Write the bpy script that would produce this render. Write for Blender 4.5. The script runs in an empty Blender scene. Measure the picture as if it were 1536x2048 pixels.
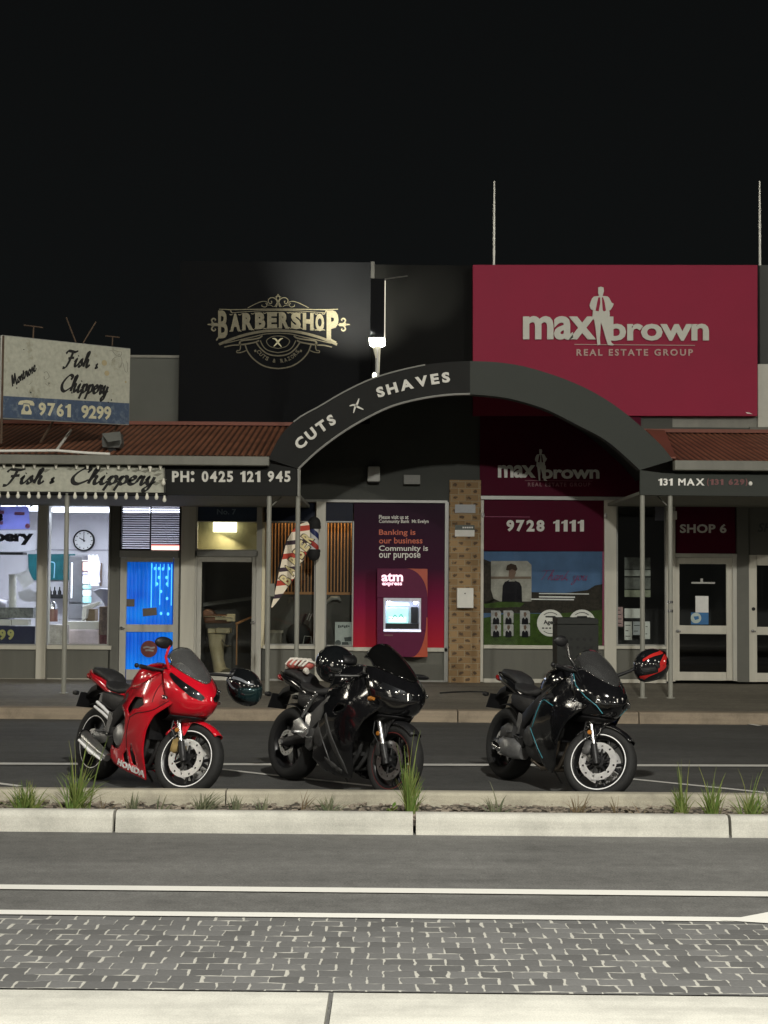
import bpy, bmesh, math, random
import numpy as np
from mathutils import Vector, Matrix, geometry
random.seed(7)
R = math.radians
SC = bpy.context.scene
COL = SC.collection
# ------------------------------------------------------------------ camera
FPX = 2958.0                      # focal length in photo pixels (photo 1536 x 2048)
CAM = Vector((0, 0, 1.80))
PITCH = math.atan((1172 - 1024) / FPX)
ROLL = R(0.45)
_r = Vector((1, 0, 0)); _f = Vector((0, math.cos(PITCH), math.sin(PITCH))); _u = _r.cross(_f)
CR = _r * math.cos(ROLL) + _u * math.sin(ROLL)
CU = _u * math.cos(ROLL) - _r * math.sin(ROLL)
CM = Matrix((CR, CU, -_f)).transposed()
cd = bpy.data.cameras.new('camera'); cam = bpy.data.objects.new('camera', cd); COL.objects.link(cam)
cd.sensor_fit = 'VERTICAL'; cd.sensor_height = 36; cd.sensor_width = 27; cd.lens = 36 * FPX / 2048
cd.clip_start = 0.05; cd.clip_end = 1000
cam.matrix_world = Matrix.Translation(CAM) @ CM.to_4x4()
SC.camera = cam
# ------------------------------------------------------------------ night sky: dark, with bright spots added behind and beside the viewer
SUN_EL, SUN_AZ = R(15), R(36)     # the low lamp light: elevation, and angle from straight behind towards the right
W = bpy.data.worlds.new('World'); SC.world = W; W.use_nodes = True
wt = W.node_tree; wt.nodes.clear()
def wn(t, **k):
    n = wt.nodes.new(t)
    for a, b in k.items(): setattr(n, a, b)
    return n
w_out = wn('ShaderNodeOutputWorld'); w_bg = wn('ShaderNodeBackground'); w_tc = wn('ShaderNodeTexCoord')
w_sky = wn('ShaderNodeTexSky', sky_type='NISHITA', sun_disc=False)
w_sky.sun_elevation = R(-6); w_sky.sun_rotation = R(180) - SUN_AZ
w_sep = wn('ShaderNodeSeparateXYZ'); wt.links.new(w_tc.outputs['Generated'], w_sep.inputs[0])
def wmath(op, a, b=None, clamp=False):
    n = wn('ShaderNodeMath', operation=op, use_clamp=clamp)
    for i, v in enumerate((a, b)):
        if v is None: continue
        if hasattr(v, 'is_output'): wt.links.new(v, n.inputs[i])
        else: n.inputs[i].default_value = v
    return n.outputs[0]
def wscale(col, fac):
    n = wn('ShaderNodeVectorMath', operation='SCALE')
    if hasattr(col, 'is_output'): wt.links.new(col, n.inputs[0])
    else: n.inputs[0].default_value = col
    if hasattr(fac, 'is_output'): wt.links.new(fac, n.inputs['Scale'])
    else: n.inputs['Scale'].default_value = fac
    return n.outputs[0]
def wadd(a, b):
    n = wn('ShaderNodeVectorMath', operation='ADD')
    wt.links.new(a, n.inputs[0])
    if hasattr(b, 'is_output'): wt.links.new(b, n.inputs[1])
    else: n.inputs[1].default_value = b
    return n.outputs[0]
back = wmath('POWER', wmath('MULTIPLY', w_sep.outputs['Y'], -1.0, True), 0.7)      # 0 ahead .. 1 straight behind
low = wmath('POWER', wmath('SUBTRACT', 1.0, wmath('ABSOLUTE', w_sep.outputs['Z']), True), 1.5)
glow = wscale((0.046, 0.045, 0.039), wmath('MULTIPLY', back, low))                  # town glow behind the viewer
tot = wadd(wadd(wscale(w_sky.outputs[0], 0.02), (0.0022, 0.0025, 0.0026)), wadd(glow, wscale((0.0036, 0.0040, 0.0039), low)))
def sky_spot(az, el, halfdeg, strength, col=(1, .93, .78)):
    """A bright spot added to the sky for fill and highlights: az from straight behind to the right, both degrees."""
    global tot
    a, e = R(az), R(el)
    d = (math.sin(a) * math.cos(e), -math.cos(a) * math.cos(e), math.sin(e))
    n = wn('ShaderNodeVectorMath', operation='DOT_PRODUCT'); wt.links.new(w_tc.outputs['Generated'], n.inputs[0]); n.inputs[1].default_value = d
    m = wn('ShaderNodeMapRange', interpolation_type='SMOOTHSTEP'); wt.links.new(n.outputs['Value'], m.inputs['Value'])
    m.inputs['From Min'].default_value = math.cos(R(halfdeg)); m.inputs['From Max'].default_value = math.cos(R(halfdeg * .55))
    tot = wadd(tot, wscale(col, wmath('MULTIPLY', m.outputs[0], strength)))
for az, el, hw, st in ((-46, 8, 8.5, 3.6), (-42, 20, 2.8, 24), (-18, 14, 2.4, 24), (8, 17, 2.4, 24), (58, 20, 2.6, 24), (-70, 22, 2.6, 24), (26, 13, 2.2, 24), (-8, 36, 2.6, 24), (38, 32, 2.6, 24), (-94, 15, 3.0, 26), (-106, 11, 2.6, 26), (-84, 27, 2.6, 22), (-118, 20, 2.6, 22), (96, 15, 2.8, 22)):  # wide first patch is added for bright brake discs, side spots for fairing highlights
    sky_spot(az, el, hw, st)
wt.links.new(tot, w_bg.inputs['Color']); w_bg.inputs['Strength'].default_value = 1.0
wt.links.new(w_bg.outputs[0], w_out.inputs['Surface'])
# ------------------------------------------------------------------ low key light, falling in from the right behind the viewer
sl = bpy.data.lights.new('sun', 'SUN'); so = bpy.data.objects.new('sun', sl); COL.objects.link(so)
sl.energy = 0.46; sl.angle = R(0.7); sl.color = (1.0, 0.955, 0.83)
_d = Vector((-math.sin(SUN_AZ) * math.cos(SUN_EL), math.cos(SUN_AZ) * math.cos(SUN_EL), -math.sin(SUN_EL)))
so.rotation_euler = _d.to_track_quat('-Z', 'Y').to_euler()
# ------------------------------------------------------------------ the street lamp over the viewer's side of the road (its post is built with the setting)
LAMP = Vector((1.6, 2.6, 9.2))
_ll = bpy.data.lights.new('street_lamp_light', 'AREA'); _lo = bpy.data.objects.new('street_lamp_light', _ll); COL.objects.link(_lo)
_ll.shape = 'DISK'; _ll.size = .42; _ll.energy = 1560; _ll.color = (1.0, .975, .895)
_lo.location = LAMP; _lo.rotation_euler = (Vector((0, 11.5, 0)) - LAMP).to_track_quat('-Z', 'Y').to_euler()
SC.view_settings.view_transform = 'Standard'; SC.view_settings.look = 'None'
SC.view_settings.exposure = 0.0; SC.view_settings.gamma = 1.0
SC.cycles.max_bounces = 8; SC.cycles.transparent_max_bounces = 16; SC.cycles.sample_clamp_indirect = 4.0
SC.cycles.use_denoising = True

# ------------------------------------------------------------------ projection helpers: a photo pixel on a plane of the street
def P(px, py, Y):
    d = CM @ Vector(((px - 768) / FPX, (1024 - py) / FPX, -1)); return CAM + d * (Y / d.y)
def G(px, py, z=0.0):
    d = CM @ Vector(((px - 768) / FPX, (1024 - py) / FPX, -1)); return CAM + d * ((z - CAM.z) / d.z)

# ------------------------------------------------------------------ materials
def nodes(name):
    m = bpy.data.materials.new(name); m.use_nodes = True
    t = m.node_tree; b = t.nodes['Principled BSDF']
    return m, t, b
def add(t, ty, **k):
    n = t.nodes.new(ty)
    for a, v in k.items(): setattr(n, a, v)
    return n
def c4(c): return (c[0], c[1], c[2], 1)
MATS = {}
def mat(name, col, rough=.5, metal=0., var=.12, scale=6., bump=0., bscale=60., coat=0., spec=.5, emit=None, es=0., streak=False):
    if name in MATS: return MATS[name]
    if name.startswith('poster_'): spec = .12
    m, t, b = nodes(name); L = t.links.new
    tc = add(t, 'ShaderNodeTexCoord')
    src = tc.outputs['Object']
    if streak:
        mp = add(t, 'ShaderNodeMapping'); mp.inputs['Scale'].default_value = (1, 1, .12); L(src, mp.inputs[0]); src = mp.outputs[0]
    n = add(t, 'ShaderNodeTexNoise'); n.inputs['Scale'].default_value = scale; n.inputs['Detail'].default_value = 6; n.inputs['Roughness'].default_value = .65
    L(src, n.inputs['Vector'])
    r = add(t, 'ShaderNodeMapRange'); r.inputs['From Min'].default_value = .3; r.inputs['From Max'].default_value = .7
    r.inputs['To Min'].default_value = 1 - var; r.inputs['To Max'].default_value = 1 + var; L(n.outputs['Fac'], r.inputs['Value'])
    s = add(t, 'ShaderNodeVectorMath', operation='SCALE'); s.inputs[0].default_value = col; L(r.outputs[0], s.inputs['Scale'])
    L(s.outputs[0], b.inputs['Base Color'])
    rr = add(t, 'ShaderNodeMapRange'); rr.inputs['To Min'].default_value = max(.02, rough * .8); rr.inputs['To Max'].default_value = min(1, rough * 1.2); L(n.outputs['Fac'], rr.inputs['Value'])
    L(rr.outputs[0], b.inputs['Roughness'])
    b.inputs['Metallic'].default_value = metal; b.inputs['Specular IOR Level'].default_value = spec
    b.inputs['Coat Weight'].default_value = coat; b.inputs['Coat Roughness'].default_value = .04
    if bump:
        n2 = add(t, 'ShaderNodeTexNoise'); n2.inputs['Scale'].default_value = bscale; n2.inputs['Detail'].default_value = 4; L(tc.outputs['Object'], n2.inputs['Vector'])
        bp = add(t, 'ShaderNodeBump'); bp.inputs['Strength'].default_value = bump; bp.inputs['Distance'].default_value = .01; L(n2.outputs['Fac'], bp.inputs['Height']); L(bp.outputs[0], b.inputs['Normal'])
    if emit is not None:
        b.inputs['Emission Color'].default_value = c4(emit); b.inputs['Emission Strength'].default_value = es
    MATS[name] = m
    return m
def glass(name, tint=(1, 1, 1), refl=.05, dark=0., haze=.05):
    """Thin pane: see-through with a weak mirror on it; dark = share of tinted film."""
    if name in MATS: return MATS[name]
    m, t, b = nodes(name); L = t.links.new; t.nodes.remove(b)
    o = t.nodes['Material Output']
    tr = add(t, 'ShaderNodeBsdfTransparent'); tr.inputs[0].default_value = c4(tint)
    gl = add(t, 'ShaderNodeBsdfGlossy'); gl.inputs['Roughness'].default_value = .03
    n = add(t, 'ShaderNodeTexNoise'); n.inputs['Scale'].default_value = 3
    fr = add(t, 'ShaderNodeFresnel'); fr.inputs[0].default_value = 1.36
    mu = add(t, 'ShaderNodeMath', operation='MULTIPLY_ADD'); L(fr.outputs[0], mu.inputs[0]); mu.inputs[1].default_value = 1.0; mu.inputs[2].default_value = refl
    mx = add(t, 'ShaderNodeMixShader'); L(mu.outputs[0], mx.inputs[0]); L(tr.outputs[0], mx.inputs[1]); L(gl.outputs[0], mx.inputs[2])
    last = mx
    if dark:
        df = add(t, 'ShaderNodeBsdfDiffuse'); cr = add(t, 'ShaderNodeMapRange'); cr.inputs['To Min'].default_value = haze * .7; cr.inputs['To Max'].default_value = haze * 1.3
        L(n.outputs['Fac'], cr.inputs['Value']); L(cr.outputs[0], df.inputs[0])
        m2 = add(t, 'ShaderNodeMixShader'); m2.inputs[0].default_value = dark; L(tr.outputs[0], m2.inputs[1]); L(df.outputs[0], m2.inputs[2]); L(m2.outputs[0], mx.inputs[1])
    L(last.outputs[0], o.inputs['Surface'])
    MATS[name] = m
    return m

def sheer(name, col, share=.6):
    """Paper or film that also lets light through from behind."""
    if name in MATS: return MATS[name]
    m, t, b = nodes(name); L = t.links.new; tc = add(t, 'ShaderNodeTexCoord'); n = add(t, 'ShaderNodeTexNoise'); n.inputs['Scale'].default_value = 5; n.inputs['Detail'].default_value = 5; L(tc.outputs['Object'], n.inputs['Vector'])
    r = add(t, 'ShaderNodeMapRange'); r.inputs['To Min'].default_value = .85; r.inputs['To Max'].default_value = 1.15; L(n.outputs['Fac'], r.inputs['Value'])
    s = add(t, 'ShaderNodeVectorMath', operation='SCALE'); s.inputs[0].default_value = col; L(r.outputs[0], s.inputs['Scale']); L(s.outputs[0], b.inputs['Base Color']); b.inputs['Roughness'].default_value = .7
    tl = add(t, 'ShaderNodeBsdfTranslucent'); L(s.outputs[0], tl.inputs[0]); mx = add(t, 'ShaderNodeMixShader'); mx.inputs[0].default_value = share; L(b.outputs[0], mx.inputs[1]); L(tl.outputs[0], mx.inputs[2]); L(mx.outputs[0], t.nodes['Material Output'].inputs['Surface'])
    MATS[name] = m; return m
# ------------------------------------------------------------------ objects
LOC = {}
def tag(o, label=None, cat=None, group=None, kind=None):
    if label: o['label'] = label
    if cat: o['category'] = cat
    if group: o['group'] = group
    if kind: o['kind'] = kind
    return o
def thing(name, label, cat, loc, group=None):
    o = bpy.data.objects.new(name, None); COL.objects.link(o); o.location = loc; o.empty_display_size = .2
    LOC[o.name] = Vector(loc); return tag(o, label, cat, group)

SPLIT = {'white_text', 'orange_text', 'wall', 'riser', 'base_strip', 'sill', 'frame', 'jamb', 'sign_band', 'support_leg', 'edge_trim', 'orange_panel', 'tail_fairing_', 'ink_spot_', 'upright'}
class MB:
    """Collects shapes; build() links them as ONE mesh object."""
    def __init__(s): s.v = []; s.f = []; s.m = []; s.M = Matrix.Identity(4); s.mi = 0; s.cut = []
    def add(s, vs, fs, M=None):
        s.cut.append((len(s.v), len(s.f))); n = len(s.v); T = s.M if M is None else s.M @ M
        s.v += [T @ Vector(p) for p in vs]; s.f += [[i + n for i in f] for f in fs]; s.m += [s.mi] * len(fs)
        return s
    def box(s, a, b, M=None):
        (x0, y0, z0), (x1, y1, z1) = a, b
        vs = [(x0, y0, z0), (x1, y0, z0), (x1, y1, z0), (x0, y1, z0), (x0, y0, z1), (x1, y0, z1), (x1, y1, z1), (x0, y1, z1)]
        return s.add(vs, [(0, 3, 2, 1), (4, 5, 6, 7), (0, 1, 5, 4), (1, 2, 6, 5), (2, 3, 7, 6), (3, 0, 4, 7)], M)
    def fb(s, x0, y0, x1, y1, Y, d):
        """Facade box: photo-pixel rectangle on plane Y, going back by d."""
        cx, cy = (x0 + x1) / 2, (y0 + y1) / 2
        return s.box((P(x0, cy, Y).x, Y, P(cx, y1, Y).z), (P(x1, cy, Y).x, Y + d, P(cx, y0, Y).z))
    def frame(s, x0, y0, x1, y1, Y, d, t):
        s.fb(x0, y0, x0 + t, y1, Y, d); s.fb(x1 - t, y0, x1, y1, Y, d)
        s.fb(x0 + t, y0, x1 - t, y0 + t, Y, d); s.fb(x0 + t, y1 - t, x1 - t, y1, Y, d); return s
    def prism(s, poly, d, M=None):
        """poly: list of 3D points (front); d: vector to the back."""
        n = len(poly); d = Vector(d); vs = [Vector(p) for p in poly] + [Vector(p) + d for p in poly]
        fs = [tuple(range(n)), tuple(reversed(range(n, 2 * n)))] + [(i, i + n, (i + 1) % n + n, (i + 1) % n) for i in range(n)]
        return s.add(vs, fs, M)
    def pp(s, poly, Y, d):
        return s.prism([P(x, y, Y) for x, y in poly], (0, d, 0))
    def tube(s, pts, r, n=10, M=None, cap=True):
        pts = [Vector(p) for p in pts]; k = len(pts); rs = r if isinstance(r, (list, tuple)) else [r] * k
        vs = []; fs = []; up = None
        for i, p in enumerate(pts):
            t = (pts[min(i + 1, k - 1)] - pts[max(i - 1, 0)]).normalized()
            if up is None: up = t.orthogonal().normalized()
            up = (up - t * up.dot(t)); up = up.normalized() if up.length > 1e-6 else t.orthogonal().normalized()
            w = t.cross(up)
            for j in range(n):
                a = 2 * math.pi * j / n; vs.append(p + (up * math.cos(a) + w * math.sin(a)) * rs[i])
        for i in range(k - 1):
            for j in range(n):
                fs.append((i * n + j, i * n + (j + 1) % n, (i + 1) * n + (j + 1) % n, (i + 1) * n + j))
        if cap: fs += [tuple(reversed(range(n))), tuple(range((k - 1) * n, k * n))]
        return s.add(vs, fs, M)
    def lathe(s, prof, n=32, M=None, closed=False, axis='y'):
        """prof: (h, r) pairs turned about an axis."""
        vs = []; fs = []; k = len(prof)
        for j in range(n):
            a = 2 * math.pi * j / n; c, q = math.cos(a), math.sin(a)
            for h, r in prof:
                vs.append((r * c, h, r * q) if axis == 'y' else ((r * c, r * q, h) if axis == 'z' else (h, r * c, r * q)))
        e = k if closed else k - 1
        for j in range(n):
            for i in range(e):
                a0, a1 = j * k + i, j * k + (i + 1) % k; b0, b1 = ((j + 1) % n) * k + i, ((j + 1) % n) * k + (i + 1) % k
                fs.append((a0, a1, b1, b0) if axis != 'z' else (a0, b0, b1, a1))
        return s.add(vs, fs, M)
    def grid(s, fn, nu, nv, M=None, flip=False, closed_u=False):
        vs = [fn(i / nu, j / nv) for j in range(nv + 1) for i in range(nu + (0 if closed_u else 1))]
        w = nu if closed_u else nu + 1; fs = []
        for j in range(nv):
            for i in range(nu):
                q = (j * w + i, j * w + (i + 1) % w if closed_u else j * w + i + 1, (j + 1) * w + ((i + 1) % w if closed_u else i + 1), (j + 1) * w + i)
                fs.append(tuple(reversed(q)) if flip else q)
        return s.add(vs, fs, M)
    def ell(s, c, r, n=14, m=9, M=None):
        c = Vector(c)
        return s.grid(lambda u, v: c + Vector((r[0] * math.cos(u * 2 * math.pi) * math.sin(v * math.pi), r[1] * math.sin(u * 2 * math.pi) * math.sin(v * math.pi), -r[2] * math.cos(v * math.pi))), n, m, M, closed_u=True)
    def secs(s, st, n=20, p=2.4, M=None):
        """Body lofted along x: stations (x, zbottom, ztop, halfwidth[, ycentre])."""
        vs = []; fs = []
        for q in st:
            x, zb, zt, hw = q[:4]; yc = q[4] if len(q) > 4 else 0; zc, hh = (zb + zt) / 2, (zt - zb) / 2
            for j in range(n):
                a = 2 * math.pi * j / n; c, d = math.cos(a), math.sin(a)
                vs.append((x, yc + hw * math.copysign(abs(c) ** (2 / p), c), zc + hh * math.copysign(abs(d) ** (2 / p), d)))
        k = len(st)
        for i in range(k - 1):
            for j in range(n): fs.append((i * n + j, i * n + (j + 1) % n, (i + 1) * n + (j + 1) % n, (i + 1) * n + j))
        fs += [tuple(range(n)), tuple(reversed(range((k - 1) * n, k * n)))]
        return s.add(vs, fs, M)
    def build(s, name, mats, parent=None, smooth=None, bevel=0., solid=0., sub=0, label=None, cat=None, group=None, kind=None):
        if parent is not None and name in SPLIT and len(s.cut) > 1:      # every separate piece is a part of its own
            for (v0, f0), (v1, f1) in zip(s.cut, s.cut[1:] + [(len(s.v), len(s.f))]):
                q = MB(); q.add(s.v[v0:v1], [[i - v0 for i in f] for f in s.f[f0:f1]]); o = q.build(name, mats, parent, smooth, bevel, solid, sub, label, cat, group, kind)
            return o
        if not isinstance(mats, (list, tuple)): mats = [mats]
        if parent is None:
            a = np.array([tuple(p) for p in s.v]); lo, hi = a.min(0), a.max(0); off = Vector(((lo[0] + hi[0]) / 2, (lo[1] + hi[1]) / 2, lo[2]))
        else: off = LOC[parent.name]
        me = bpy.data.meshes.new(name); me.from_pydata([tuple(p - off) for p in s.v], [], s.f); 
        for m in mats: me.materials.append(m)
        if len(mats) > 1: me.polygons.foreach_set('material_index', s.m)
        me.update()
        if smooth is not None: me.shade_smooth(); me.set_sharp_from_angle(angle=R(smooth))
        o = bpy.data.objects.new(name, me); COL.objects.link(o)
        if parent is None: o.location = off
        else: o.parent = parent
        LOC[o.name] = off
        if bevel:
            b = o.modifiers.new('bevel', 'BEVEL'); b.width = bevel; b.segments = 2; b.limit_method = 'ANGLE'; b.angle_limit = R(40)
        if sub:
            q = o.modifiers.new('subdivision', 'SUBSURF'); q.levels = sub; q.render_levels = sub
        if solid:
            q = o.modifiers.new('solidify', 'SOLIDIFY'); q.thickness = solid; q.offset = -1
        return tag(o, label, cat, group, kind)

def quick(name, mats, label, cat, fn, group=None, kind=None, **k):
    b = MB(); fn(b); return b.build(name, mats, None, label=label, cat=cat, group=group, kind=kind, **k)

# ------------------------------------------------------------------ lettering
_tc = {}
def text2d(s, bold=0., spacing=1., shear=0., res=3):
    key = (s, bold, spacing, shear)
    if key in _tc: return _tc[key]
    if '1' in s and len(s) > 1:          # the font's 1 is a bare bar: set these words letter by letter with a flagged 1
        vs, fs, rim, x = [], [], [], 0.
        for ch in s:
            if ch == ' ': x += .42; continue
            if ch == '1':
                t = .17 + bold * 1.6; o = [(.0, .50), (.0, .62), (.13, .66), (.20, .74), (.20 + t * .75, .74), (.20 + t * .75, 0), (.20 - t * .25, 0), (.20 - t * .25, .54)]
                g, gf, w = o, [tuple(range(8))], .20 + t * .75
                gr = [(i, (i + 1) % 8) for i in range(8)]
            elif ch in '()': gv, gf, gr, a = text2d(ch, bold); g = [(u * .20, v * .95 - .14) for u, v in gv]; w = .20
            else: gv, gf, gr, a = text2d(ch, bold); g = [(u * a * .74, v * .74) for u, v in gv]; w = a * .74
            n = len(vs); vs += [(px + x, py) for px, py in g]; fs += [tuple(i + n for i in f) for f in gf]; rim += [(i + n, j + n) for i, j in gr]; x += w + .11 * spacing
        a = np.array(vs); lo, hi = a.min(0), a.max(0)
        _tc[key] = ([((px - lo[0]) / (hi[0] - lo[0]), (py - lo[1]) / (hi[1] - lo[1])) for px, py in vs], fs, rim, (hi[0] - lo[0]) / (hi[1] - lo[1])); return _tc[key]
    cu = bpy.data.curves.new('lettering', 'FONT'); cu.body = s; cu.size = 1; cu.offset = bold; cu.space_character = spacing; cu.shear = shear; cu.resolution_u = res
    ob = bpy.data.objects.new('lettering', cu); COL.objects.link(ob)
    dg = bpy.context.evaluated_depsgraph_get(); me = bpy.data.meshes.new_from_object(ob.evaluated_get(dg))
    vs = [(v.co.x, v.co.y) for v in me.vertices]; fs = [tuple(p.vertices) for p in me.polygons]
    ed = {}
    for f in fs:
        for i in range(len(f)):
            e = (f[i], f[(i + 1) % len(f)]); ed[e] = 1
    rim = [e for e in ed if (e[1], e[0]) not in ed]
    bpy.data.objects.remove(ob); bpy.data.curves.remove(cu); bpy.data.meshes.remove(me)
    a = np.array(vs); lo, hi = a.min(0), a.max(0)
    vs = [((x - lo[0]) / (hi[0] - lo[0]), (y - lo[1]) / (hi[1] - lo[1])) for x, y in vs]
    _tc[key] = (vs, fs, rim, (hi[0] - lo[0]) / (hi[1] - lo[1])); return _tc[key]
def put_text(mb, s, fn, d, **k):
    """Text mapped from the unit square by fn(u, v) -> 3D point; d = vector to the back (thickness)."""
    vs, fs, rim, asp = text2d(s, **k); n = len(vs); d = Vector(d)
    f = [fn(u, v) for u, v in vs]
    mb.add(f + [p + d for p in f], [tuple(q) for q in fs] + [(a, a + n, b + n, b) for a, b in rim])
def text_px(mb, s, x0, y0, x1, y1, Y, d=.01, **k):
    A, B, C = P(x0, y1, Y), P(x1, y1, Y), P(x0, y0, Y)
    put_text(mb, s, lambda u, v: A + (B - A) * u + (C - A) * v, (0, d, 0), **k)

def catmull(pts, n=6, closed=False):
    pts = [Vector(p) for p in pts]; k = len(pts); out = []
    rng = range(k) if closed else range(k - 1)
    for i in rng:
        if closed: p0, p1, p2, p3 = pts[i - 1], pts[i], pts[(i + 1) % k], pts[(i + 2) % k]
        else: p0, p1, p2, p3 = pts[max(i - 1, 0)], pts[i], pts[i + 1], pts[min(i + 2, k - 1)]
        for j in range(n):
            t = j / n
            out.append(.5 * ((2 * p1) + (p2 - p0) * t + (2 * p0 - 5 * p1 + 4 * p2 - p3) * t * t + (3 * p1 - p0 - 3 * p2 + p3) * t ** 3))
    if not closed: out.append(pts[-1])
    return out
def stroke(mb, pts, w, fn, lift, nib=None, n=6, taper=False):
    """Brush stroke: 2D polyline -> ribbon mapped by fn(x, y, lift)."""
    q = catmull([(p[0], p[1], 0) for p in pts], n); k = len(q); vs = []; fs = []
    for i, p in enumerate(q):
        t = (q[min(i + 1, k - 1)] - q[max(i - 1, 0)]); t = t.normalized() if t.length > 1e-9 else Vector((1, 0, 0))
        ww = w
        if nib is not None: ww = w * (.38 + .62 * abs(math.sin(math.atan2(t.y, t.x) - nib)))
        if taper: ww *= (.25 + .75 * math.sin(math.pi * min(1, (i + .6) / k)))
        nrm = Vector((-t.y, t.x, 0)) * (ww / 2)
        vs += [fn(p.x + nrm.x, p.y + nrm.y, lift), fn(p.x - nrm.x, p.y - nrm.y, lift)]
    for i in range(k - 1): fs.append((2 * i, 2 * i + 1, 2 * i + 3, 2 * i + 2))
    mb.add(vs, fs)
SCRIPT = {
 'F': (1.25, [[(-.25, 1.55), (.0, 1.95), (.5, 1.95), (1.0, 1.9), (1.45, 2.1)], [(.72, 1.9), (.6, 1.2), (.35, .3), (.05, -.3), (-.35, -.35)], [(.2, .95), (.6, 1.05), (1.05, 1.12)]]),
 'i': (.62, [[(.0, .5), (.25, 1.0), (.14, .4), (.2, .04), (.42, .05), (.65, .4)], [(.36, 1.38), (.42, 1.48)]]),
 's': (.72, [[(0, .3), (.38, 1.02), (.42, .7), (.5, .3), (.3, .0), (.05, .12)], [(.42, .1), (.72, .4)]]),
 'h': (.98, [[(0, .35), (.42, 1.2), (.6, 1.95), (.4, 2.0), (.26, 1.1), (.08, 0)], [(.14, .4), (.4, .95), (.62, .9), (.55, .4), (.62, .04), (.82, .08), (1.0, .4)]]),
 'C': (1.3, [[(1.1, 1.5), (1.25, 1.95), (.85, 2.1), (.35, 1.6), (.0, .85), (.1, .2), (.5, -.05), (.95, .2), (1.3, .5)]]),
 'p': (.88, [[(0, .5), (.25, 1.05), (.12, .1), (-.12, -.9)], [(.15, .45), (.45, 1.0), (.7, .85), (.64, .3), (.4, 0), (.2, .12)], [(.5, .05), (.9, .4)]]),
 'e': (.7, [[(0, .4), (.4, .6), (.5, .9), (.3, 1.02), (.1, .7), (.1, .2), (.3, 0), (.55, .1), (.72, .4)]]),
 'r': (.72, [[(0, .3), (.2, 1.08), (.27, .92), (.48, .98), (.42, .5), (.42, .1), (.55, 0), (.75, .35)]]),
 'y': (.8, [[(0, .5), (.2, 1.02), (.14, .4), (.3, .04), (.5, .25), (.66, 1.0)], [(.66, 1.0), (.56, .2), (.35, -.7), (.1, -.9), (.02, -.6), (.4, -.1), (.85, .4)]]),
 '&': (.9, [[(.75, .05), (.2, .85), (.4, 1.1), (.5, .9), (.1, .3), (.2, 0), (.5, .1), (.7, .5)]]),
 'M': (1.45, [[(0, 0), (.3, 1.9), (.42, 1.9), (.5, .4), (1.0, 1.9), (1.12, 1.9), (1.05, .2), (1.25, 0), (1.45, .3)]]),
 'o': (.75, [[(.4, 1), (.1, .7), (.1, .2), (.35, 0), (.6, .3), (.55, .8), (.38, 1), (.6, .78), (.8, .85)]]),
 'n': (.8, [[(0, 0), (.15, 1), (.15, .5), (.4, 1), (.55, .8), (.5, .2), (.6, 0), (.82, .3)]]),
 't': (.6, [[(.3, 1.6), (.15, .4), (.25, 0), (.6, .3)], [(-.05, 1.05), (.5, 1.1)]]),
 'T': (1.2, [[(-.1, 1.7), (.2, 2.0), (.8, 1.9), (1.4, 2.05)], [(.7, 1.9), (.5, .8), (.2, 0)]]),
 'a': (.75, [[(.55, .95), (.2, .9), (.05, .3), (.25, 0), (.5, .4), (.6, 1)], [(.6, 1), (.5, .2), (.6, 0), (.78, .3)]]),
 'k': (.85, [[(.5, 1.9), (.2, 1.0), (.05, 0)], [(.6, .95), (.15, .5), (.45, .3), (.6, 0), (.85, .2)]]),
 'u': (.8, [[(0, .6), (.2, 1), (.12, .3), (.3, 0), (.55, .4), (.65, 1)], [(.65, 1), (.55, .2), (.65, 0), (.82, .3)]]),
 ' ': (.7, []),
}
def script_width(s): return sum(SCRIPT[c][0] for c in s)
def put_script(mb, s, org, ux, uy, nrm, h, pen=.22, slant=.22, sx=1., nib=R(38)):
    """Brush-script words: org = baseline start, ux/uy unit vectors on the board, nrm towards the viewer, h = x-height."""
    x = 0; k = 0
    for c in s:
        w, st = SCRIPT[c]
        for q in st:
            lift = .004 + .0004 * (k % 9); k += 1
            stroke(mb, [((x + a) * sx, b) for a, b in q], pen, lambda px, py, l: org + ux * ((px + slant * py) * h) + uy * (py * h) + nrm * l, lift, nib)
        x += w
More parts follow.
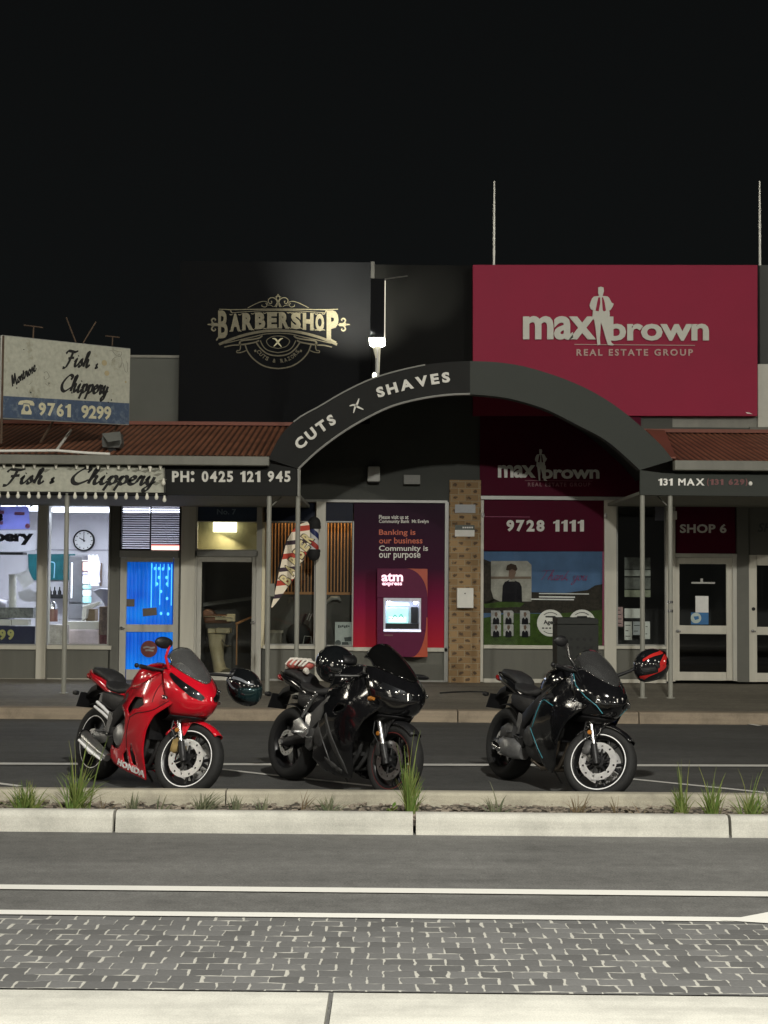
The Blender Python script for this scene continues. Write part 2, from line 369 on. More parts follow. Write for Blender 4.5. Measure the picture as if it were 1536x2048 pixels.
# ================================================================== SETTING: ground, roads, kerbs, paving
YV, YF = 22.3, 25.7            # plane of the verandah front, plane of the shop fronts
def asphalt(name, col, agg=420., spec=.35, rough=.75):
    m, t, b = nodes(name); L = t.links.new
    tc = add(t, 'ShaderNodeTexCoord')
    n1 = add(t, 'ShaderNodeTexNoise'); n1.inputs['Scale'].default_value = 70; n1.inputs['Detail'].default_value = 8; n1.inputs['Roughness'].default_value = .8; L(tc.outputs['Object'], n1.inputs['Vector'])
    n2 = add(t, 'ShaderNodeTexNoise'); n2.inputs['Scale'].default_value = .55; n2.inputs['Detail'].default_value = 5; L(tc.outputs['Object'], n2.inputs['Vector'])
    mp = add(t, 'ShaderNodeMapping'); mp.inputs['Scale'].default_value = (.15, 2.2, 1); L(tc.outputs['Object'], mp.inputs[0])
    n3 = add(t, 'ShaderNodeTexNoise'); n3.inputs['Scale'].default_value = 1.2; n3.inputs['Detail'].default_value = 3; L(mp.outputs[0], n3.inputs['Vector'])
    def mr(n, a, c, lo=.3, hi=.7):
        r = add(t, 'ShaderNodeMapRange'); r.inputs['From Min'].default_value = lo; r.inputs['From Max'].default_value = hi; r.inputs['To Min'].default_value = a; r.inputs['To Max'].default_value = c; L(n.outputs['Fac'], r.inputs['Value']); return r.outputs[0]
    def mul(a, c):
        k = add(t, 'ShaderNodeMath', operation='MULTIPLY'); L(a, k.inputs[0]); L(c, k.inputs[1]); return k.outputs[0]
    n4 = add(t, 'ShaderNodeTexNoise'); n4.inputs['Scale'].default_value = 9; n4.inputs['Detail'].default_value = 7; n4.inputs['Roughness'].default_value = .72; L(tc.outputs['Object'], n4.inputs['Vector'])
    n5 = add(t, 'ShaderNodeTexNoise'); n5.inputs['Scale'].default_value = 1.7; n5.inputs['Detail'].default_value = 4; L(tc.outputs['Object'], n5.inputs['Vector'])
    f = mul(mul(mul(mr(n1, .42, 1.65), mr(n2, .84, 1.16)), mr(n3, .86, 1.14)), mul(mr(n4, .80, 1.22), mr(n5, .84, 1.03, .28, .42)))
    s = add(t, 'ShaderNodeVectorMath', operation='SCALE'); s.inputs[0].default_value = col; L(f, s.inputs['Scale']); L(s.outputs[0], b.inputs['Base Color'])
    b.inputs['Roughness'].default_value = rough; b.inputs['Specular IOR Level'].default_value = spec
    bp = add(t, 'ShaderNodeBump'); bp.inputs['Strength'].default_value = .6; bp.inputs['Distance'].default_value = .006; L(n1.outputs['Fac'], bp.inputs['Height']); L(bp.outputs[0], b.inputs['Normal'])
    return m
M_lane = asphalt('near_asphalt', (.137, .136, .130))
M_road = asphalt('service_road_asphalt', (.072, .072, .069))
M_path = asphalt('footpath_concrete', (.17, .155, .125), spec=.25)
def concrete(name, col, dirt=.35):
    m, t, b = nodes(name); L = t.links.new
    tc = add(t, 'ShaderNodeTexCoord')
    n1 = add(t, 'ShaderNodeTexNoise'); n1.inputs['Scale'].default_value = 2.2; n1.inputs['Detail'].default_value = 9; n1.inputs['Roughness'].default_value = .7; L(tc.outputs['Object'], n1.inputs['Vector'])
    n2 = add(t, 'ShaderNodeTexNoise'); n2.inputs['Scale'].default_value = 130; n2.inputs['Detail'].default_value = 4; L(tc.outputs['Object'], n2.inputs['Vector'])
    mp = add(t, 'ShaderNodeMapping'); mp.inputs['Scale'].default_value = (.5, 6, 14); L(tc.outputs['Object'], mp.inputs[0])
    n3 = add(t, 'ShaderNodeTexNoise'); n3.inputs['Scale'].default_value = 1.5; n3.inputs['Detail'].default_value = 4; L(mp.outputs[0], n3.inputs['Vector'])
    r = add(t, 'ShaderNodeValToRGB'); e = r.color_ramp.elements; e[0].position = .34; e[0].color = c4([c * (1 - dirt) for c in col]); e[1].position = .56; e[1].color = c4(col); L(n1.outputs['Fac'], r.inputs[0])
    mr = add(t, 'ShaderNodeMapRange'); mr.inputs['From Min'].default_value = .3; mr.inputs['From Max'].default_value = .7; mr.inputs['To Min'].default_value = .86; mr.inputs['To Max'].default_value = 1.1; L(n2.outputs['Fac'], mr.inputs['Value'])
    m3 = add(t, 'ShaderNodeMapRange'); m3.inputs['From Min'].default_value = .35; m3.inputs['From Max'].default_value = .65; m3.inputs['To Min'].default_value = .9; m3.inputs['To Max'].default_value = 1.06; L(n3.outputs['Fac'], m3.inputs['Value'])
    k = add(t, 'ShaderNodeMath', operation='MULTIPLY'); L(mr.outputs[0], k.inputs[0]); L(m3.outputs[0], k.inputs[1])
    s = add(t, 'ShaderNodeVectorMath', operation='SCALE'); L(r.outputs[0], s.inputs[0]); L(k.outputs[0], s.inputs['Scale']); L(s.outputs[0], b.inputs['Base Color'])
    b.inputs['Roughness'].default_value = .85
    bp = add(t, 'ShaderNodeBump'); bp.inputs['Strength'].default_value = .35; bp.inputs['Distance'].default_value = .004; L(n2.outputs['Fac'], bp.inputs['Height']); L(bp.outputs[0], b.inputs['Normal'])
    return m
M_kerb = concrete('kerb_concrete', (.66, .65, .585), .22)
M_kerb2 = concrete('weathered_kerb_concrete', (.43, .40, .315), .34)
M_kerb3 = concrete('old_kerb_concrete', (.30, .245, .18), .35)
def paint(name, col, wear=.5):
    m, t, b = nodes(name); L = t.links.new
    tc = add(t, 'ShaderNodeTexCoord'); n = add(t, 'ShaderNodeTexNoise'); n.inputs['Scale'].default_value = 45; n.inputs['Detail'].default_value = 8; n.inputs['Roughness'].default_value = .75; L(tc.outputs['Object'], n.inputs['Vector'])
    r = add(t, 'ShaderNodeValToRGB'); e = r.color_ramp.elements; e[0].position = .26; e[0].color = c4([c * (1 - wear) for c in col]); e[1].position = .42; e[1].color = c4(col); L(n.outputs['Fac'], r.inputs[0]); L(r.outputs[0], b.inputs['Base Color'])
    b.inputs['Roughness'].default_value = .6
    return m
M_line = paint('road_paint', (.80, .79, .74))
M_line2 = paint('worn_road_paint', (.62, .61, .57), .55)

def setts(name):
    """Printed brick paving: dark setts, pale grout that only survives in places."""
    m, t, b = nodes(name); L = t.links.new
    tc = add(t, 'ShaderNodeTexCoord')
    nz = add(t, 'ShaderNodeTexNoise'); nz.inputs['Scale'].default_value = 9; nz.inputs['Detail'].default_value = 3; L(tc.outputs['Object'], nz.inputs['Vector'])
    sb = add(t, 'ShaderNodeVectorMath', operation='SUBTRACT'); L(nz.outputs['Color'], sb.inputs[0]); sb.inputs[1].default_value = (.5, .5, .5)
    sc = add(t, 'ShaderNodeVectorMath', operation='SCALE'); L(sb.outputs[0], sc.inputs[0]); sc.inputs['Scale'].default_value = .034
    ad = add(t, 'ShaderNodeVectorMath', operation='ADD'); L(tc.outputs['Object'], ad.inputs[0]); L(sc.outputs[0], ad.inputs[1])
    sep = add(t, 'ShaderNodeSeparateXYZ'); L(ad.outputs[0], sep.inputs[0])
    def mth(op, a, c=None, cl=False):
        k = add(t, 'ShaderNodeMath', operation=op, use_clamp=cl)
        for i, v in enumerate((a, c)):
            if v is None: continue
            if hasattr(v, 'is_output'): L(v, k.inputs[i])
            else: k.inputs[i].default_value = v
        return k.outputs[0]
    bw, bh = .150, .112
    row = mth('FLOOR', mth('DIVIDE', sep.outputs['Y'], bh))
    off = mth('MULTIPLY', mth('MODULO', mth('ABSOLUTE', row), 2.0), .5)
    gx = mth('ADD', mth('DIVIDE', sep.outputs['X'], bw), off)
    fx = mth('FRACT', mth('ADD', gx, 400.0)); fy = mth('FRACT', mth('ADD', mth('DIVIDE', sep.outputs['Y'], bh), 400.0))
    dx = mth('MULTIPLY', mth('SUBTRACT', .5, mth('ABSOLUTE', mth('SUBTRACT', fx, .5))), bw)     # metres to the joint
    dy = mth('MULTIPLY', mth('SUBTRACT', .5, mth('ABSOLUTE', mth('SUBTRACT', fy, .5))), bh)
    n2 = add(t, 'ShaderNodeTexNoise'); n2.inputs['Scale'].default_value = 6.5; n2.inputs['Detail'].default_value = 3; L(tc.outputs['Object'], n2.inputs['Vector'])
    n4 = add(t, 'ShaderNodeTexNoise'); n4.inputs['Scale'].default_value = 5.2; n4.inputs['Detail'].default_value = 3; L(ad.outputs[0], n4.inputs['Vector'])
    wx = mth('ADD', .0012, mth('MULTIPLY', mth('SUBTRACT', n2.outputs['Fac'], .325, True), .030))   # joint half-widths vary
    wy = mth('ADD', .0009, mth('MULTIPLY', mth('SUBTRACT', n4.outputs['Fac'], .49, True), .052))
    jx = mth('MULTIPLY', mth('SUBTRACT', wx, dx), 350.0, True); jy = mth('MULTIPLY', mth('SUBTRACT', wy, dy), 300.0, True)
    j = mth('MAXIMUM', jx, jy)
    n3 = add(t, 'ShaderNodeTexNoise'); n3.inputs['Scale'].default_value = 60; n3.inputs['Detail'].default_value = 7; n3.inputs['Roughness'].default_value = .75; L(tc.outputs['Object'], n3.inputs['Vector'])
    wn_ = add(t, 'ShaderNodeTexWhiteNoise', noise_dimensions='2D'); cb = add(t, 'ShaderNodeCombineXYZ'); L(mth('FLOOR', gx), cb.inputs[0]); L(row, cb.inputs[1]); L(cb.outputs[0], wn_.inputs['Vector'])
    tone = mth('MULTIPLY', mth('ADD', .78, mth('MULTIPLY', wn_.outputs['Value'], .44)), mth('ADD', .6, mth('MULTIPLY', n3.outputs['Fac'], .8)))
    s = add(t, 'ShaderNodeVectorMath', operation='SCALE'); s.inputs[0].default_value = (.138, .138, .136); L(tone, s.inputs['Scale'])
    mx = add(t, 'ShaderNodeMix', data_type='RGBA'); L(j, mx.inputs['Factor']); L(s.outputs[0], mx.inputs['A']); mx.inputs['B'].default_value = (.50, .49, .44, 1); L(mx.outputs['Result'], b.inputs['Base Color'])
    b.inputs['Roughness'].default_value = .7
    edge = mth('MULTIPLY', mth('MINIMUM', mth('MINIMUM', dx, dy), .012), 60.0)
    hgt = mth('ADD', edge, mth('MULTIPLY', n3.outputs['Fac'], .25))
    bp = add(t, 'ShaderNodeBump'); bp.inputs['Strength'].default_value = .5; bp.inputs['Distance'].default_value = .008; L(hgt, bp.inputs['Height']); L(bp.outputs[0], b.inputs['Normal'])
    return m

def sheet(name, mats, x0, x1, y0, y1, z, kind='structure'):
    b = MB(); b.add([(x0, y0, z), (x1, y0, z), (x1, y1, z), (x0, y1, z)], [(0, 1, 2, 3)]); return b.build(name, mats, None, kind=kind)
# the road falls a hair to the right in the photo: every kerb and line runs along one slightly turned street axis
sheet('ground', M_lane, -160, 160, -80, 320, 0)
def yl(px_l, px_r, z=0.0): return G(0, px_l, z), G(1536, px_r, z)        # a street line by its photo heights at both frame edges
def strip(name, m, a0, a1, b0, b1, z, ext=40, kind='structure'):
    """Sheet between two street lines (near line b, far line a), each given at the two frame edges."""
    def long_(p, q): d = (q - p).normalized(); return p - d * ext, q + d * ext
    (n0, n1), (f0, f1) = long_(b0, b1), long_(a0, a1); b = MB()
    b.add([(v.x, v.y, z) for v in (n0, n1, f1, f0)], [(0, 1, 2, 3)]); return b.build(name, m, None, kind=kind)
strip('service_road', M_road, *[Vector((x, 19.72, 0)) for x in (-5, 5)], *[Vector((x, 12.05, 0)) for x in (-5, 5)], .004)
strip('brick_paving', setts('brick_paving'), *yl(1833, 1847), *yl(1979, 1994), .006)
strip('lane_line', M_line, *yl(1771.5, 1785.5), *yl(1780.5, 1795.5), .008)
strip('paving_edge_strip', M_line, *yl(1823, 1838.5), *yl(1832, 1847), .010)
b = MB(); b.add([tuple(G(x, y, .012)) for x, y in ((1440, 1840), (1470, 1836.5), (1536, 1824), (1700, 1800), (1700, 1849), (1536, 1846))], [(0, 5, 4, 3, 2, 1)]); b.build('splay_marking', M_line, None, kind='structure')
# kerb in front of the viewer: rounded top, joint
def kerb(name, m, p0, p1, w, h, joints, z0=0., r=.035, ext=30, gap=.006, back=.0):
    """Kerb along p0-p1 (its near bottom edge), width w away from the viewer; joints = points along it."""
    d = (p1 - p0).normalized(); nrm = Vector((-d.y, d.x, 0)); L_ = (p1 - p0).length
    cuts = [-ext] + sorted((j - p0).dot(d) for j in joints) + [L_ + ext]
    prof = [(0, 0)] + [(r * .35 + r * (1 - math.cos(a)), h - r + r * math.sin(a)) for a in (0, .4, .8, 1.2, math.pi / 2)] + [(w - r * .6, h), (w - r * .15, h - r * .2), (w, h - r * .7), (w, 0)]
    b = MB()
    for s0, s1 in zip(cuts, cuts[1:]):
        s0 += gap; s1 -= gap; A, B = p0 + d * s0, p0 + d * s1
        pts = lambda q: [q + nrm * u + Vector((0, 0, z0 + v)) for u, v in prof]
        n = len(prof); b.add(pts(A) + pts(B), [(i, i + n, i + 1 + n, i + 1) for i in range(n - 1)] + [tuple(range(n)), tuple(reversed(range(n, 2 * n)))])
    return b.build(name, m, None, smooth=50, kind='structure')
p0, p1 = G(0, 2085, 0), G(1536, 2100, 0)
q0, q1 = G(0, 1977, .045), G(1536, 1992, .045)
kerb('near_kerb', M_kerb, Vector((p0.x, p0.y, 0)), Vector((p1.x, p1.y, 0)), (q0 - p0).y, .045, [G(650, 2090)], r=.03, gap=.011)
p0, p1 = G(0, 1663, 0), G(1536, 1676, 0)
kerb('median_kerb', concrete('median_kerb_concrete', (.57, .56, .50), .25), p0, p1, .155, .15, [G(227, 1665), G(829, 1671), G(1462, 1676)], r=.05, gap=.011)
KN = p0.copy(), p1.copy()
kerb('median_far_kerb', M_kerb2, Vector((-5, 11.94, 0)), Vector((5, 11.94, 0)), .16, .15, [Vector((-1.25, 11.94, 0)), Vector((3.9, 11.94, 0))], r=.03)
kerb('footpath_kerb', M_kerb3, Vector((-9, 19.70, 0)), Vector((9, 19.70, 0)), .30, .155, [Vector((x, 19.7, 0)) for x in (-7.7, -5.3, -2.9, -.4, 1.0, 3.4, 5.9, 8.3)], r=.03, gap=.008)
b = MB(); b.box((-60, 20.0, -.1), (60, 40, .150)); b.build('footpath', M_path, None, kind='structure')
# parking bay lines on the service road
b = MB()
def bay(x0, y0, x1, y1, w=.075, ext=0):
    A, B = G(x0, y0, .0), G(x1, y1, .0); d = (B - A).normalized(); A, B = A - d * ext, B + d * ext; n = Vector((-d.y, d.x, 0)) * w / 2
    b.add([(v.x, v.y, .009) for v in (A - n, B - n, B + n, A + n)], [(0, 1, 2, 3)])
bay(458, 1542, 740, 1573, ext=.15); bay(1267, 1560, 1484, 1582, ext=.3); bay(-60, 1561, 25, 1572, ext=.1)
b.build('parking_bay_lines', M_line2, None, kind='structure')
strip('service_road_line', M_line2, *yl(1527.5, 1531.5), *yl(1531.5, 1535.5), .012)
b = MB(); b.add([tuple(G(x, y, .013)) for x, y in ((1490, 1447), (1500, 1446.4), (1525, 1451.5), (1515, 1452))], [(0, 3, 2, 1)]); b.build('faded_road_mark', M_line2, None, kind='structure')
# planting bed between the kerbs: dark mulch with loose chips
M_mulch = mat('mulch', (.075, .064, .052), .95, var=.5, scale=30, bump=1., bscale=45)
M_chip = mat('bark_chip', (.23, .195, .155), .9, var=.45, scale=3)
rnd = random.Random(3)
b = MB(); nx = 420
def bed(u, v):
    x = -13 + 26 * u; y = 10.905 + 1.03 * v; return Vector((x, y, .035 + .018 * math.sin(x * 7.1 + y * 9) * math.sin(x * 17.3) + rnd.uniform(-.012, .02)))
b.grid(bed, nx, 16)
b.build('mulch_bed', M_mulch, None, smooth=80, kind='structure')
b = MB()
for i in range(2600):
    x = rnd.uniform(-4.6, 4.6); y = rnd.uniform(11.15, 11.92); s = rnd.uniform(.008, .028); a = rnd.uniform(0, 6.3)
    M = Matrix.Translation((x, y, .05 + rnd.uniform(-.01, .02))) @ Matrix.Rotation(a, 4, 'Z') @ Matrix.Rotation(rnd.uniform(-.6, .6), 4, 'X')
    b.box((-s, -s * .4, -s * .22), (s, s * .45, s * .25), M)
b.build('bark_chips', M_chip, None, kind='stuff')
# ================================================================== SHOP FRONTS
M_wall = mat('grey_wall_paint', (.14, .14, .125), .8, spec=.2, var=.10, scale=1.6, bump=.12, bscale=50)
M_wall2 = mat('dark_wall_paint', (.072, .075, .068), .75, spec=.15, var=.10, scale=1.3, bump=.1, bscale=60)
M_riser = mat('riser_paint', (.135, .135, .118), .7, spec=.2, var=.12, scale=3, streak=True)
M_frame = mat('offwhite_frame_paint', (.52, .50, .43), .45, var=.10, scale=5, streak=True)
M_alu = mat('aluminium_frame', (.33, .33, .31), .4, .25, var=.10, scale=5, streak=True)
M_navy = mat('navy_panel', (.005, .008, .02), .5, var=.2, spec=.2)
M_blackpaint = mat('black_paint', (.0045, .005, .006), .6, var=.15, scale=2.5, spec=.06)
M_maroon = mat('maroon_board', (.068, .003, .016), .6, var=.08, scale=2, spec=.08)
M_magenta = mat('magenta_trim', (.22, .012, .075), .5)
M_white = mat('white_paint', (.72, .71, .66), .5, var=.06)
M_letter = mat('pale_lettering', (.62, .61, .56), .5, var=.06)
M_dark = mat('dark_void', (.012, .012, .012), .8, var=.3)
M_chrome = mat('bright_metal', (.75, .75, .75), .18, 1., var=.08)
M_paper = mat('paper', (.68, .68, .66), .8, var=.08, scale=8)
M_glass = glass('window_glass', (.93, .95, .94), .015)
M_doorframe = mat('door_paint', (.44, .43, .385), .45, var=.10, scale=4, streak=True)
M_cream = mat('lit_cream_jamb', (.75, .68, .48), .5, var=.06)  # cream brightened in colour for the light strip from inside

def pane(parent, x0, y0, x1, y1, Y, name='pane', m=None):
    b = MB(); cx, cy = (x0 + x1) / 2, (y0 + y1) / 2
    b.box((P(x0, cy, Y).x, Y, P(cx, y1, Y).z), (P(x1, cy, Y).x, Y + .008, P(cx, y0, Y).z)); return b.build(name, m or M_glass, parent)
def part(parent, name, m, fn, **k):
    b = MB(); fn(b); return b.build(name, m, parent, **k)
def window(parent, x0, y0, x1, y1, t=4, Y=None, m=None, label=None):
    """Window part: frame with a pane and a sill as sub-parts."""
    Y = Y or YF; f = part(parent, 'window', m or M_alu, lambda b: b.frame(x0, y0, x1, y1, Y - .03, .09, t), bevel=.004)
    pane(f, x0 + t, y0 + t, x1 - t, y1 - t, Y + .02)
    if label: f['label'] = label
    return f
def handle(parent, x, y, Y, w=6, m=None):
    def f(b):
        c = P(x, y, Y); b.lathe([(-.03, .0), (-.03, .028), (0, .03)], 14, Matrix.Translation(c)); b.tube([c + Vector((0, -.03, 0)), c + Vector((0, -.06, 0)), c + Vector((w * .011, -.065, -.004))], .011, 8)
    return part(parent, 'handle', m or M_chrome, f, smooth=40)

# ---------------------------------------------------------------- fish and chip shop
A = thing('fish_shop', 'fish and chip shop front with bright lit windows and blue glowing door', 'shop', P(170, 1362, YF))
WT = .22
def f(b):
    b.fb(-260, 855, 372, 997, YF, WT); b.fb(-260, 997, -8, 1362, YF, WT)
    b.fb(357, 997, 372, 1362, YF, WT); b.fb(219, 997, 239, 1362, YF, WT)
part(A, 'wall', M_wall, f)
part(A, 'pilaster', M_frame, lambda b: b.fb(74, 996, 93, 1361, YF - .07, .30), bevel=.006)
part(A, 'pilaster', M_frame, lambda b: b.fb(361, 997, 389, 1362, YF - .06, .28), bevel=.006)
part(A, 'riser', M_riser, lambda b: (b.fb(-8, 1299, 74, 1357, YF, .18), b.fb(93, 1299, 219, 1357, YF, .18)))
part(A, 'base_strip', M_frame, lambda b: (b.fb(-8, 1357, 74, 1363, YF - .02, .2), b.fb(93, 1357, 219, 1363, YF - .02, .2)))
part(A, 'sill', M_frame, lambda b: (b.fb(-8, 1291, 74, 1299, YF - .05, .22), b.fb(93, 1291, 222, 1299, YF - .05, .22)), bevel=.006)
window(A, -8, 997, 76, 1291, 3); window(A, 93, 997, 219, 1291, 3)
# blue door with louvred light above
part(A, 'door_backing', mat('deep_blue', (.01, .03, .2), .6, emit=(0, .03, .25), es=.5), lambda b: b.fb(240, 1116, 356, 1360, YF + .11, .02))  # glow put into the backing for the lit interior
D = part(A, 'door', M_doorframe, lambda b: (b.fb(239, 1115, 252, 1361, YF, .05), b.fb(346, 1115, 357, 1361, YF, .05), b.fb(252, 1115, 346, 1124, YF, .05), b.fb(252, 1249, 346, 1264, YF, .05), b.fb(252, 1339, 346, 1361, YF, .05)), bevel=.004, label='door with two panels of glowing blue strip curtain')
handle(D, 243, 1256, YF)
part(A, 'transom_bar', M_alu, lambda b: b.fb(239, 1101, 357, 1115, YF - .03, .12), bevel=.005)
def blue_strips():
    m, t, b = nodes('blue_strip_curtain'); L = t.links.new
    tc = add(t, 'ShaderNodeTexCoord'); sp = add(t, 'ShaderNodeSeparateXYZ'); L(tc.outputs['Object'], sp.inputs[0])
    n = add(t, 'ShaderNodeTexNoise'); n.inputs['Scale'].default_value = 2.2; n.inputs['Detail'].default_value = 2; L(tc.outputs['Object'], n.inputs['Vector'])
    r = add(t, 'ShaderNodeValToRGB'); e = r.color_ramp.elements; e[0].position = .3; e[0].color = (.0, .07, .55, 1); e[1].position = .75; e[1].color = (.0, .30, 1, 1); L(n.outputs['Fac'], r.inputs[0])
    b.inputs['Base Color'].default_value = (.01, .10, .6, 1); b.inputs['Roughness'].default_value = .3
    L(r.outputs[0], b.inputs['Emission Color']); b.inputs['Emission Strength'].default_value = .55  # glow put into the strips for the neon light behind them
    return m
M_blue = blue_strips()
def curtain(x0, y0, x1, y1, cnt):
    b = MB(); w = (x1 - x0) / cnt
    for i in range(cnt):
        A0, A1 = P(x0 + i * w, y0, YF + .06), P(x0 + (i + 1) * w, y1, YF + .06); xa, xb = A0.x, A0.x + (A1.x - A0.x) * .84
        b.grid(lambda u, v: Vector((xa + (xb - xa) * u, YF + .065 - .018 * math.sin(math.pi * u), A0.z + (A1.z - A0.z) * v)), 6, 1)
    return b.build('strip_curtain', M_blue, D, smooth=60)
curtain(252, 1124, 346, 1249, 12); curtain(252, 1264, 346, 1339, 12)
M_glowblue = mat('lit_cyan', (.1, .5, .8), .4, emit=(.10, .62, 1.0), es=1.1)
b = MB()
for i, x in enumerate((304, 312, 320, 328, 336, 343)):
    b.fb(x - .7, 1128, x + .7, 1136 + (i * 37) % 110, YF + .035, .006)
for x, y in ((310, 1137), (318, 1137), (326, 1138), (338, 1137), (318, 1155), (333, 1155), (314, 1168), (334, 1168), (322, 1183), (334, 1197), (322, 1227), (336, 1228)):
    b.ell(P(x, y, YF + .035), (.022, .008, .03), 8, 6)
b.fb(302, 1126, 303.6, 1215, YF + .035, .006)
b.build('hanging_lights', M_glowblue, D, smooth=50)
quick('door_sticker', [mat('brown_label', (.12, .10, .085), .6)], 'small brown sticker at left edge of the blue door panel', 'sticker', lambda b: b.fb(253, 1198, 269, 1213, YF + .03, .004))
quick('door_sticker', [MATS['brown_label']], 'brown notice low on the blue door panel', 'sticker', lambda b: b.pp([(285, 1217), (313, 1215), (314, 1230), (286, 1233)], YF + .03, .004))
def f(b):
    c = P(298, 1298, YF - .012); n = 28
    b.lathe([(-.006, .001), (-.006, .145), (.004, .145)], n, Matrix.Translation(c))
    b.mi = 1; [stroke(b, q, .03, lambda x, y, l: c + Vector((x, -.008, y)), 0) for q in ([(-.10, .02), (-.03, .035), (.04, .02), (.10, .03)], [(-.06, -.025), (.0, -.02), (.08, -.03)])]
quick('round_sign', [mat('round_sign_red', (.16, .035, .03), .5, var=.25), mat('round_sign_grey', (.30, .30, .31), .5)], 'round dull red sign on the lower panel of the blue door', 'sign', f)
# louvre light over the door: dark slats, lit room behind
lv = part(A, 'louvre_window', M_dark, lambda b: (b.frame(240, 1002, 361, 1101, YF - .02, .07, 2.5), b.fb(299.5, 1004, 301.8, 1099, YF - .02, .05)))
def f(b):
    for i in range(21):
        y = 1007 + i * 4.55
        for xa, xb in ((243, 299), (302, 359)):
            a, c = P(xa, y, YF), P(xb, y, YF); b.prism([(a.x, YF - .012, a.z + .010), (a.x, YF - .012, a.z + .004), (a.x, YF + .02, a.z - .012), (a.x, YF + .02, a.z - .006)], (c.x - a.x, 0, 0))
part(lv, 'slat', mat('louvre_slat', (.03, .03, .04), .4), f)
M_redled = mat('red_led', (.6, .05, .05), .4, emit=(1, .16, .13), es=2.6)
quick('led_sign', [mat('led_core', (1, .8, .75), .4, emit=(1, .62, .55), es=1.8), M_redled], 'small glowing red strip light at the bottom of the louvred window', 'light', lambda b: (b.fb(303, 1092, 358, 1100, YF - .035, .015), setattr(b, 'mi', 1), b.fb(303, 1090, 358, 1092, YF - .035, .015)))

# ---------------------------------------------------------------- barber shop and bank front
B = thing('barber_shop', 'barber shop front with glazed door and timber slat lining behind the window', 'shop', P(520, 1363, YF))
def f(b):
    b.fb(372, 855, 600, 1002, YF + .01, WT); b.fb(600, 780, 960, 1004, YF + .01, WT)
part(B, 'wall', M_wall2, f)
part(B, 'head_trim', M_alu, lambda b: b.fb(389, 999, 895, 1004, YF - .02, .1))
part(B, 'transom_panel', mat('dark_blue_sign', (.012, .03, .07), .4), lambda b: b.fb(391, 1004, 516, 1042, YF + .02, .04))
text_b = MB(); text_px(text_b, 'No. 7', 434, 1018, 472, 1029, YF + .012, .006, bold=.02)
text_b.build('number', mat('faint_number', (.16, .22, .28), .6), B)
tw = window(B, 391, 1042, 516, 1101, 2)
part(B, 'transom_bar', M_alu, lambda b: b.fb(389, 1101, 516, 1113, YF - .04, .14), bevel=.005)
part(B, 'jamb', M_doorframe, lambda b: (b.fb(389, 1004, 393, 1362, YF - .04, .12), b.fb(512, 1004, 523, 1362, YF - .04, .18)), bevel=.004)
D2 = part(B, 'door', M_doorframe, lambda b: (b.fb(393, 1113, 402, 1361, YF, .05), b.fb(503, 1113, 512, 1361, YF, .05), b.fb(402, 1113, 503, 1124, YF, .05), b.fb(402, 1345, 503, 1361, YF, .05)), bevel=.004)
pane(D2, 402, 1124, 503, 1345, YF + .02); handle(D2, 507, 1245, YF, -5)
part(B, 'lit_cream_reveal', M_cream, lambda b: b.fb(523, 1044, 530, 1296, YF + .005, .16))
part(B, 'wall_panel', M_wall2, lambda b: b.fb(523, 1296, 532, 1360, YF, .18))
part(B, 'sign_band', M_navy, lambda b: (b.fb(531, 1006, 630, 1042, YF - .005, .06), b.fb(650, 1006, 706, 1042, YF - .005, .06)))
window(B, 531, 1042, 631, 1291, 3); window(B, 650, 1042, 707, 1293, 3)
part(B, 'pilaster', M_frame, lambda b: b.fb(631, 1003, 650, 1362, YF - .09, .3), bevel=.006)
part(B, 'sill', M_frame, lambda b: (b.fb(526, 1291, 631, 1298, YF - .05, .2), b.fb(650, 1294, 708, 1301, YF - .05, .2), b.fb(706, 1295, 895, 1303, YF - .05, .2)), bevel=.005)
part(B, 'riser', M_riser, lambda b: (b.fb(532, 1298, 631, 1358, YF, .18), b.fb(650, 1301, 890, 1360, YF, .18)))
part(B, 'base_strip', M_alu, lambda b: (b.fb(532, 1358, 631, 1364, YF - .02, .2), b.fb(650, 1360, 890, 1365, YF - .02, .2)))
part(B, 'end_jamb', M_alu, lambda b: b.fb(889, 1004, 897, 1364, YF - .05, .25), bevel=.005)
# printed bank panel: aubergine at the top fading to red at the bottom (the print itself)
def bankprint():
    m, t, b = nodes('bank_panel_print'); L = t.links.new
    tc = add(t, 'ShaderNodeTexCoord'); sp = add(t, 'ShaderNodeSeparateXYZ'); L(tc.outputs['Generated'], sp.inputs[0])
    r = add(t, 'ShaderNodeValToRGB'); e = r.color_ramp.elements; e[0].position = 0; e[0].color = (.45, .02, .035, 1); e[1].position = 1; e[1].color = (.022, .007, .020, 1)
    k = e.new(.30); k.color = (.22, .008, .05, 1); k = e.new(.55); k.color = (.045, .008, .028, 1); L(sp.outputs['Z'], r.inputs[0]); L(r.outputs[0], b.inputs['Base Color']); b.inputs['Roughness'].default_value = .5; b.inputs['Specular IOR Level'].default_value = .08
    return m
BP = thing('bank_panel', 'tall purple to red bank panel around the cash machine', 'wall panel', P(798, 1297, YF))
part(BP, 'board', bankprint(), lambda b: b.fb(707, 1007, 889, 1296, YF - .02, .05))
tb = MB()
text_px(tb, 'Please visit us at', 758, 1030, 817, 1038, YF - .024, .004, bold=.012); text_px(tb, 'Community Bank  Mt Evelyn', 758, 1039, 857, 1048, YF - .024, .004, bold=.012)
text_px(tb, 'Community is', 758, 1091, 856, 1105, YF - .024, .004, bold=.014); text_px(tb, 'our purpose', 758, 1106, 841, 1120, YF - .024, .004, bold=.014)
tb.build('white_text', M_white, BP)
tb = MB(); text_px(tb, 'Banking is', 758, 1059, 831, 1073, YF - .024, .004, bold=.014); text_px(tb, 'our business', 758, 1075, 845, 1087, YF - .024, .004, bold=.014)
tb.build('orange_text', mat('orange_text', (.55, .11, .05), .5), BP)
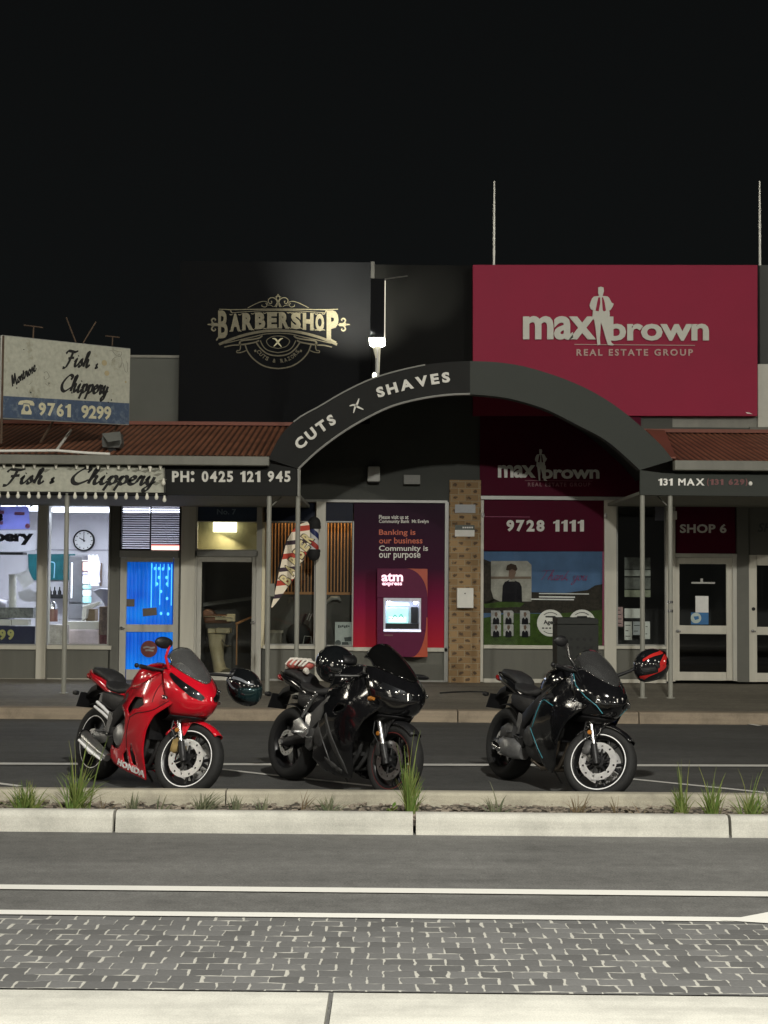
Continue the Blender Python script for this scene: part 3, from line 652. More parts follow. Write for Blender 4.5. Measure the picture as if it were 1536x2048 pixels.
# ATM
YA = YF - .30
T = thing('cash_machine', 'purple and orange cash machine with glowing screen recess', 'cash machine', P(805, 1315, YA))
M_plum = mat('plum_plastic', (.11, .008, .045), .45, var=.08, spec=.2); M_orange = mat('orange_plastic', (.42, .065, .025), .35, var=.06)
part(T, 'body', M_plum, lambda b: (b.fb(754, 1137, 855, 1196, YA, .29), b.fb(754, 1196, 767, 1262, YA, .29), b.fb(842, 1196, 855, 1262, YA, .29), b.fb(754, 1262, 855, 1314, YA, .29)), bevel=.006)
def f(b):
    arc = [P(812 + 43 * math.sin(a), 1195 - 58 * math.cos(a), YA - .003) for a in [i * math.pi / 2 / 10 for i in range(11)]]
    b.prism([P(855, 1138, YA - .003)] + list(arc[:1]) + arc[1:], (0, .003, 0))
    arc = [P(855 - 30 * (1 - math.cos(a)) - 2, 1235 + 79 * math.sin(a), YA - .003) for a in [i * math.pi / 2 / 10 for i in range(11)]]
    b.prism([P(855, 1314, YA - .003), P(855, 1235, YA - .003)] + arc, (0, .003, 0))
part(T, 'orange_panel', M_orange, f)
M_pink = mat('lit_pink_lettering', (1, .8, .85), .4, emit=(1, .55, .68), es=1.3)
tb = MB(); text_px(tb, 'atm', 763, 1146, 806, 1163, YA - .012, .012, bold=.03); text_px(tb, 'express', 764, 1165, 804, 1173, YA - .012, .012, bold=.03); tb.build('lit_sign', M_pink, T)
rc = part(T, 'recess', mat('recess_lining', (.70, .72, .85), .5), lambda b: (b.fb(767, 1196, 842, 1203, YA + .01, .24), b.fb(767, 1203, 771, 1258, YA + .01, .24), b.fb(838, 1203, 842, 1258, YA + .01, .24), b.fb(767, 1258, 842, 1264, YA - .03, .28), b.fb(771, 1203, 838, 1258, YA + .22, .03)))
part(rc, 'screen', mat('atm_screen', (.3, .8, .8), .3, emit=(.42, .95, .86), es=.95), lambda b: b.fb(775, 1217, 816, 1246, YA + .16, .05))
part(rc, 'screen_text', mat('screen_white', (1, 1, 1), .3, emit=(.9, 1, .95), es=1.2), lambda b: (b.fb(778, 1234, 812, 1244, YA + .152, .006), b.fb(776, 1206, 818, 1211, YA + .15, .02)))
part(rc, 'screen_mark', mat('screen_green', (.0, .25, .12), .4), lambda b: stroke(b, [(778, 1236), (784, 1238), (790, 1230), (796, 1237), (802, 1229), (808, 1238)], 1.6, lambda x, y, l: P(x, y, YA + .145), 0))
part(rc, 'keypad_shelf', mat('atm_black', (.015, .016, .02), .3), lambda b: (b.fb(771, 1247, 838, 1257, YA + .06, .14), b.fb(822, 1214, 836, 1246, YA + .15, .05)))
M_atmlamp = mat('atm_lamp', (1, 1, 1), .4, emit=(.80, .84, 1), es=26)
for x in (778, 831): part(rc, 'lamp', M_atmlamp, lambda b: b.ell(P(x, 1205, YA + .05), (.035, .03, .028), 12, 8), smooth=60)
part(rc, 'light_bar', mat('atm_light_bar', (1, 1, 1), .4, emit=(.7, .74, 1), es=1.4), lambda b: (b.fb(767.5, 1259.5, 841.5, 1262.5, YA - .034, .004)))
part(T, 'slot', mat('slot_grey', (.16, .05, .07), .4), lambda b: b.fb(768, 1269, 786, 1272, YA - .008, .02))

# ---------------------------------------------------------------- brick pier
def brickmat():
    m, t, b = nodes('clinker_brick'); L = t.links.new
    tc = add(t, 'ShaderNodeTexCoord'); mp = add(t, 'ShaderNodeMapping'); mp.inputs['Rotation'].default_value = (R(90), 0, 0); L(tc.outputs['Object'], mp.inputs[0])
    br = add(t, 'ShaderNodeTexBrick'); br.inputs['Scale'].default_value = 1; br.inputs['Brick Width'].default_value = .235; br.inputs['Row Height'].default_value = .112; br.inputs['Mortar Size'].default_value = .006
    br.inputs['Color1'].default_value = (.34, .22, .105, 1); br.inputs['Color2'].default_value = (.235, .145, .065, 1); br.inputs['Mortar'].default_value = (.31, .26, .17, 1); L(mp.outputs[0], br.inputs['Vector'])
    sp = add(t, 'ShaderNodeSeparateXYZ'); L(tc.outputs['Object'], sp.inputs[0])
    def mth(op, a, c=None, cl=False):
        k = add(t, 'ShaderNodeMath', operation=op, use_clamp=cl)
        for i, v in enumerate((a, c)):
            if v is None: continue
            if hasattr(v, 'is_output'): L(v, k.inputs[i])
            else: k.inputs[i].default_value = v
        return k.outputs[0]
    row = mth('FLOOR', mth('DIVIDE', sp.outputs['Z'], .112)); off = mth('MULTIPLY', mth('MODULO', row, 2.0), .5)
    fx = mth('SUBTRACT', mth('FRACT', mth('ADD', mth('DIVIDE', sp.outputs['X'], .235), mth('ADD', off, 100.25))), .5); fz = mth('SUBTRACT', mth('FRACT', mth('DIVIDE', sp.outputs['Z'], .112)), .5)
    n = add(t, 'ShaderNodeTexNoise'); n.inputs['Scale'].default_value = 20; n.inputs['Detail'].default_value = 5; L(tc.outputs['Object'], n.inputs['Vector'])
    d2 = mth('ADD', mth('MULTIPLY', mth('MULTIPLY', fx, fx), 10.0), mth('MULTIPLY', mth('MULTIPLY', fz, fz), 5.0))
    spot = mth('MULTIPLY', mth('SUBTRACT', mth('MULTIPLY', n.outputs['Fac'], 1.7), mth('ADD', d2, .50)), 5.0, True)
    mx = add(t, 'ShaderNodeMix', data_type='RGBA'); L(mth('MULTIPLY', spot, .9), mx.inputs['Factor']); L(br.outputs['Color'], mx.inputs['A']); mx.inputs['B'].default_value = (.065, .04, .025, 1); L(mx.outputs['Result'], b.inputs['Base Color'])
    b.inputs['Roughness'].default_value = .8
    hg = mth('SUBTRACT', mth('MULTIPLY', n.outputs['Fac'], .6), mth('MULTIPLY', br.outputs['Fac'], .8)); bp = add(t, 'ShaderNodeBump'); bp.inputs['Strength'].default_value = .8; bp.inputs['Distance'].default_value = .012; L(hg, bp.inputs['Height']); L(bp.outputs[0], b.inputs['Normal'])
    return m
quick('brick_pier', [brickmat()], 'tan brick pier with dark burnt spots between bank and estate agent', 'brick pier', lambda b: b.fb(898, 960, 961, 1366, YF - .12, .4))
quick('wall_plaque', [mat('plaque_grey', (.34, .35, .36), .5)], 'blank grey plaque near the top of the brick pier', 'plaque', lambda b: b.fb(910, 1009, 951, 1026, YF - .135, .015), bevel=.003)
pl = thing('shop_sign', 'small dark and white sign halfway up the brick pier', 'sign', P(929, 1073, YF - .14))
part(pl, 'upper_half', mat('sign_darkgreen', (.02, .035, .02), .4), lambda b: b.fb(910, 1050, 949, 1060, YF - .14, .02))
part(pl, 'lower_half', M_white, lambda b: b.fb(910, 1060, 949, 1073, YF - .14, .02))
part(pl, 'print', M_paper, lambda b: [b.fb(925 + 4.4 * i, 1053.5, 928.4 + 4.4 * i, 1056.5, YF - .143, .004) for i in range(5)])
lb = thing('letterbox', 'white metal letterbox mounted on the brick pier', 'letterbox', P(930, 1216, YF - .26))
part(lb, 'box', M_white, lambda b: b.fb(914, 1176, 947, 1216, YF - .26, .14), bevel=.008)
part(lb, 'flap', M_white, lambda b: b.fb(915, 1177, 946, 1182, YF - .268, .01), bevel=.002)
part(lb, 'lock', M_dark, lambda b: b.lathe([(-.005, .0), (-.005, .012), (.01, .012)], 12, Matrix.Translation(P(930, 1187, YF - .262))))
# small fittings on the dark wall
vt = thing('wall_vent', 'pale rounded box fitted high on the dark wall beneath the arch', 'vent', P(746, 963, YF - .16))
part(vt, 'cover', mat('pale_plastic', (.46, .46, .42), .5), lambda b: b.pp([(735.5, 934), (738, 932.5), (757, 932.5), (759.5, 934), (760.5, 961), (758, 963), (736, 963), (734.5, 961)], YF - .16, .17), bevel=.012)
part(vt, 'lip', M_dark, lambda b: b.fb(737, 963, 758, 965.5, YF - .13, .13))
vt = thing('wall_vent', 'grey flat grille box right of the pale rounded box under the arch', 'vent', P(824, 969, YF - .12))
part(vt, 'cover', mat('grey_plastic', (.20, .20, .18), .5), lambda b: b.fb(807, 949.5, 841, 968.5, YF - .12, .13), bevel=.01)
part(vt, 'grille', MATS['grey_plastic'], lambda b: [b.fb(809, 952 + i * 3.6, 839, 953.4 + i * 3.6, YF - .128, .01) for i in range(5)])
sc = thing('security_light', 'small white rounded lamp under the verandah above the barber door', 'lamp', P(440, 985, YF - .25))
part(sc, 'cover', M_white, lambda b: b.lathe([(-.17, .0), (-.165, .04), (-.13, .062), (-.02, .07), (0, .075)], 20, Matrix.Translation(P(442, 988, YF - .02))), smooth=50)
part(sc, 'bracket', M_wall2, lambda b: b.fb(434, 982, 450, 996, YF - .03, .04), bevel=.004)

# ---------------------------------------------------------------- estate agent front
C_ = thing('estate_agency', 'estate agent shop front with maroon panels and a big window poster', 'shop', P(1130, 1365, YF))
part(C_, 'wall', M_wall2, lambda b: (b.fb(960, 780, 1345, 996, YF + .02, .2), b.fb(1345, 855, 1500, 1003, YF + .02, .2)))
part(C_, 'fascia_board', M_maroon, lambda b: b.fb(960, 775, 1282, 992, YF - .04, .06))
part(C_, 'trim', M_alu, lambda b: b.fb(961, 993, 1345, 1000, YF - .05, .12))
part(C_, 'frame', M_frame, lambda b: (b.fb(961, 1000, 967, 1364, YF - .05, .2), b.fb(1209, 1000, 1233, 1364, YF - .07, .25), b.fb(1333, 1000, 1351, 1363, YF - .05, .2)), bevel=.005)
part(C_, 'sill', M_frame, lambda b: (b.fb(967, 1291, 1209, 1298, YF - .05, .2), b.fb(1233, 1292, 1333, 1298, YF - .05, .2)), bevel=.005)
part(C_, 'riser', M_riser, lambda b: (b.fb(967, 1298, 1209, 1358, YF, .18), b.fb(1233, 1298, 1333, 1360, YF, .18)))
part(C_, 'base_strip', M_frame, lambda b: (b.fb(967, 1358, 1209, 1366, YF - .02, .2), b.fb(1233, 1359, 1333, 1366, YF - .02, .2)))
part(C_, 'transom_panel', M_maroon, lambda b: b.fb(967, 1000, 1209, 1102, YF, .05))
part(C_, 'panel_joint', MATS['magenta_trim'], lambda b: (b.fb(967, 1033, 1060, 1034.2, YF - .004, .006), b.fb(1205, 1103, 1209, 1291, YF - .005, .05)))
tb = MB(); text_px(tb, '9728 1111', 1013, 1040, 1168, 1063, YF - .014, .014, bold=.045, spacing=1.12); tb.build('phone_number', M_letter, C_)
window(C_, 1233, 1000, 1333, 1292, 3, label='dark window with paper notices inside')
part(C_, 'poster_pane', glass('poster_glass', (.96, .97, .97), .0), lambda b: b.fb(967, 1103, 1205, 1291, YF - .004, .004))
# door
part(C_, 'door_panel', M_maroon, lambda b: b.fb(1351, 1004, 1471, 1107, YF, .05))
tb = MB(); text_px(tb, 'SHOP 6', 1360, 1048, 1453, 1066, YF - .012, .012, bold=.03, spacing=1.06); tb.build('shop_number', M_letter, C_)
part(C_, 'door_frame', M_doorframe, lambda b: (b.fb(1351, 1107, 1474, 1115, YF - .03, .1), b.fb(1466, 1115, 1474, 1362, YF - .03, .1)), bevel=.004)
D3 = part(C_, 'door', M_frame, lambda b: (b.fb(1351, 1115, 1359, 1361, YF, .05), b.fb(1453, 1115, 1466, 1361, YF, .05), b.fb(1359, 1115, 1453, 1128, YF, .05), b.fb(1359, 1251, 1453, 1268, YF, .05), b.fb(1359, 1344, 1453, 1361, YF, .05)), bevel=.004)
pane(D3, 1359, 1128, 1453, 1251, YF + .02); pane(D3, 1359, 1268, 1453, 1344, YF + .02, m=glass('dark_glass', (.12, .12, .12), .05))
handle(D3, 1355, 1262, YF, 4)
part(D3, 'push_bar', M_alu, lambda b: (b.fb(1383, 1164, 1430, 1167.5, YF + .0, .02), b.fb(1401, 1157, 1406, 1164, YF + .0, .02)))
# poster artwork (flat print on the window)
PO = thing('window_poster', 'large landscape window poster with portrait photo and thank you message', 'poster', P(1086, 1290, YF))
YP = YF + .012
def flat(name, m, polys, dy=0., parent=PO): return part(parent, name, m, lambda b: [b.pp(q, YP - dy, .003) for q in polys])
flat('sky_print', mat('poster_sky', (.075, .145, .27), .5, var=.25, scale=1.2), [[(967, 1103), (1205, 1103), (1205, 1291), (967, 1291)]])
flat('hill_print', mat('poster_hill', (.032, .027, .02), .6, var=.5, scale=14), [[(967, 1205), (1000, 1195), (1060, 1184), (1130, 1186), (1175, 1180), (1190, 1171), (1205, 1168), (1205, 1226), (967, 1226)], [(967, 1118), (985, 1125), (982, 1165), (990, 1200), (967, 1215)]], .003)
flat('grass_print', mat('poster_grass', (.045, .082, .014), .6, var=.4, scale=8), [[(967, 1236), (1020, 1226), (1100, 1228), (1205, 1220), (1205, 1291), (967, 1291)], [(967, 1208), (1010, 1202), (1050, 1206), (1040, 1214), (970, 1216)]], .005)
flat('photo_print', mat('poster_beige', (.33, .32, .28), .6, var=.3, scale=5), [[(982, 1122), (1055, 1122), (1063, 1130), (1063, 1203), (1000, 1203), (987, 1197), (982, 1180)]], .007)
flat('photo_print_band', mat('poster_brown', (.16, .12, .09), .6), [[(982, 1153), (1062, 1153), (1062, 1158), (982, 1158)]], .009)
def fig(cx, y0, s):   # jacketed bust
    o = [(-.5, 1.9), (-.46, 1.1), (-.36, .92), (-.14, .82), (-.07, .72), (-.16, .55), (-.17, .3), (-.1, .1), (.04, .04), (.16, .12), (.2, .35), (.15, .6), (.08, .74), (.13, .84), (.38, .95), (.48, 1.15), (.5, 1.9)]
    return [(cx + a * s, y0 + b_ * s) for a, b_ in o]
flat('portrait_print', mat('poster_darksuit', (.007, .007, .010), .6), [fig(1024, 1127, 48 * .84)[:5] + [(1017, 1163), (1030, 1163)] + [q for q in fig(1024, 1127, 40.3)[12:]]], .012)
flat('face_print', mat('poster_skin', (.15, .10, .075), .6), [[(1018, 1137), (1030, 1136), (1032, 1146), (1028, 1156), (1022, 1160), (1017, 1152)]], .014)
flat('hair_print', mat('poster_hair', (.045, .03, .02), .6), [[(1012, 1140), (1014, 1131), (1022, 1127), (1032, 1130), (1035, 1138), (1032, 1142), (1024, 1138), (1018, 1141)]], .016)
hs = [(991, 1233), (1016, 1233), (1049, 1233), (991, 1259), (1016, 1259), (1049, 1259)]
flat('headshot_print', mat('poster_light', (.40, .40, .39), .6, var=.35, scale=9), [[(x - 9, y - 12), (x + 8, y - 12), (x + 11, y - 9), (x + 11, y + 13), (x - 9, y + 13)] for x, y in hs], .008)
flat('headshot_body_print', MATS['poster_darksuit'], [fig(x + 1, y - 9, 13)[:4] + [(x - 1.5, y + 2), (x + 1, y + 6), (x + 3.5, y + 2)] + fig(x + 1, y - 9, 13)[13:] for x, y in hs], .011)
flat('headshot_face_print', MATS['poster_skin'], [[(x - 1.5, y - 8), (x + 3, y - 9), (x + 4.5, y - 4), (x + 1.5, y + 2), (x - 1.5, y - 2)] for x, y in hs], .013)
circ = lambda x, y, r: [(x + r * math.cos(i * math.pi / 14), y + r * math.sin(i * math.pi / 14)) for i in range(28)]
flat('badge_print', M_white, [circ(1101, 1246, 27), circ(1164, 1246, 27)], .009)
def f(b):
    for x in (1101, 1164):
        text_px(b, 'Agent', x - 14, 1240, x + 14, 1251, YP - .013, .003, bold=.03); [b.fb(x - 17 + 7 * i, 1255, x - 12.5 + 7 * i, 1257.5, YP - .013, .003) for i in range(5)]
        b.pp([(x - 10, 1232), (x + 10, 1232), (x + 10, 1235), (x - 10, 1235)], YP - .013, .003)
        for s in (-1, 1): stroke(b, [(x + 21 * math.sin(a), 1246 + s * 21 * math.cos(a)) for a in (-.7, -.35, 0, .35, .7)], 1.2, lambda u, v, l: P(u, v, YP - .013), 0)
part(PO, 'badge_text', M_dark, f)
flat('caption_print', M_paper, [[(1078, 1186), (1178, 1187), (1178, 1189), (1078, 1188)], [(1078, 1192), (1150, 1193), (1150, 1196), (1078, 1195)], [(1062, 1197), (1148, 1198), (1148, 1200.5), (1062, 1199.5)]], .008)
def f(b):
    o = P(1080, 1160, YP - .012); put_script(b, 'Thank you', o, Vector((1, 0, 0)), Vector((0, 0, 1)), Vector((0, -1, 0)), .085, pen=.16, slant=.3, sx=1.25)
part(PO, 'message', mat('poster_magenta', (.17, .035, .10), .6), f)
# notices in the dark window and on the door
N = 0
def notice(label, x0, y0, x1, y1, m, Y=YF + .05, lines=0, cat='notice', name='paper_notice'):
    t_ = thing(name, label, cat, P((x0 + x1) / 2, y1, Y)); part(t_, 'sheet', m, lambda b: b.fb(x0, y0, x1, y1, Y, .004))
    if lines:
        def f(b):
            r2 = random.Random(int(x0 + y0))
            for i in range(lines):
                y = y0 + (y1 - y0) * (i + .7) / (lines + .4); b.fb(x0 + 2, y - .7, x0 + 2 + (x1 - x0 - 4) * r2.uniform(.45, 1), y + .7, Y - .003, .003)
        part(t_, 'print', M_dark, f)
    return t_
M_dull = mat('dull_print', (.11, .115, .105), .6, var=.4, scale=9)
notice('dull listing card second from top in the dark window', 1249, 1140, 1301, 1152, mat('listing_pale', (.26, .27, .25), .6, var=.3, scale=9))
notice('dark listing card at the top of the dark window', 1249, 1115, 1301, 1138, M_dull)
notice('dark listing card in the middle of the dark window', 1249, 1155, 1301, 1178, M_dull)
notice('greenish listing card below the middle of the dark window', 1249, 1180, 1301, 1194, mat('listing_green', (.22, .235, .17), .6, var=.3, scale=9))
notice('narrow pink and white flyer at the left edge of the dark window', 1232.5, 1214, 1246, 1253, mat('flyer_pink', (.42, .27, .27), .6, var=.3, scale=20), lines=4)
notice('white flyer with a rounded white panel low in the dark window', 1249, 1217, 1280, 1236, M_paper)
notice('white printed flyer with small dark marks at the bottom of the dark window', 1249, 1243, 1264, 1280, M_paper, lines=3)
notice('grey flyer with dark print between two white flyers in the dark window', 1266, 1243, 1286, 1270, mat('flyer_grey', (.36, .38, .40), .6), lines=2)
notice('white flyer with dark dots at the right bottom of the dark window', 1289, 1243, 1300, 1278, M_paper, lines=2)
notice('pale lilac notice at the top of the dark window behind the posts', 1310, 1006, 1333, 1041, mat('lilac_paper', (.24, .22, .28), .6))
notice('small white notice taped to the glass of the shop 6 door', 1391, 1192, 1417, 1225, M_paper, Y=YF + .012)
dn = notice('blue notice with a pale round emblem on the shop 6 door', 1382, 1225, 1417, 1249, mat('notice_blue', (.02, .13, .33), .5), Y=YF + .012)
part(dn, 'emblem', mat('emblem_pale', (.42, .50, .47), .5), lambda b: b.pp(circ(1392, 1236, 10.5), YF + .008, .004))
part(dn, 'emblem_mark', MATS['notice_blue'], lambda b: b.pp([(1387, 1233), (1397, 1232), (1398, 1238), (1390, 1240)], YF + .005, .003))
quick('fixture_box', [M_white], 'small white box fixed beside the verandah post by the shop 6 door', 'box', lambda b: b.fb(1334, 1022, 1354, 1039, YF - .12, .07), bevel=.008)
quick('bright_clip', [mat('clip_glint', (.8, .8, .8), .3, .5)], 'tiny bright clip on the left frame edge of the maroon transom panel', 'clip', lambda b: b.ell(P(966, 1030, YF - .06), (.025, .02, .05), 8, 6))
quick('bright_clip', [MATS['clip_glint']], 'tiny bright clip on the right frame edge of the maroon transom panel', 'clip', lambda b: b.ell(P(1211, 1031, YF - .08), (.025, .02, .05), 8, 6))

# ---------------------------------------------------------------- next shop at the right edge
E = thing('neighbouring_shop', 'grey shop front with glazed door cut off at the right picture edge', 'shop', P(1540, 1366, YF))
part(E, 'wall', M_wall, lambda b: (b.fb(1500, 855, 1800, 1003, YF, .22), b.fb(1474, 1003, 1498, 1364, YF - .03, .25), b.fb(1600, 1003, 1800, 1364, YF, .22)))
part(E, 'transom_panel', M_wall, lambda b: b.fb(1498, 1003, 1600, 1110, YF + .01, .05))
tb = MB(); text_px(tb, 'SHOP 5', 1515, 1046, 1600, 1064, YF + .002, .008, bold=.02, shear=.25); tb.build('shop_number', mat('dark_lettering', (.05, .055, .055), .5), E)
D4 = part(E, 'door', M_frame, lambda b: (b.fb(1498, 1110, 1514, 1364, YF, .05), b.fb(1584, 1110, 1600, 1364, YF, .05), b.fb(1514, 1110, 1584, 1131, YF, .05), b.fb(1514, 1254, 1584, 1270, YF, .05), b.fb(1514, 1346, 1584, 1364, YF, .05)), bevel=.004)
pane(D4, 1514, 1131, 1584, 1254, YF + .02); pane(D4, 1514, 1270, 1584, 1346, YF + .02, m=MATS['dark_glass'])
handle(D4, 1505, 1262, YF, 4); part(D4, 'lock', M_dark, lambda b: b.lathe([(-.012, .0), (-.012, .03), (.0, .032)], 14, Matrix.Translation(P(1507, 1218, YF))))
# ================================================================== ROOMS BEHIND THE GLASS
M_roomwhite = mat('room_white', (.62, .61, .64), .7, var=.05, scale=2)
M_tile = mat('room_floor', (.30, .29, .28), .5)
def room(label, px0, px1, depth, wallm, floorm, ceilm, zt=3.05):
    x0, x1 = P(px0, 1200, YF).x, P(px1, 1200, YF).x; y0, y1 = YF + .23, YF + depth
    t_ = thing('shop_room', label, 'room', ((x0 + x1) / 2, y1, .15))
    part(t_, 'back_wall', wallm, lambda b: b.box((x0, y1, .15), (x1, y1 + .1, zt)))
    part(t_, 'side_wall', wallm, lambda b: (b.box((x0 - .1, y0, .15), (x0, y1, zt)), b.box((x1, y0, .15), (x1 + .1, y1, zt))))
    part(t_, 'floor', floorm, lambda b: b.box((x0, y0, .152), (x1, y1, .17)))
    part(t_, 'ceiling', ceilm, lambda b: b.box((x0, y0, zt), (x1, y1, zt + .1)))
    return t_, x0, x1, y0, y1
# --- chip shop: bright, bluish
RA, ax0, ax1, ay0, ay1 = room('white painted inside of the fish and chip shop', -120, 362, 3.6, M_roomwhite, M_tile, M_roomwhite, 3.2)
YB = ay1
M_tube = mat('cool_tube', (1, 1, 1), .4, emit=(.80, .85, 1.0), es=7)
for k, (px, Y) in enumerate(((25, YF + 1.2), (170, YF + 1.6), (300, YF + 1.6))):
    c = P(px, 1000, Y)
    quick('ceiling_light', [M_tube], ('fluorescent ceiling light behind the left chip shop window', 'fluorescent ceiling light above the wall clock', 'fluorescent ceiling light behind the louvred window')[k], 'ceiling light', lambda b: b.box((c.x - .6, Y - .12, 3.12), (c.x + .6, Y + .12, 3.18)), group='ceiling lights of the chip shop')
al = bpy.data.lights.new('room_light', 'AREA'); ao = bpy.data.objects.new('room_light', al); COL.objects.link(ao); al.size = 2.6; al.size_y = .5; al.shape = 'RECTANGLE'; al.energy = 125; al.color = (.82, .86, 1.0)
ao.location = ((ax0 + ax1) / 2, YF + 1.6, 3.08)
ck = thing('wall_clock', 'round white wall clock with black rim on the chip shop wall', 'clock', P(168, 1103, YB - .06))
cc = P(168, 1081, YB - .05); rr = 21.5 * YB / FPX
part(ck, 'face', M_paper, lambda b: b.lathe([(-.01, .0), (-.01, rr * .88), (.02, rr * .88)], 40, Matrix.Translation(cc)))
part(ck, 'rim', M_dark, lambda b: b.lathe([(-.035, rr * .86), (-.04, rr * .93), (-.03, rr), (.03, rr)], 40, Matrix.Translation(cc)), smooth=50)
def f(b):
    for a, l, w in ((R(-60), .5, .012), (R(0), .75, .009)):
        d = Vector((math.sin(a), 0, math.cos(a))); n = Vector((d.z, 0, -d.x)) * w; o = cc + Vector((0, -.018, 0)); b.prism([o - n - d * .03, o + n - d * .03, o + d * rr * l + n * .6, o + d * rr * l - n * .6], (0, .003, 0))
part(ck, 'hand', M_dark, f)
def f(b):
    for i in range(12):
        a = i * math.pi / 6; d = Vector((math.sin(a), 0, math.cos(a))); n = Vector((d.z, 0, -d.x)) * .008; o = cc + Vector((0, -.013, 0)); b.prism([o + d * rr * .68 - n, o + d * rr * .68 + n, o + d * rr * .8 + n, o + d * rr * .8 - n], (0, .002, 0))
part(ck, 'hour_marks', M_dark, f)
def slab(name, label, cat, x0, y0, x1, y1, Y, d, m, **k):
    return quick(name, [m], label, cat, lambda b: b.fb(x0, y0, x1, y1, Y, d), **k)
M_teal = mat('teal_board', (.0, .13, .15), .4, var=.3, scale=4)
mb_ = thing('menu_board', 'teal menu board on the chip shop wall behind the white pilaster', 'menu board', P(90, 1160, YB - .05))
part(mb_, 'board', M_teal, lambda b: b.pp([(56, 1108), (150, 1108), (150, 1160), (68, 1160), (60, 1150), (57, 1135)], YB - .05, .04))
part(mb_, 'line_art', mat('board_cyan', (.3, .65, .85), .4), lambda b: stroke(b, [(94, 1124), (104, 1124), (109, 1127), (109, 1140), (108, 1156)], 2.2, lambda x, y, l: P(x, y, YB - .058), 0))
slab('wall_rail', 'thin rail along the chip shop wall below the clock', 'rail', -60, 1098, 230, 1100.5, YB - .03, .03, mat('rail_grey', (.35, .35, .38), .5))
fr = thing('drinks_fridge', 'tall grey drinks fridge with glowing edge in the chip shop', 'fridge', P(158, 1245, YB - .5))
part(fr, 'body', mat('fridge_grey', (.22, .22, .23), .35), lambda b: b.fb(137, 1111, 166, 1238, YB - .55, .5), bevel=.02)
part(fr, 'door', mat('fridge_door', (.16, .16, .17), .25), lambda b: b.fb(138, 1113, 163, 1205, YB - .58, .03), bevel=.01)
part(fr, 'handle', mat('lit_white', (1, 1, 1), .4, emit=(.85, .88, 1), es=1.0), lambda b: b.fb(142, 1125, 144.5, 1196, YB - .60, .02))
fs = thing('display_stand', 'narrow glowing display stand of coloured packets beside the fridge', 'display stand', P(171, 1245, YB - .7))
M_lit = MATS['lit_white']
part(fs, 'frame', M_white, lambda b: (b.fb(164, 1120, 179, 1122, YB - .8, .3), b.fb(165, 1208, 178, 1243, YB - .78, .3)))
for i, (y0, y1, c) in enumerate(((1124, 1142, (1, .62, .52)), (1144, 1150, (.45, .45, .7)), (1151, 1168, (.95, .95, 1)), (1170, 1178, (.45, .85, .85)), (1180, 1192, (.9, .95, 1)), (1193, 1206, (.4, .8, .85)))):
    part(fs, 'packet_row', mat('packet_%d' % i, c, .5, emit=c, es=.75), lambda b: b.fb(165, y0, 178, y1, YB - .82, .25), bevel=.02)
lg = thing('plastic_bags', 'bundle of hanging white plastic bags in the lit chip shop', 'bags', P(188, 1175, YB - .9))
def f(b):
    for i in range(7):
        x = 178 + i * 2.6; a = P(x, 1110 + (i % 3) * 3, YB - .9); c = P(x + 4, 1165 + (i * 7) % 14, YB - .9); b.tube([a, a.lerp(c, .35) + Vector((.02, -.03, 0)), a.lerp(c, .7) + Vector((-.015, .02, 0)), c], [.02, .045, .04, .03], 8)
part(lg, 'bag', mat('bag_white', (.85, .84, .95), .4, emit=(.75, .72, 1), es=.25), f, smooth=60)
bx = thing('counter', 'white shop counter with a pale red front band behind the window', 'counter', P(165, 1290, YF + 1.0))
part(bx, 'top', M_white, lambda b: b.pp([(132, 1243), (196, 1243), (199, 1258), (138, 1262)], YF + 1.0, .5))
part(bx, 'front', mat('counter_pinkwhite', (.68, .58, .60), .6, var=.2, scale=5), lambda b: b.fb(134, 1259, 199, 1289, YF + .95, .4), bevel=.03)
quick('counter_display', [M_white], 'white sloping counter display top above the counter', 'display', lambda b: b.pp([(166, 1212), (198, 1203), (199, 1208), (181, 1216), (174, 1218), (171, 1236), (163, 1243), (164, 1222)], YF + 1.3, .25), bevel=.01)
M_carton = mat('carton_brown', (.17, .12, .085), .7, var=.4, scale=14)
slab('carton', 'brown patterned carton stack at the right edge of the chip shop window', 'carton', 198, 1213, 217, 1270, YF + .9, .4, M_carton, bevel=.01)
slab('carton', 'dark red box beneath the brown patterned cartons', 'carton', 199, 1270, 216, 1289, YF + .9, .4, mat('carton_red', (.12, .03, .03), .6), bevel=.01)
slab('carton', 'plain brown box under the sloping counter display', 'carton', 172, 1218, 190, 1243, YF + 1.5, .3, mat('carton_tan', (.22, .16, .10), .7), bevel=.01)
quick('curved_cowl', [mat('roll_grey', (.40, .40, .45), .5)], 'grey curved cowl hanging at the right of the chip shop window', 'cowl', lambda b: b.pp([(185, 1182), (200, 1176), (216, 1178), (217, 1210), (211, 1214), (203, 1200), (193, 1190)], YF + 1.1, .3), bevel=.02)
slab('pipe', 'brown upright pipe on the chip shop wall right of the bags', 'pipe', 200, 1126, 203, 1172, YB - .1, .05, M_carton)
sh = thing('wall_shelf', 'black shelf with small bottles behind the white pilaster', 'shelf', P(110, 1197, YB - .3))
part(sh, 'board', M_dark, lambda b: b.fb(93, 1189, 126, 1197, YB - .35, .3))
for x in (100, 109, 119): part(sh, 'bottle', M_dark, lambda b: b.lathe([(0, .0), (0, .035), (.06, .035), (.09, .014), (.15, .012), (.15, 0)], 10, Matrix.Translation(P(x, 1189, YB - .25)), axis='z'), smooth=40)
bt = thing('shaker_bottle', 'steel topped brown shaker bottle on the ledge beside the pilaster', 'bottle', P(104, 1245, YF + .6))
part(bt, 'body', mat('bottle_brown', (.22, .10, .08), .4), lambda b: b.lathe([(0, .0), (0, .10), (.2, .10), (.24, .08)], 16, Matrix.Translation(P(104, 1243, YF + .6)), axis='z'), smooth=40)
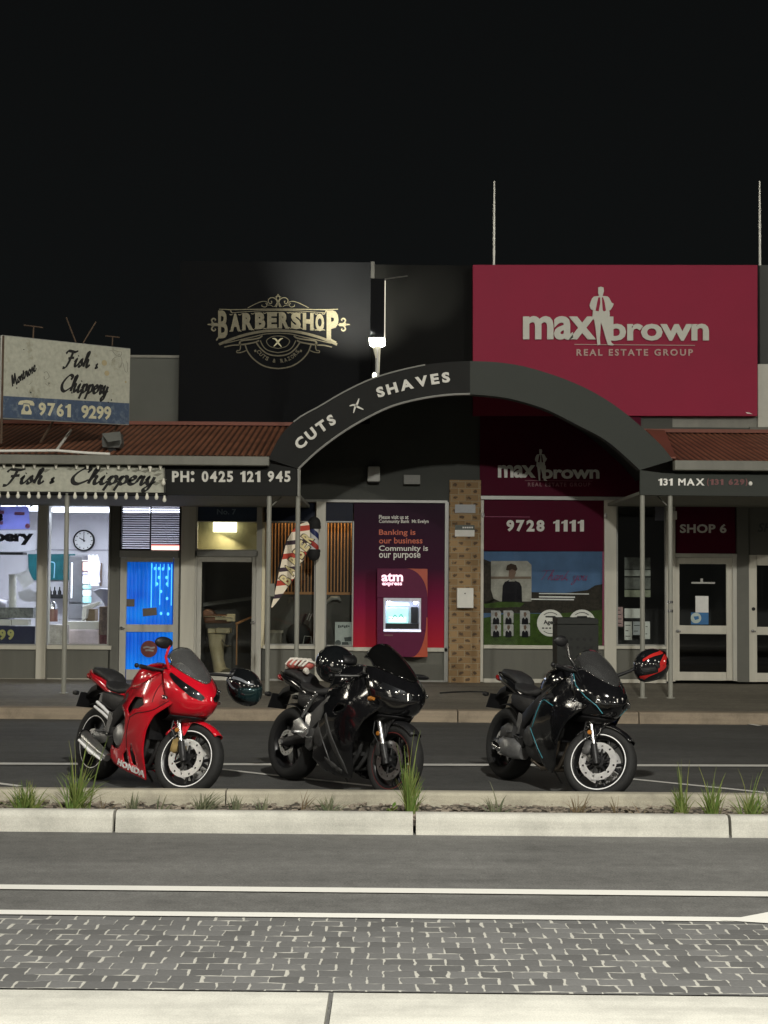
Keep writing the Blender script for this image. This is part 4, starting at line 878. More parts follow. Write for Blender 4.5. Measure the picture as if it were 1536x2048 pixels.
part(bt, 'cap', M_chrome, lambda b: b.lathe([(.22, .095), (.30, .09), (.36, .04), (.36, 0)], 16, Matrix.Translation(P(104, 1243, YF + .6)), axis='z'), smooth=40)
slab('stacked_trays', 'stack of pale trays on the ledge right of the pilaster', 'trays', 95, 1250, 130, 1288, YF + .5, .35, mat('trays_pale', (.42, .39, .35), .6, var=.35, scale=9), bevel=.01)
# left window: hanging sign, sheets, goods, blue band
hs_ = thing('window_sign', 'white hanging window sign with dark lettering and a blue photo panel', 'sign', P(20, 1104, YF + .1))
part(hs_, 'board', sheer('sign_white', (.92, .92, .95), .75), lambda b: b.pp([(-60, 1060.5), (73, 1060.5), (71, 1100), (40, 1103), (-60, 1104)], YF + .10, .002))
part(hs_, 'photo_panel', sheer('photo_blue', (.55, .58, .95), .75), lambda b: b.pp([(-60, 1014), (52, 1012), (58, 1016), (60, 1058), (-60, 1060)], YF + .095, .002))
part(hs_, 'price_tag', sheer('tag_salmon', (.85, .45, .42)), lambda b: (b.fb(29, 1024, 49, 1030, YF + .09, .004), b.fb(-4, 1021, 8, 1028, YF + .09, .004), b.pp(circ(55, 1052, 5), YF + .09, .004), b.fb(-8, 1042, 6, 1049, YF + .09, .004)))
tb = MB(); text_px(tb, 'Chippery', -92, 1060, 67, 1090, YF + .085, .004, bold=.05, spacing=.92); text_px(tb, 'e', -10, 1026, 6, 1042, YF + .085, .004, bold=.05); tb.build('lettering', mat('lettering_ink', (.02, .02, .035), .5), hs_)
quick('hook_row', [M_dark], 'row of small dark hooks hanging at the top of the left window', 'hooks', lambda b: [b.pp([(14 + i * 9, 1001 + (i % 2) * 3), (20 + i * 9, 1000 + (i % 3) * 2), (21 + i * 9, 1006 + (i % 2) * 5), (15 + i * 9, 1008 + (i % 3) * 4)], YF + .3, .01) for i in range(7)])
slab('ledge_shelf', 'dark shelf edge below the hanging window sign', 'shelf', -60, 1104, 46, 1109, YF + .35, .3, M_dark)
quick('paper_sheet', [sheer('paper_sheer', (.75, .75, .76))], 'tilted white sheet of paper taped inside the left window', 'paper', lambda b: b.pp([(31, 1149), (56, 1138), (68, 1165), (47, 1180)], YF + .07, .003))
quick('paper_sheet', [sheer('paper_grey', (.6, .6, .62))], 'crumpled grey paper below the tilted white sheet', 'paper', lambda b: b.pp([(36, 1184), (60, 1176), (74, 1186), (72, 1204), (48, 1203), (38, 1196)], YF + .075, .003))
quick('grey_appliance', [mat('appliance_grey', (.24, .23, .25), .4, .3)], 'grey rounded appliance inside the left chip shop window', 'appliance', lambda b: b.secs([(P(-20, 1200, YF + 1).x, .75, 1.3, .2, YF + 1), (P(0, 1200, YF + 1).x, .7, 1.55, .3, YF + 1), (P(18, 1200, YF + 1).x, .7, 1.5, .3, YF + 1), (P(26, 1200, YF + 1).x, .75, 1.2, .2, YF + 1)], 16), smooth=50)
quick('paper_cups', [M_white], 'tall stack of white cups beside the grey appliance', 'cups', lambda b: [b.lathe([(0, .0), (0, .06), (.12, .075), (.12, .0)], 12, Matrix.Translation(P(25, 1222 - i * 12, YF + .7)), axis='z') for i in range(6)], smooth=40)
slab('counter_tray', 'grey metal tray of goods along the left window ledge', 'tray', -20, 1215, 66, 1236, YF + .5, .3, mat('tray_goods', (.20, .21, .20), .5, var=.6, scale=14))
slab('white_box', 'white box on the ledge at the left edge of the window', 'box', -20, 1239, 22, 1251, YF + .4, .2, M_white, bevel=.008)
slab('white_box', 'second white box on the ledge beside the pilaster', 'box', 24, 1239, 57, 1251, YF + .4, .2, M_white, bevel=.008)
bn = thing('window_banner', 'dark blue banner with yellow phone digits along the bottom of the left window', 'banner', P(20, 1288, YF + .06))
part(bn, 'sheet', mat('banner_blue', (.015, .02, .07), .5), lambda b: b.fb(-60, 1252, 70, 1290, YF + .06, .006))
tb = MB(); text_px(tb, '9761 9299', -112, 1259, 28, 1280, YF + .052, .004, bold=.05); tb.build('phone_number', mat('digit_yellow', (.50, .48, .18), .5), bn)
# --- barber: warm, dim
M_bwall = mat('barber_wall', (.11, .105, .095), .7)
RB, bx0, bx1, by0, by1 = room('dim inside of the barber shop with timber slats', 376, 712, 2.6, M_bwall, mat('barber_floor', (.06, .05, .045), .4), M_bwall, 3.2)
M_slat = mat('timber_slat', (.46, .22, .075), .5, var=.25, scale=3, streak=True)
sw = thing('slat_screen', 'row of vertical timber slats lining the barber shop window', 'slat screen', P(620, 1190, YF + .5))
def f(b):
    x = 536
    while x < 706:
        b.fb(x, 1046, x + 2.3, 1184, YF + .5, .05); x += 6.6
part(sw, 'slat', M_slat, f); part(sw, 'bottom_rail', M_slat, lambda b: b.fb(532, 1184, 708, 1189, YF + .49, .07)); part(sw, 'backing', mat('slat_backing', (.035, .02, .012), .7), lambda b: b.fb(532, 1044, 708, 1184, YF + .56, .02))
part(sw, 'lower_board', mat('lower_board', (.07, .066, .058), .7), lambda b: b.fb(532, 1189, 708, 1300, YF + .5, .05))
bl = thing('lamp_panel', 'glowing cream lamp over the barber door', 'lamp', P(450, 1065, YF + .35))
M_warm = mat('warm_lamp', (1, .95, .75), .4, emit=(1, .92, .62), es=4.5)
part(bl, 'diffuser', M_warm, lambda b: b.fb(426, 1043, 473, 1064, YF + .45, .08), bevel=.01)
part(bl, 'bracket', M_dark, lambda b: b.fb(430, 1036, 468, 1043, YF + .48, .05))
quick('lobby_wall', [mat('lobby_paint', (.30, .285, .17), .7)], 'olive painted bulkhead behind the lamp over the barber door', 'bulkhead', lambda b: b.fb(386, 1030, 520, 1103, YF + .62, .05))
wl = bpy.data.lights.new('barber_lamp_light', 'AREA'); wo = bpy.data.objects.new('barber_lamp_light', wl); COL.objects.link(wo); wl.size = .3; wl.energy = 7; wl.color = (1, .82, .5); wo.location = P(455, 1070, YF + .40); wo.rotation_euler = (R(-8), R(25), 0)
wl = bpy.data.lights.new('barber_spot_light', 'AREA'); wo = bpy.data.objects.new('barber_spot_light', wl); COL.objects.link(wo); wl.shape = 'RECTANGLE'; wl.size = 1.5; wl.size_y = .1; wl.energy = 5; wl.color = (1, .68, .34); wo.location = P(640, 1030, YF + .25); wo.rotation_euler = (R(24), 0, 0)
bc = thing('barber_chair', 'brown leather barber chair on a cream pedestal behind the glazed door', 'barber chair', P(440, 1345, YF + 1))
M_leather = mat('brown_leather', (.16, .075, .045), .4, var=.3, scale=8); M_creamp = mat('cream_enamel', (.60, .52, .34), .35, var=.12)
YC = YF + 1.0
part(bc, 'seat', M_leather, lambda b: (b.fb(407, 1229, 461, 1247, YC, .5),), bevel=.05)
part(bc, 'backrest', M_leather, lambda b: b.pp([(406, 1240), (405, 1222), (413, 1217), (425, 1222), (434, 1238)], YC + .1, .35), bevel=.03)
part(bc, 'arm_rest', M_creamp, lambda b: (b.fb(453, 1228, 470, 1243, YC - .05, .1), b.fb(430, 1232, 453, 1240, YC - .04, .06)), bevel=.01)
part(bc, 'skirt', M_creamp, lambda b: (b.fb(431, 1256, 460, 1267, YC + .05, .35), b.fb(415, 1257, 431, 1267, YC + .1, .3)), bevel=.02)
part(bc, 'rail', M_chrome, lambda b: b.tube([P(408, 1233, YC - .05), P(440, 1233, YC - .06), P(465, 1236, YC - .05)], .012, 8), smooth=40)
part(bc, 'pedestal', M_creamp, lambda b: b.tube([P(434, 1268, YC + .2), P(433, 1290, YC + .2), P(436, 1320, YC + .2), P(440, 1340, YC + .15), P(446, 1349, YC + .1)], [.17, .14, .11, .12, .16], 16), smooth=50)
part(bc, 'foot_rest', M_chrome, lambda b: b.tube([P(444, 1280, YC), P(451, 1292, YC - .1), P(462, 1292, YC - .12)], .016, 8), smooth=40)
cs = thing('console_table', 'dim timber console behind the barber chair', 'table', P(480, 1330, YF + 1.6))
part(cs, 'top', M_slat, lambda b: b.pp([(470, 1246), (512, 1228), (513, 1232), (472, 1250)], YF + 1.5, .3)); part(cs, 'leg', M_slat, lambda b: b.fb(472, 1248, 474.5, 1330, YF + 1.5, .04)); part(cs, 'leg', M_slat, lambda b: b.fb(505, 1238, 507.5, 1330, YF + 1.5, .04))
quick('wall_ledge', [mat('mirror_frame', (.22, .22, .21), .3, .5)], 'pale ledge across the dim barber room wall', 'ledge', lambda b: b.pp([(400, 1206), (510, 1192), (510, 1199), (400, 1214)], YF + 2.2, .08))
bxs = thing('storage_box', 'small pale lidded box on the barber window ledge', 'box', P(553, 1282, YF + .3))
part(bxs, 'body', mat('box_card', (.20, .185, .155), .7), lambda b: b.fb(536, 1266, 563, 1287, YF + .22, .2)); part(bxs, 'lid', mat('box_lid', (.33, .31, .26), .6), lambda b: b.fb(534, 1261, 566, 1266, YF + .21, .22))
quick('spray_bottle', [M_dark], 'dark bottle with a curved handle on the barber window ledge', 'bottle', lambda b: (b.ell(P(598, 1268, YF + .3), (.22, .12, .20), 14, 9), b.tube([P(600, 1258, YF + .25), P(606, 1240, YF + .25), P(612, 1228, YF + .25)], .02, 8)), smooth=50)
quick('wire_rack', [M_alu], 'small wire rack beside the dark bottle in the barber window', 'rack', lambda b: (b.tube([P(606, 1288, YF + .2), P(609, 1272, YF + .2), P(622, 1273, YF + .2), P(624, 1288, YF + .2)], .008, 6), b.tube([P(614, 1240, YF + .2), P(619, 1227, YF + .2)], .008, 6), b.tube([P(618, 1242, YF + .2), P(623, 1230, YF + .2)], .008, 6)))
po = thing('poster', 'white poster with grey printed shapes in the narrow barber window', 'poster', P(688, 1293, YF + .05))
part(po, 'sheet', mat('poster_paper', (.46, .49, .48), .6, var=.10, scale=12), lambda b: b.fb(670, 1244, 704, 1293, YF + .05, .004))
def f(b):
    b.pp(circ(676, 1286, 6), YF + .045, .004); b.pp([(688, 1275), (704, 1273), (704, 1282), (690, 1283)], YF + .045, .004); b.pp([(684, 1284), (696, 1284), (698, 1291), (683, 1291)], YF + .045, .004)
    [b.fb(676 + 4 * i, 1250 + (i % 2), 679 + 4 * i, 1256 - (i % 3), YF + .045, .003) for i in range(6)]
part(po, 'print', mat('poster_print', (.09, .10, .10), .6), f)
quick('wall_tap', [M_alu], 'pale curved tap on the dim wall of the narrow barber window', 'tap', lambda b: b.tube([P(654, 1205, YF + .48), P(664, 1196, YF + .4), P(677, 1196, YF + .4), P(681, 1202, YF + .4)], [.035, .04, .04, .02], 8), smooth=50)
# --- estate agent: dark room
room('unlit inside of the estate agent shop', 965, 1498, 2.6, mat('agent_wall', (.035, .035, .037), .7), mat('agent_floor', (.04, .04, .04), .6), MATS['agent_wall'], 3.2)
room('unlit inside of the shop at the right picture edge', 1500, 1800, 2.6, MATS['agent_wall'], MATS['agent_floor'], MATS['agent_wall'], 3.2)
# roof over the rooms and parapet base
quick('building_shell', [M_wall2], 'long flat roofed shop building behind the shop fronts', 'building', lambda b: b.box((-10.5, YF + .25, 3.32), (10.5, YF + 8, 3.7)))
# ================================================================== VERANDAH, ARCH, SIGNS
M_arch_l = mat('charcoal_fascia', (.010, .0105, .010), .65, var=.10, scale=1.5, spec=.2)
M_arch_r = mat('grey_fascia', (.040, .045, .040), .65, var=.08, scale=1.5, spec=.25)
M_gutter = mat('gutter_paint', (.17, .17, .145), .5, var=.15, scale=3, streak=True)
M_post = mat('post_paint', (.27, .27, .235), .5, var=.15, scale=4, streak=True)
M_soffit = mat('soffit_paint', (.20, .20, .17), .8)
def roofmat():
    m, t, b = nodes('red_corrugated'); L = t.links.new
    tc = add(t, 'ShaderNodeTexCoord'); n = add(t, 'ShaderNodeTexNoise'); n.inputs['Scale'].default_value = 2.5; n.inputs['Detail'].default_value = 7; L(tc.outputs['Object'], n.inputs['Vector'])
    r = add(t, 'ShaderNodeValToRGB'); e = r.color_ramp.elements; e[0].position = .3; e[0].color = (.17, .066, .036, 1); e[1].position = .7; e[1].color = (.28, .115, .062, 1); L(n.outputs['Fac'], r.inputs[0]); b.inputs['Roughness'].default_value = .6
    sp = add(t, 'ShaderNodeSeparateXYZ'); L(tc.outputs['Object'], sp.inputs[0])      # shade painted into the valleys as darker stripes
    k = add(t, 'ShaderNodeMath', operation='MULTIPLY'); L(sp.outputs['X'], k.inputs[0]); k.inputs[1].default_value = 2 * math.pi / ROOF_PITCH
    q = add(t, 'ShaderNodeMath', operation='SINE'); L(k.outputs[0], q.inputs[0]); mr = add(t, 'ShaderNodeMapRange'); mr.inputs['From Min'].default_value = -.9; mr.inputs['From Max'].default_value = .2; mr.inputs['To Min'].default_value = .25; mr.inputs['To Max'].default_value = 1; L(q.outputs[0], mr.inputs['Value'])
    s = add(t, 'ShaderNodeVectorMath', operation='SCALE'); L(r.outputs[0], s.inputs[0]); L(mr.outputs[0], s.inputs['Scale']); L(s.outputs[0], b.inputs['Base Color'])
    return m
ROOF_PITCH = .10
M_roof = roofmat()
def corrug(x0, x1, ye, yr, ze, zr, xo=0., pitch=.10, amp=.011):
    b = MB(); nx = int((x1 - x0) / pitch * 8)
    b.grid(lambda u, v: Vector((x0 + (x1 - x0) * u, ye + (yr - ye) * v, ze + (zr - ze) * v + amp * math.sin(2 * math.pi * (x0 + (x1 - x0) * u - xo) / pitch))), nx, 1)
    return b
# left verandah
zs = P(300, 992, YV).z
VL = thing('verandah', 'left verandah with red corrugated roof and phone number fascia', 'verandah', P(300, 1392, YV))
xl, xr = -8.5, P(540, 912, YV).x
e0, r0 = P(250, 909, YV - .08), P(300, 850, YF - .05)
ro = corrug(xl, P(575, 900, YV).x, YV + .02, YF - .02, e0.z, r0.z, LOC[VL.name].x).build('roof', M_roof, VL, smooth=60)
part(ro, 'ridge_flashing', mat('flashing_red', (.17, .05, .03), .6), lambda b: b.box((xl, YF - .12, r0.z + .0), (P(600, 850, YF).x, YF, r0.z + .06)))
gl_, gr_ = P(0, 914, YV - .15), P(537, 919, YV - .15)
part(VL, 'gutter', M_gutter, lambda b: b.prism([(xl, YV - .18, e0.z - .16), (xl, YV - .18, e0.z - .02), (xl, YV - .0, e0.z - .02), (xl, YV - .0, e0.z - .16)], (xr - xl, 0, 0)), bevel=.012)
part(VL, 'fascia', M_arch_l, lambda b: b.pp([(322, 924), (537, 926), (597, 938), (597, 992), (322, 990)], YV, .07), bevel=.004)
part(VL, 'fascia_backing', M_arch_l, lambda b: b.box((xl, YV + .02, zs), (P(334, 960, YV).x, YV + .07, e0.z - .12)))
part(VL, 'soffit', M_soffit, lambda b: b.box((xl, YV + .08, zs + .02), (P(597, 990, YV).x, YF, zs + .07)))
tb = MB(); text_px(tb, 'PH: 0425 121 945', 344, 942, 581, 964, YV - .016, .016, bold=.035, spacing=1.05); tb.build('phone_number', M_letter, VL)
def post(parent, x, yt, yb, r=.036, Y=None, bend=True):
    Y = Y or YV + .05
    def f(b):
        p = P(x, yb, Y); z1 = P(x, yt, Y).z; b.tube([(p.x, Y, .15), (p.x, Y, z1 + .02)], r, 14)
        b.lathe([(0, .0), (0, r * 2), (.012, r * 2), (.014, r)], 14, Matrix.Translation((p.x, Y, .15)), axis='z')
    return part(parent, 'post', M_post, f, smooth=40)
post(VL, 127, 984, 1392); post(VL, 534, 984, 1392)
part(VL, 'brace', M_post, lambda b: b.tube([P(545, 1010, YV + .1), P(570, 988, YV + .6)], .012, 6))
rv = quick('conduit', [M_white], 'white pipe run along the gutter and up the left roof', 'pipe', lambda b: (b.tube([P(-10, 902, YV - .12), P(113, 901, YV - .12), P(175, 906, YV - .12), P(220, 908, YV - .12)], .022, 8), b.tube([P(113, 901, YV - .1), P(128, 880, YV + .75), P(142, 861, YV + 1.9)], .022, 8)), smooth=50)
fl = thing('floodlight', 'dark box floodlight sitting on the left corrugated roof', 'floodlight', P(222, 898, YV + .6))
part(fl, 'housing', mat('housing_grey', (.09, .095, .09), .5), lambda b: b.pp([(203, 878), (205, 868), (240, 865), (243, 885), (238, 896), (204, 895)], YV + .35, .25), bevel=.012)
part(fl, 'hood', mat('hood_grey', (.15, .155, .145), .5), lambda b: b.prism([P(204, 868, YV + .33), P(240, 864, YV + .33), P(242, 880, YV + .12), P(216, 884, YV + .12)], (0, .02, .012)))
part(fl, 'bracket', M_dark, lambda b: b.fb(216, 893, 232, 904, YV + .4, .05))
# right verandah
VR = thing('verandah', 'right verandah with red corrugated roof and pale lettering on its fascia', 'verandah', P(1420, 1392, YV))
er, rr0 = P(1440, 922, YV - .08), P(1420, 866, YF - .05)
xa = P(1345, 925, YV).x
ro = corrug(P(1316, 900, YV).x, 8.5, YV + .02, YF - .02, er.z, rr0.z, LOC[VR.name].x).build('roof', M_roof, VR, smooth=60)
part(ro, 'ridge_flashing', MATS['flashing_red'], lambda b: b.box((P(1270, 862, YF).x, YF - .12, rr0.z), (8.5, YF, rr0.z + .06)))
part(ro, 'hip_flashing', mat('flashing_light', (.20, .066, .04), .6), lambda b: b.prism([P(1292, 862, YF - .15) + Vector((0, 0, .03)), P(1330, 864, YF - .15) + Vector((0, 0, .03)), P(1352, 918, YV - .02) + Vector((0, 0, .03)), P(1340, 918, YV - .02) + Vector((0, 0, .03))], (0, 0, -.02)))
part(VR, 'gutter', M_gutter, lambda b: b.prism([(xa, YV - .18, er.z - .15), (xa, YV - .18, er.z - .0), (xa, YV, er.z - .0), (xa, YV, er.z - .15)], (8.5 - xa, 0, 0)), bevel=.012)
part(VR, 'fascia', M_arch_r, lambda b: b.pp([(1325, 946), (1700, 952), (1700, 995), (1280, 990), (1280, 940)], YV, .07), bevel=.004)
zr_ = P(1420, 992, YV).z
part(VR, 'soffit', M_soffit, lambda b: b.box((P(1282, 990, YV).x, YV + .08, zr_ + .02), (8.5, YF, zr_ + .07)))
tb = MB(); text_px(tb, '131 MAX', 1317, 957, 1409, 971, YV - .012, .012, bold=.03); tb.build('white_number', mat('bright_white', (.85, .84, .80), .4), VR)
tb = MB(); text_px(tb, '(131 629)', 1414, 957, 1495, 972, YV - .010, .010, bold=.04); tb.build('red_number', mat('faded_red', (.16, .055, .055), .5), VR)
part(VR, 'stud', M_white, lambda b: b.ell(P(1501, 967, YV - .01), (.03, .012, .034), 10, 7), smooth=50)
post(VR, 1285, 988, 1392); post(VR, 1341, 988, 1392)
part(VR, 'brace', M_post, lambda b: b.tube([P(1312, 990, YV + .6), P(1333, 1010, YV + .1)], .012, 6))
for y in (1204, 1222): part(VR, 'post_clamp', M_chrome, lambda b: b.lathe([(-.02, .0), (-.02, .042), (.02, .042), (.02, 0)], 12, Matrix.Translation((P(1341, 1392, YV + .05).x, YV + .05, P(1341, y, YV).z)), axis='z'), smooth=40)
# arch
AR = thing('entry_arch', 'wide segmental arch over the footpath with raised white words on its dark half', 'arch', P(940, 1392, YV))
outer = [(537, 918), (560, 873), (594, 838), (638, 813), (675, 791), (711, 772), (748, 756), (794, 742), (854, 729), (900, 724), (940, 722), (990, 724), (1040, 731), (1085, 743), (1129, 758), (1181, 781), (1233, 813), (1281, 852), (1322, 890), (1346, 920)]
inner = [(597, 938), (638, 900), (690, 862), (742, 832), (789, 811), (846, 797), (898, 790), (940, 788.5), (985, 792), (1028, 799), (1093, 819), (1161, 853), (1200, 873), (1233, 897), (1280, 940)]
def cut(pts, a, c): return [p for p in pts if a <= p[0] <= c]
def band(o, i, m, name): return part(AR, name, m, lambda b: [b.pp([o[k], o[k + 1], i[k + 1], i[k]], YV - .02, .30) for k in range(len(o) - 1)])
def resample(pts, n):
    v = catmull([(x, y, 0) for x, y in pts], 8); d = [0]
    for p, q in zip(v, v[1:]): d.append(d[-1] + (q - p).length)
    out = []
    for k in range(n + 1):
        s = d[-1] * k / n; j = max(i for i in range(len(d)) if d[i] <= s + 1e-9); j = min(j, len(v) - 2); t = (s - d[j]) / max(1e-9, d[j + 1] - d[j]); p = v[j].lerp(v[j + 1], t); out.append((p.x, p.y))
    return out
def ribbon_solid(name, m, o, i, Y, d):
    b = MB(); n = len(o); vs = []
    for Yk in (Y, Y + d):
        for q in (o, i): vs += [P(x, y, Y) + Vector((0, Yk - Y, 0)) for x, y in q]
    fs = []
    for k in range(n - 1):
        fs += [(k, k + 1, n + k + 1, n + k), (2 * n + k + 1, 2 * n + k, 3 * n + k, 3 * n + k + 1), (k + 1, k, 2 * n + k, 2 * n + k + 1), (n + k, n + k + 1, 3 * n + k + 1, 3 * n + k)]
    fs += [(0, n, 3 * n, 2 * n), (n - 1, 3 * n - 1, 4 * n - 1, 2 * n - 1)]
    b.add(vs, fs); return b.build(name, m, AR, smooth=35)
lo, li = resample(cut(outer, 500, 940), 26), resample(cut(inner, 500, 940), 26)
ro_, ri_ = resample(cut(outer, 940, 1400), 26), resample(cut(inner, 940, 1400), 26)
ribbon_solid('dark_half', M_arch_l, lo, li, YV - .02, .22); ribbon_solid('grey_half', M_arch_r, ro_, ri_, YV - .022, .222)
# barrel soffit from the arch back to the wall
vault = [(x, y + 7) for x, y in lo] + [(x, y + 7) for x, y in ro_[1:]]
def f(b):
    vs = []
    for d, up in ((.19, -.03), (YF - YV + .02, -.03), (.19, .02), (YF - YV + .02, .02)): vs += [P(x, y, YV) + Vector((0, d, up)) for x, y in vault]
    n = len(vault); fs = []
    for k in range(n - 1): fs += [(k, k + 1, n + k + 1, n + k), (2 * n + k, 3 * n + k, 3 * n + k + 1, 2 * n + k + 1), (k, 2 * n + k, 2 * n + k + 1, k + 1)]
    b.add(vs, fs)
part(AR, 'vault', mat('vault_paint', (.035, .036, .033), .75, spec=.2), f, smooth=50)
part(AR, 'edge_trim', M_alu, lambda b: (b.tube([P(x, y - .5, YV - .03) for x, y in li], .017, 6), b.tube([P(x, y, YV - .03) for x, y in lo[5:22]], .012, 6), b.tube([P(597, 938, YV - .03), P(597, 992, YV - .03)], .017, 6)), smooth=50)
post(AR, 592, 940, 1392)
# letters following the curve
def arc_word(mb, s, a, c, bsl, cap, Y, d, bold=.045):
    """s set along the photo polyline a -> c (baseline curve bsl(t))."""
    ws = [text2d(ch, bold=bold)[3] for ch in s]; ws = [min(w, 1.4) for w in ws]; gap = .22; tot = sum(ws) + gap * (len(ws) - 1); x = 0
    for ch, w in zip(s, ws):
        t0, t1 = x / tot, (x + w) / tot; p0, p1 = bsl(t0), bsl(t1); A_, B_ = P(*p0, Y), P(*p1, Y); U = B_ - A_; N_ = Vector((-U.z, 0, U.x)).normalized() * (cap * Y / FPX)
        put_text(mb, ch, lambda u, v: A_ + U * u + N_ * v, (0, d, 0), bold=bold); x += w + gap
tb = MB()
def bz(p, q, r): return lambda t: tuple((1 - t) ** 2 * a + 2 * t * (1 - t) * b_ + t * t * c for a, b_, c in zip(p, q, r))
arc_word(tb, 'CUTS', 0, 0, bz((600, 901), (636, 868), (674, 846)), 22, YV - .045, .026)
arc_word(tb, 'SHAVES', 0, 0, bz((757, 796), (825, 773), (901, 764)), 21, YV - .045, .026)
tb.build('white_words', M_letter, AR)
tb = MB()
for q in ([(699, 812), (708, 810), (718, 815), (727, 819)], [(718, 797), (715, 806), (710, 815), (707, 826)]): stroke(tb, q, 4.2, lambda x, y, l: P(x, y, YV - .05 - l), .0, taper=True)
tb.build('crossed_razors', M_letter, AR)

# ---------------------------------------------------------------- parapet and big signs
PW = YF + .02
PP = thing('parapet_wall', 'grey parapet wall showing left of the black barber board', 'wall', P(200, 862, PW))
part(PP, 'wall', mat('parapet_grey', (.10, .105, .095), .8, spec=.2, var=.1, scale=1), lambda b: b.fb(-300, 712, 358, 862, PW + .06, .2))
part(PP, 'capping', M_gutter, lambda b: b.fb(-300, 708, 358, 713, PW + .03, .26))
quick('parapet_wall', [mat('parapet_black', (.0045, .0047, .0045), .6, var=.15, scale=.8, spec=.06)], 'black parapet wall between the barber board and the maroon estate board', 'wall', lambda b: b.fb(740, 530, 950, 862, PW + .09, .2))
quick('parapet_wall', [M_gutter], 'grey wall strip under the maroon estate board', 'wall', lambda b: b.fb(945, 833, 1516, 864, PW + .04, .2))
quick('parapet_wall', [mat('parapet_white', (.46, .46, .41), .7, var=.08)], 'white parapet wall cut by the right picture edge', 'wall', lambda b: b.fb(1516, 729, 1760, 861, PW + .0, .25))
quick('roof_board', [mat('board_darkgrey', (.030, .032, .03), .6)], 'dark board above the white parapet at the right edge', 'board', lambda b: b.fb(1520, 531, 1760, 729, PW + .08, .1))
BB = thing('sign_board', 'large black barbershop sign board with gold ornamental lettering', 'sign board', P(553, 845, PW))
part(BB, 'board', M_blackpaint, lambda b: b.fb(359, 523, 741, 846, PW - .10, .18), bevel=.004)
part(BB, 'side_flange', mat('flange_grey', (.016, .016, .014), .5), lambda b: b.fb(741, 523, 749, 556, PW - .10, .12))
M_gold = mat('brushed_gold', (.125, .112, .072), .42, .4, var=.2, scale=30)
M_gold2 = mat('dull_gold', (.08, .07, .042), .5, .3, var=.25, scale=20)
YS = PW - .115
def sx(x, y): return 410 + x / 4.955, 580 + y / 4.953         # from the enlarged view of the emblem
def SP(x, y, l=0): a, c = sx(x, y); return P(a, c, YS - l)
tb = MB()
word = 'ARBERSHO'; xs = [245, 365, 492, 612, 728, 848, 965, 1090, 1195]
for k, ch in enumerate(word):
    x0, x1 = xs[k] + 4, xs[k + 1] - 15
    top = lambda x: 218 + 22 * abs((x - 720) / 500) ** 2; bot = lambda x: 380 + 34 * abs((x - 720) / 480) ** 1.6
    put_text(tb, ch, lambda u, v: SP(x0 + (x1 - x0) * u, bot(x0 + (x1 - x0) * u) + (top(x0 + (x1 - x0) * u) - bot(x0 + (x1 - x0) * u)) * v, .012), (0, .014, 0), bold=.06)
    for ys_, s in ((top(x0), 1), (bot(x0), -1)):      # spurs that make the letters ornate
        for xx in (x0, x1 - 14): stroke(tb, [(xx - 8, ys_ + s * 2), (xx + 8, ys_ + s * 9), (xx + 26, ys_ + s * 2)], 10, lambda a, c, l: SP(a, c, .0125 + l), 0, taper=True)
put_text(tb, 'B', lambda u, v: SP(130 + 95 * u, 478 - 275 * v, .012), (0, .014, 0), bold=.03)
put_text(tb, 'P', lambda u, v: SP(1205 + 118 * u, 492 - 290 * v, .012), (0, .014, 0), bold=.05)
st = lambda q, w, lift=.010: stroke(tb, q, w, lambda a, c, l: SP(a, c, lift + l), 0, taper=False)
stp = lambda q, w, lift=.010: stroke(tb, q, w, lambda a, c, l: SP(a, c, lift + l), 0, taper=True)
st([(1240, 480), (1255, 495), (1300, 518)], 16); st([(130, 470), (122, 486), (112, 500)], 14)
# end scrolls and spikes
for mx in (1, -1):
    X = lambda x: 724 + mx * (x - 724) * (1 if mx > 0 else .985)
    stp([(X(1318), 345), (X(1360), 342), (X(1436), 342)], 22); stp([(X(1330), 330), (X(1372), 330), (X(1392), 300), (X(1372), 282), (X(1352), 294), (X(1362), 308)], 16); stp([(X(1330), 356), (X(1372), 356), (X(1392), 386), (X(1372), 404), (X(1352), 392), (X(1362), 378)], 16)
    stp([(X(1380), 318), (X(1395), 340), (X(1380), 366)], 14)
    # top bars
    st([(X(724), 190), (X(860), 190), (X(1000), 192), (X(1180), 195), (X(1318), 190)], 9); st([(X(724), 203), (X(900), 206), (X(1060), 216), (X(1190), 226)], 6); stp([(X(1190), 226), (X(1200), 206), (X(1195), 196)], 12)
    # crown scrollwork
    st([(X(724), 40), (X(738), 62), (X(756), 72)], 6); st([(X(724), 58), (X(742), 80), (X(724), 110), (X(706), 140), (X(690), 168)], 6); st([(X(745), 170), (X(732), 140), (X(740), 100), (X(768), 78), (X(800), 78), (X(822), 100), (X(816), 128), (X(796), 134), (X(786), 118), (X(796), 108)], 8)
    st([(X(770), 168), (X(800), 150), (X(830), 150)], 5); st([(X(836), 150), (X(832), 124), (X(856), 112), (X(900), 118), (X(960), 142), (X(1030), 178)], 6); st([(X(850), 128), (X(836), 150), (X(852), 168), (X(884), 162), (X(886), 146)], 6)
tb.build('gold_lettering', M_gold, BB)
tb = MB()
st2 = lambda q, w, lift=.008: stroke(tb, q, w, lambda a, c, l: SP(a, c, lift + l), 0)
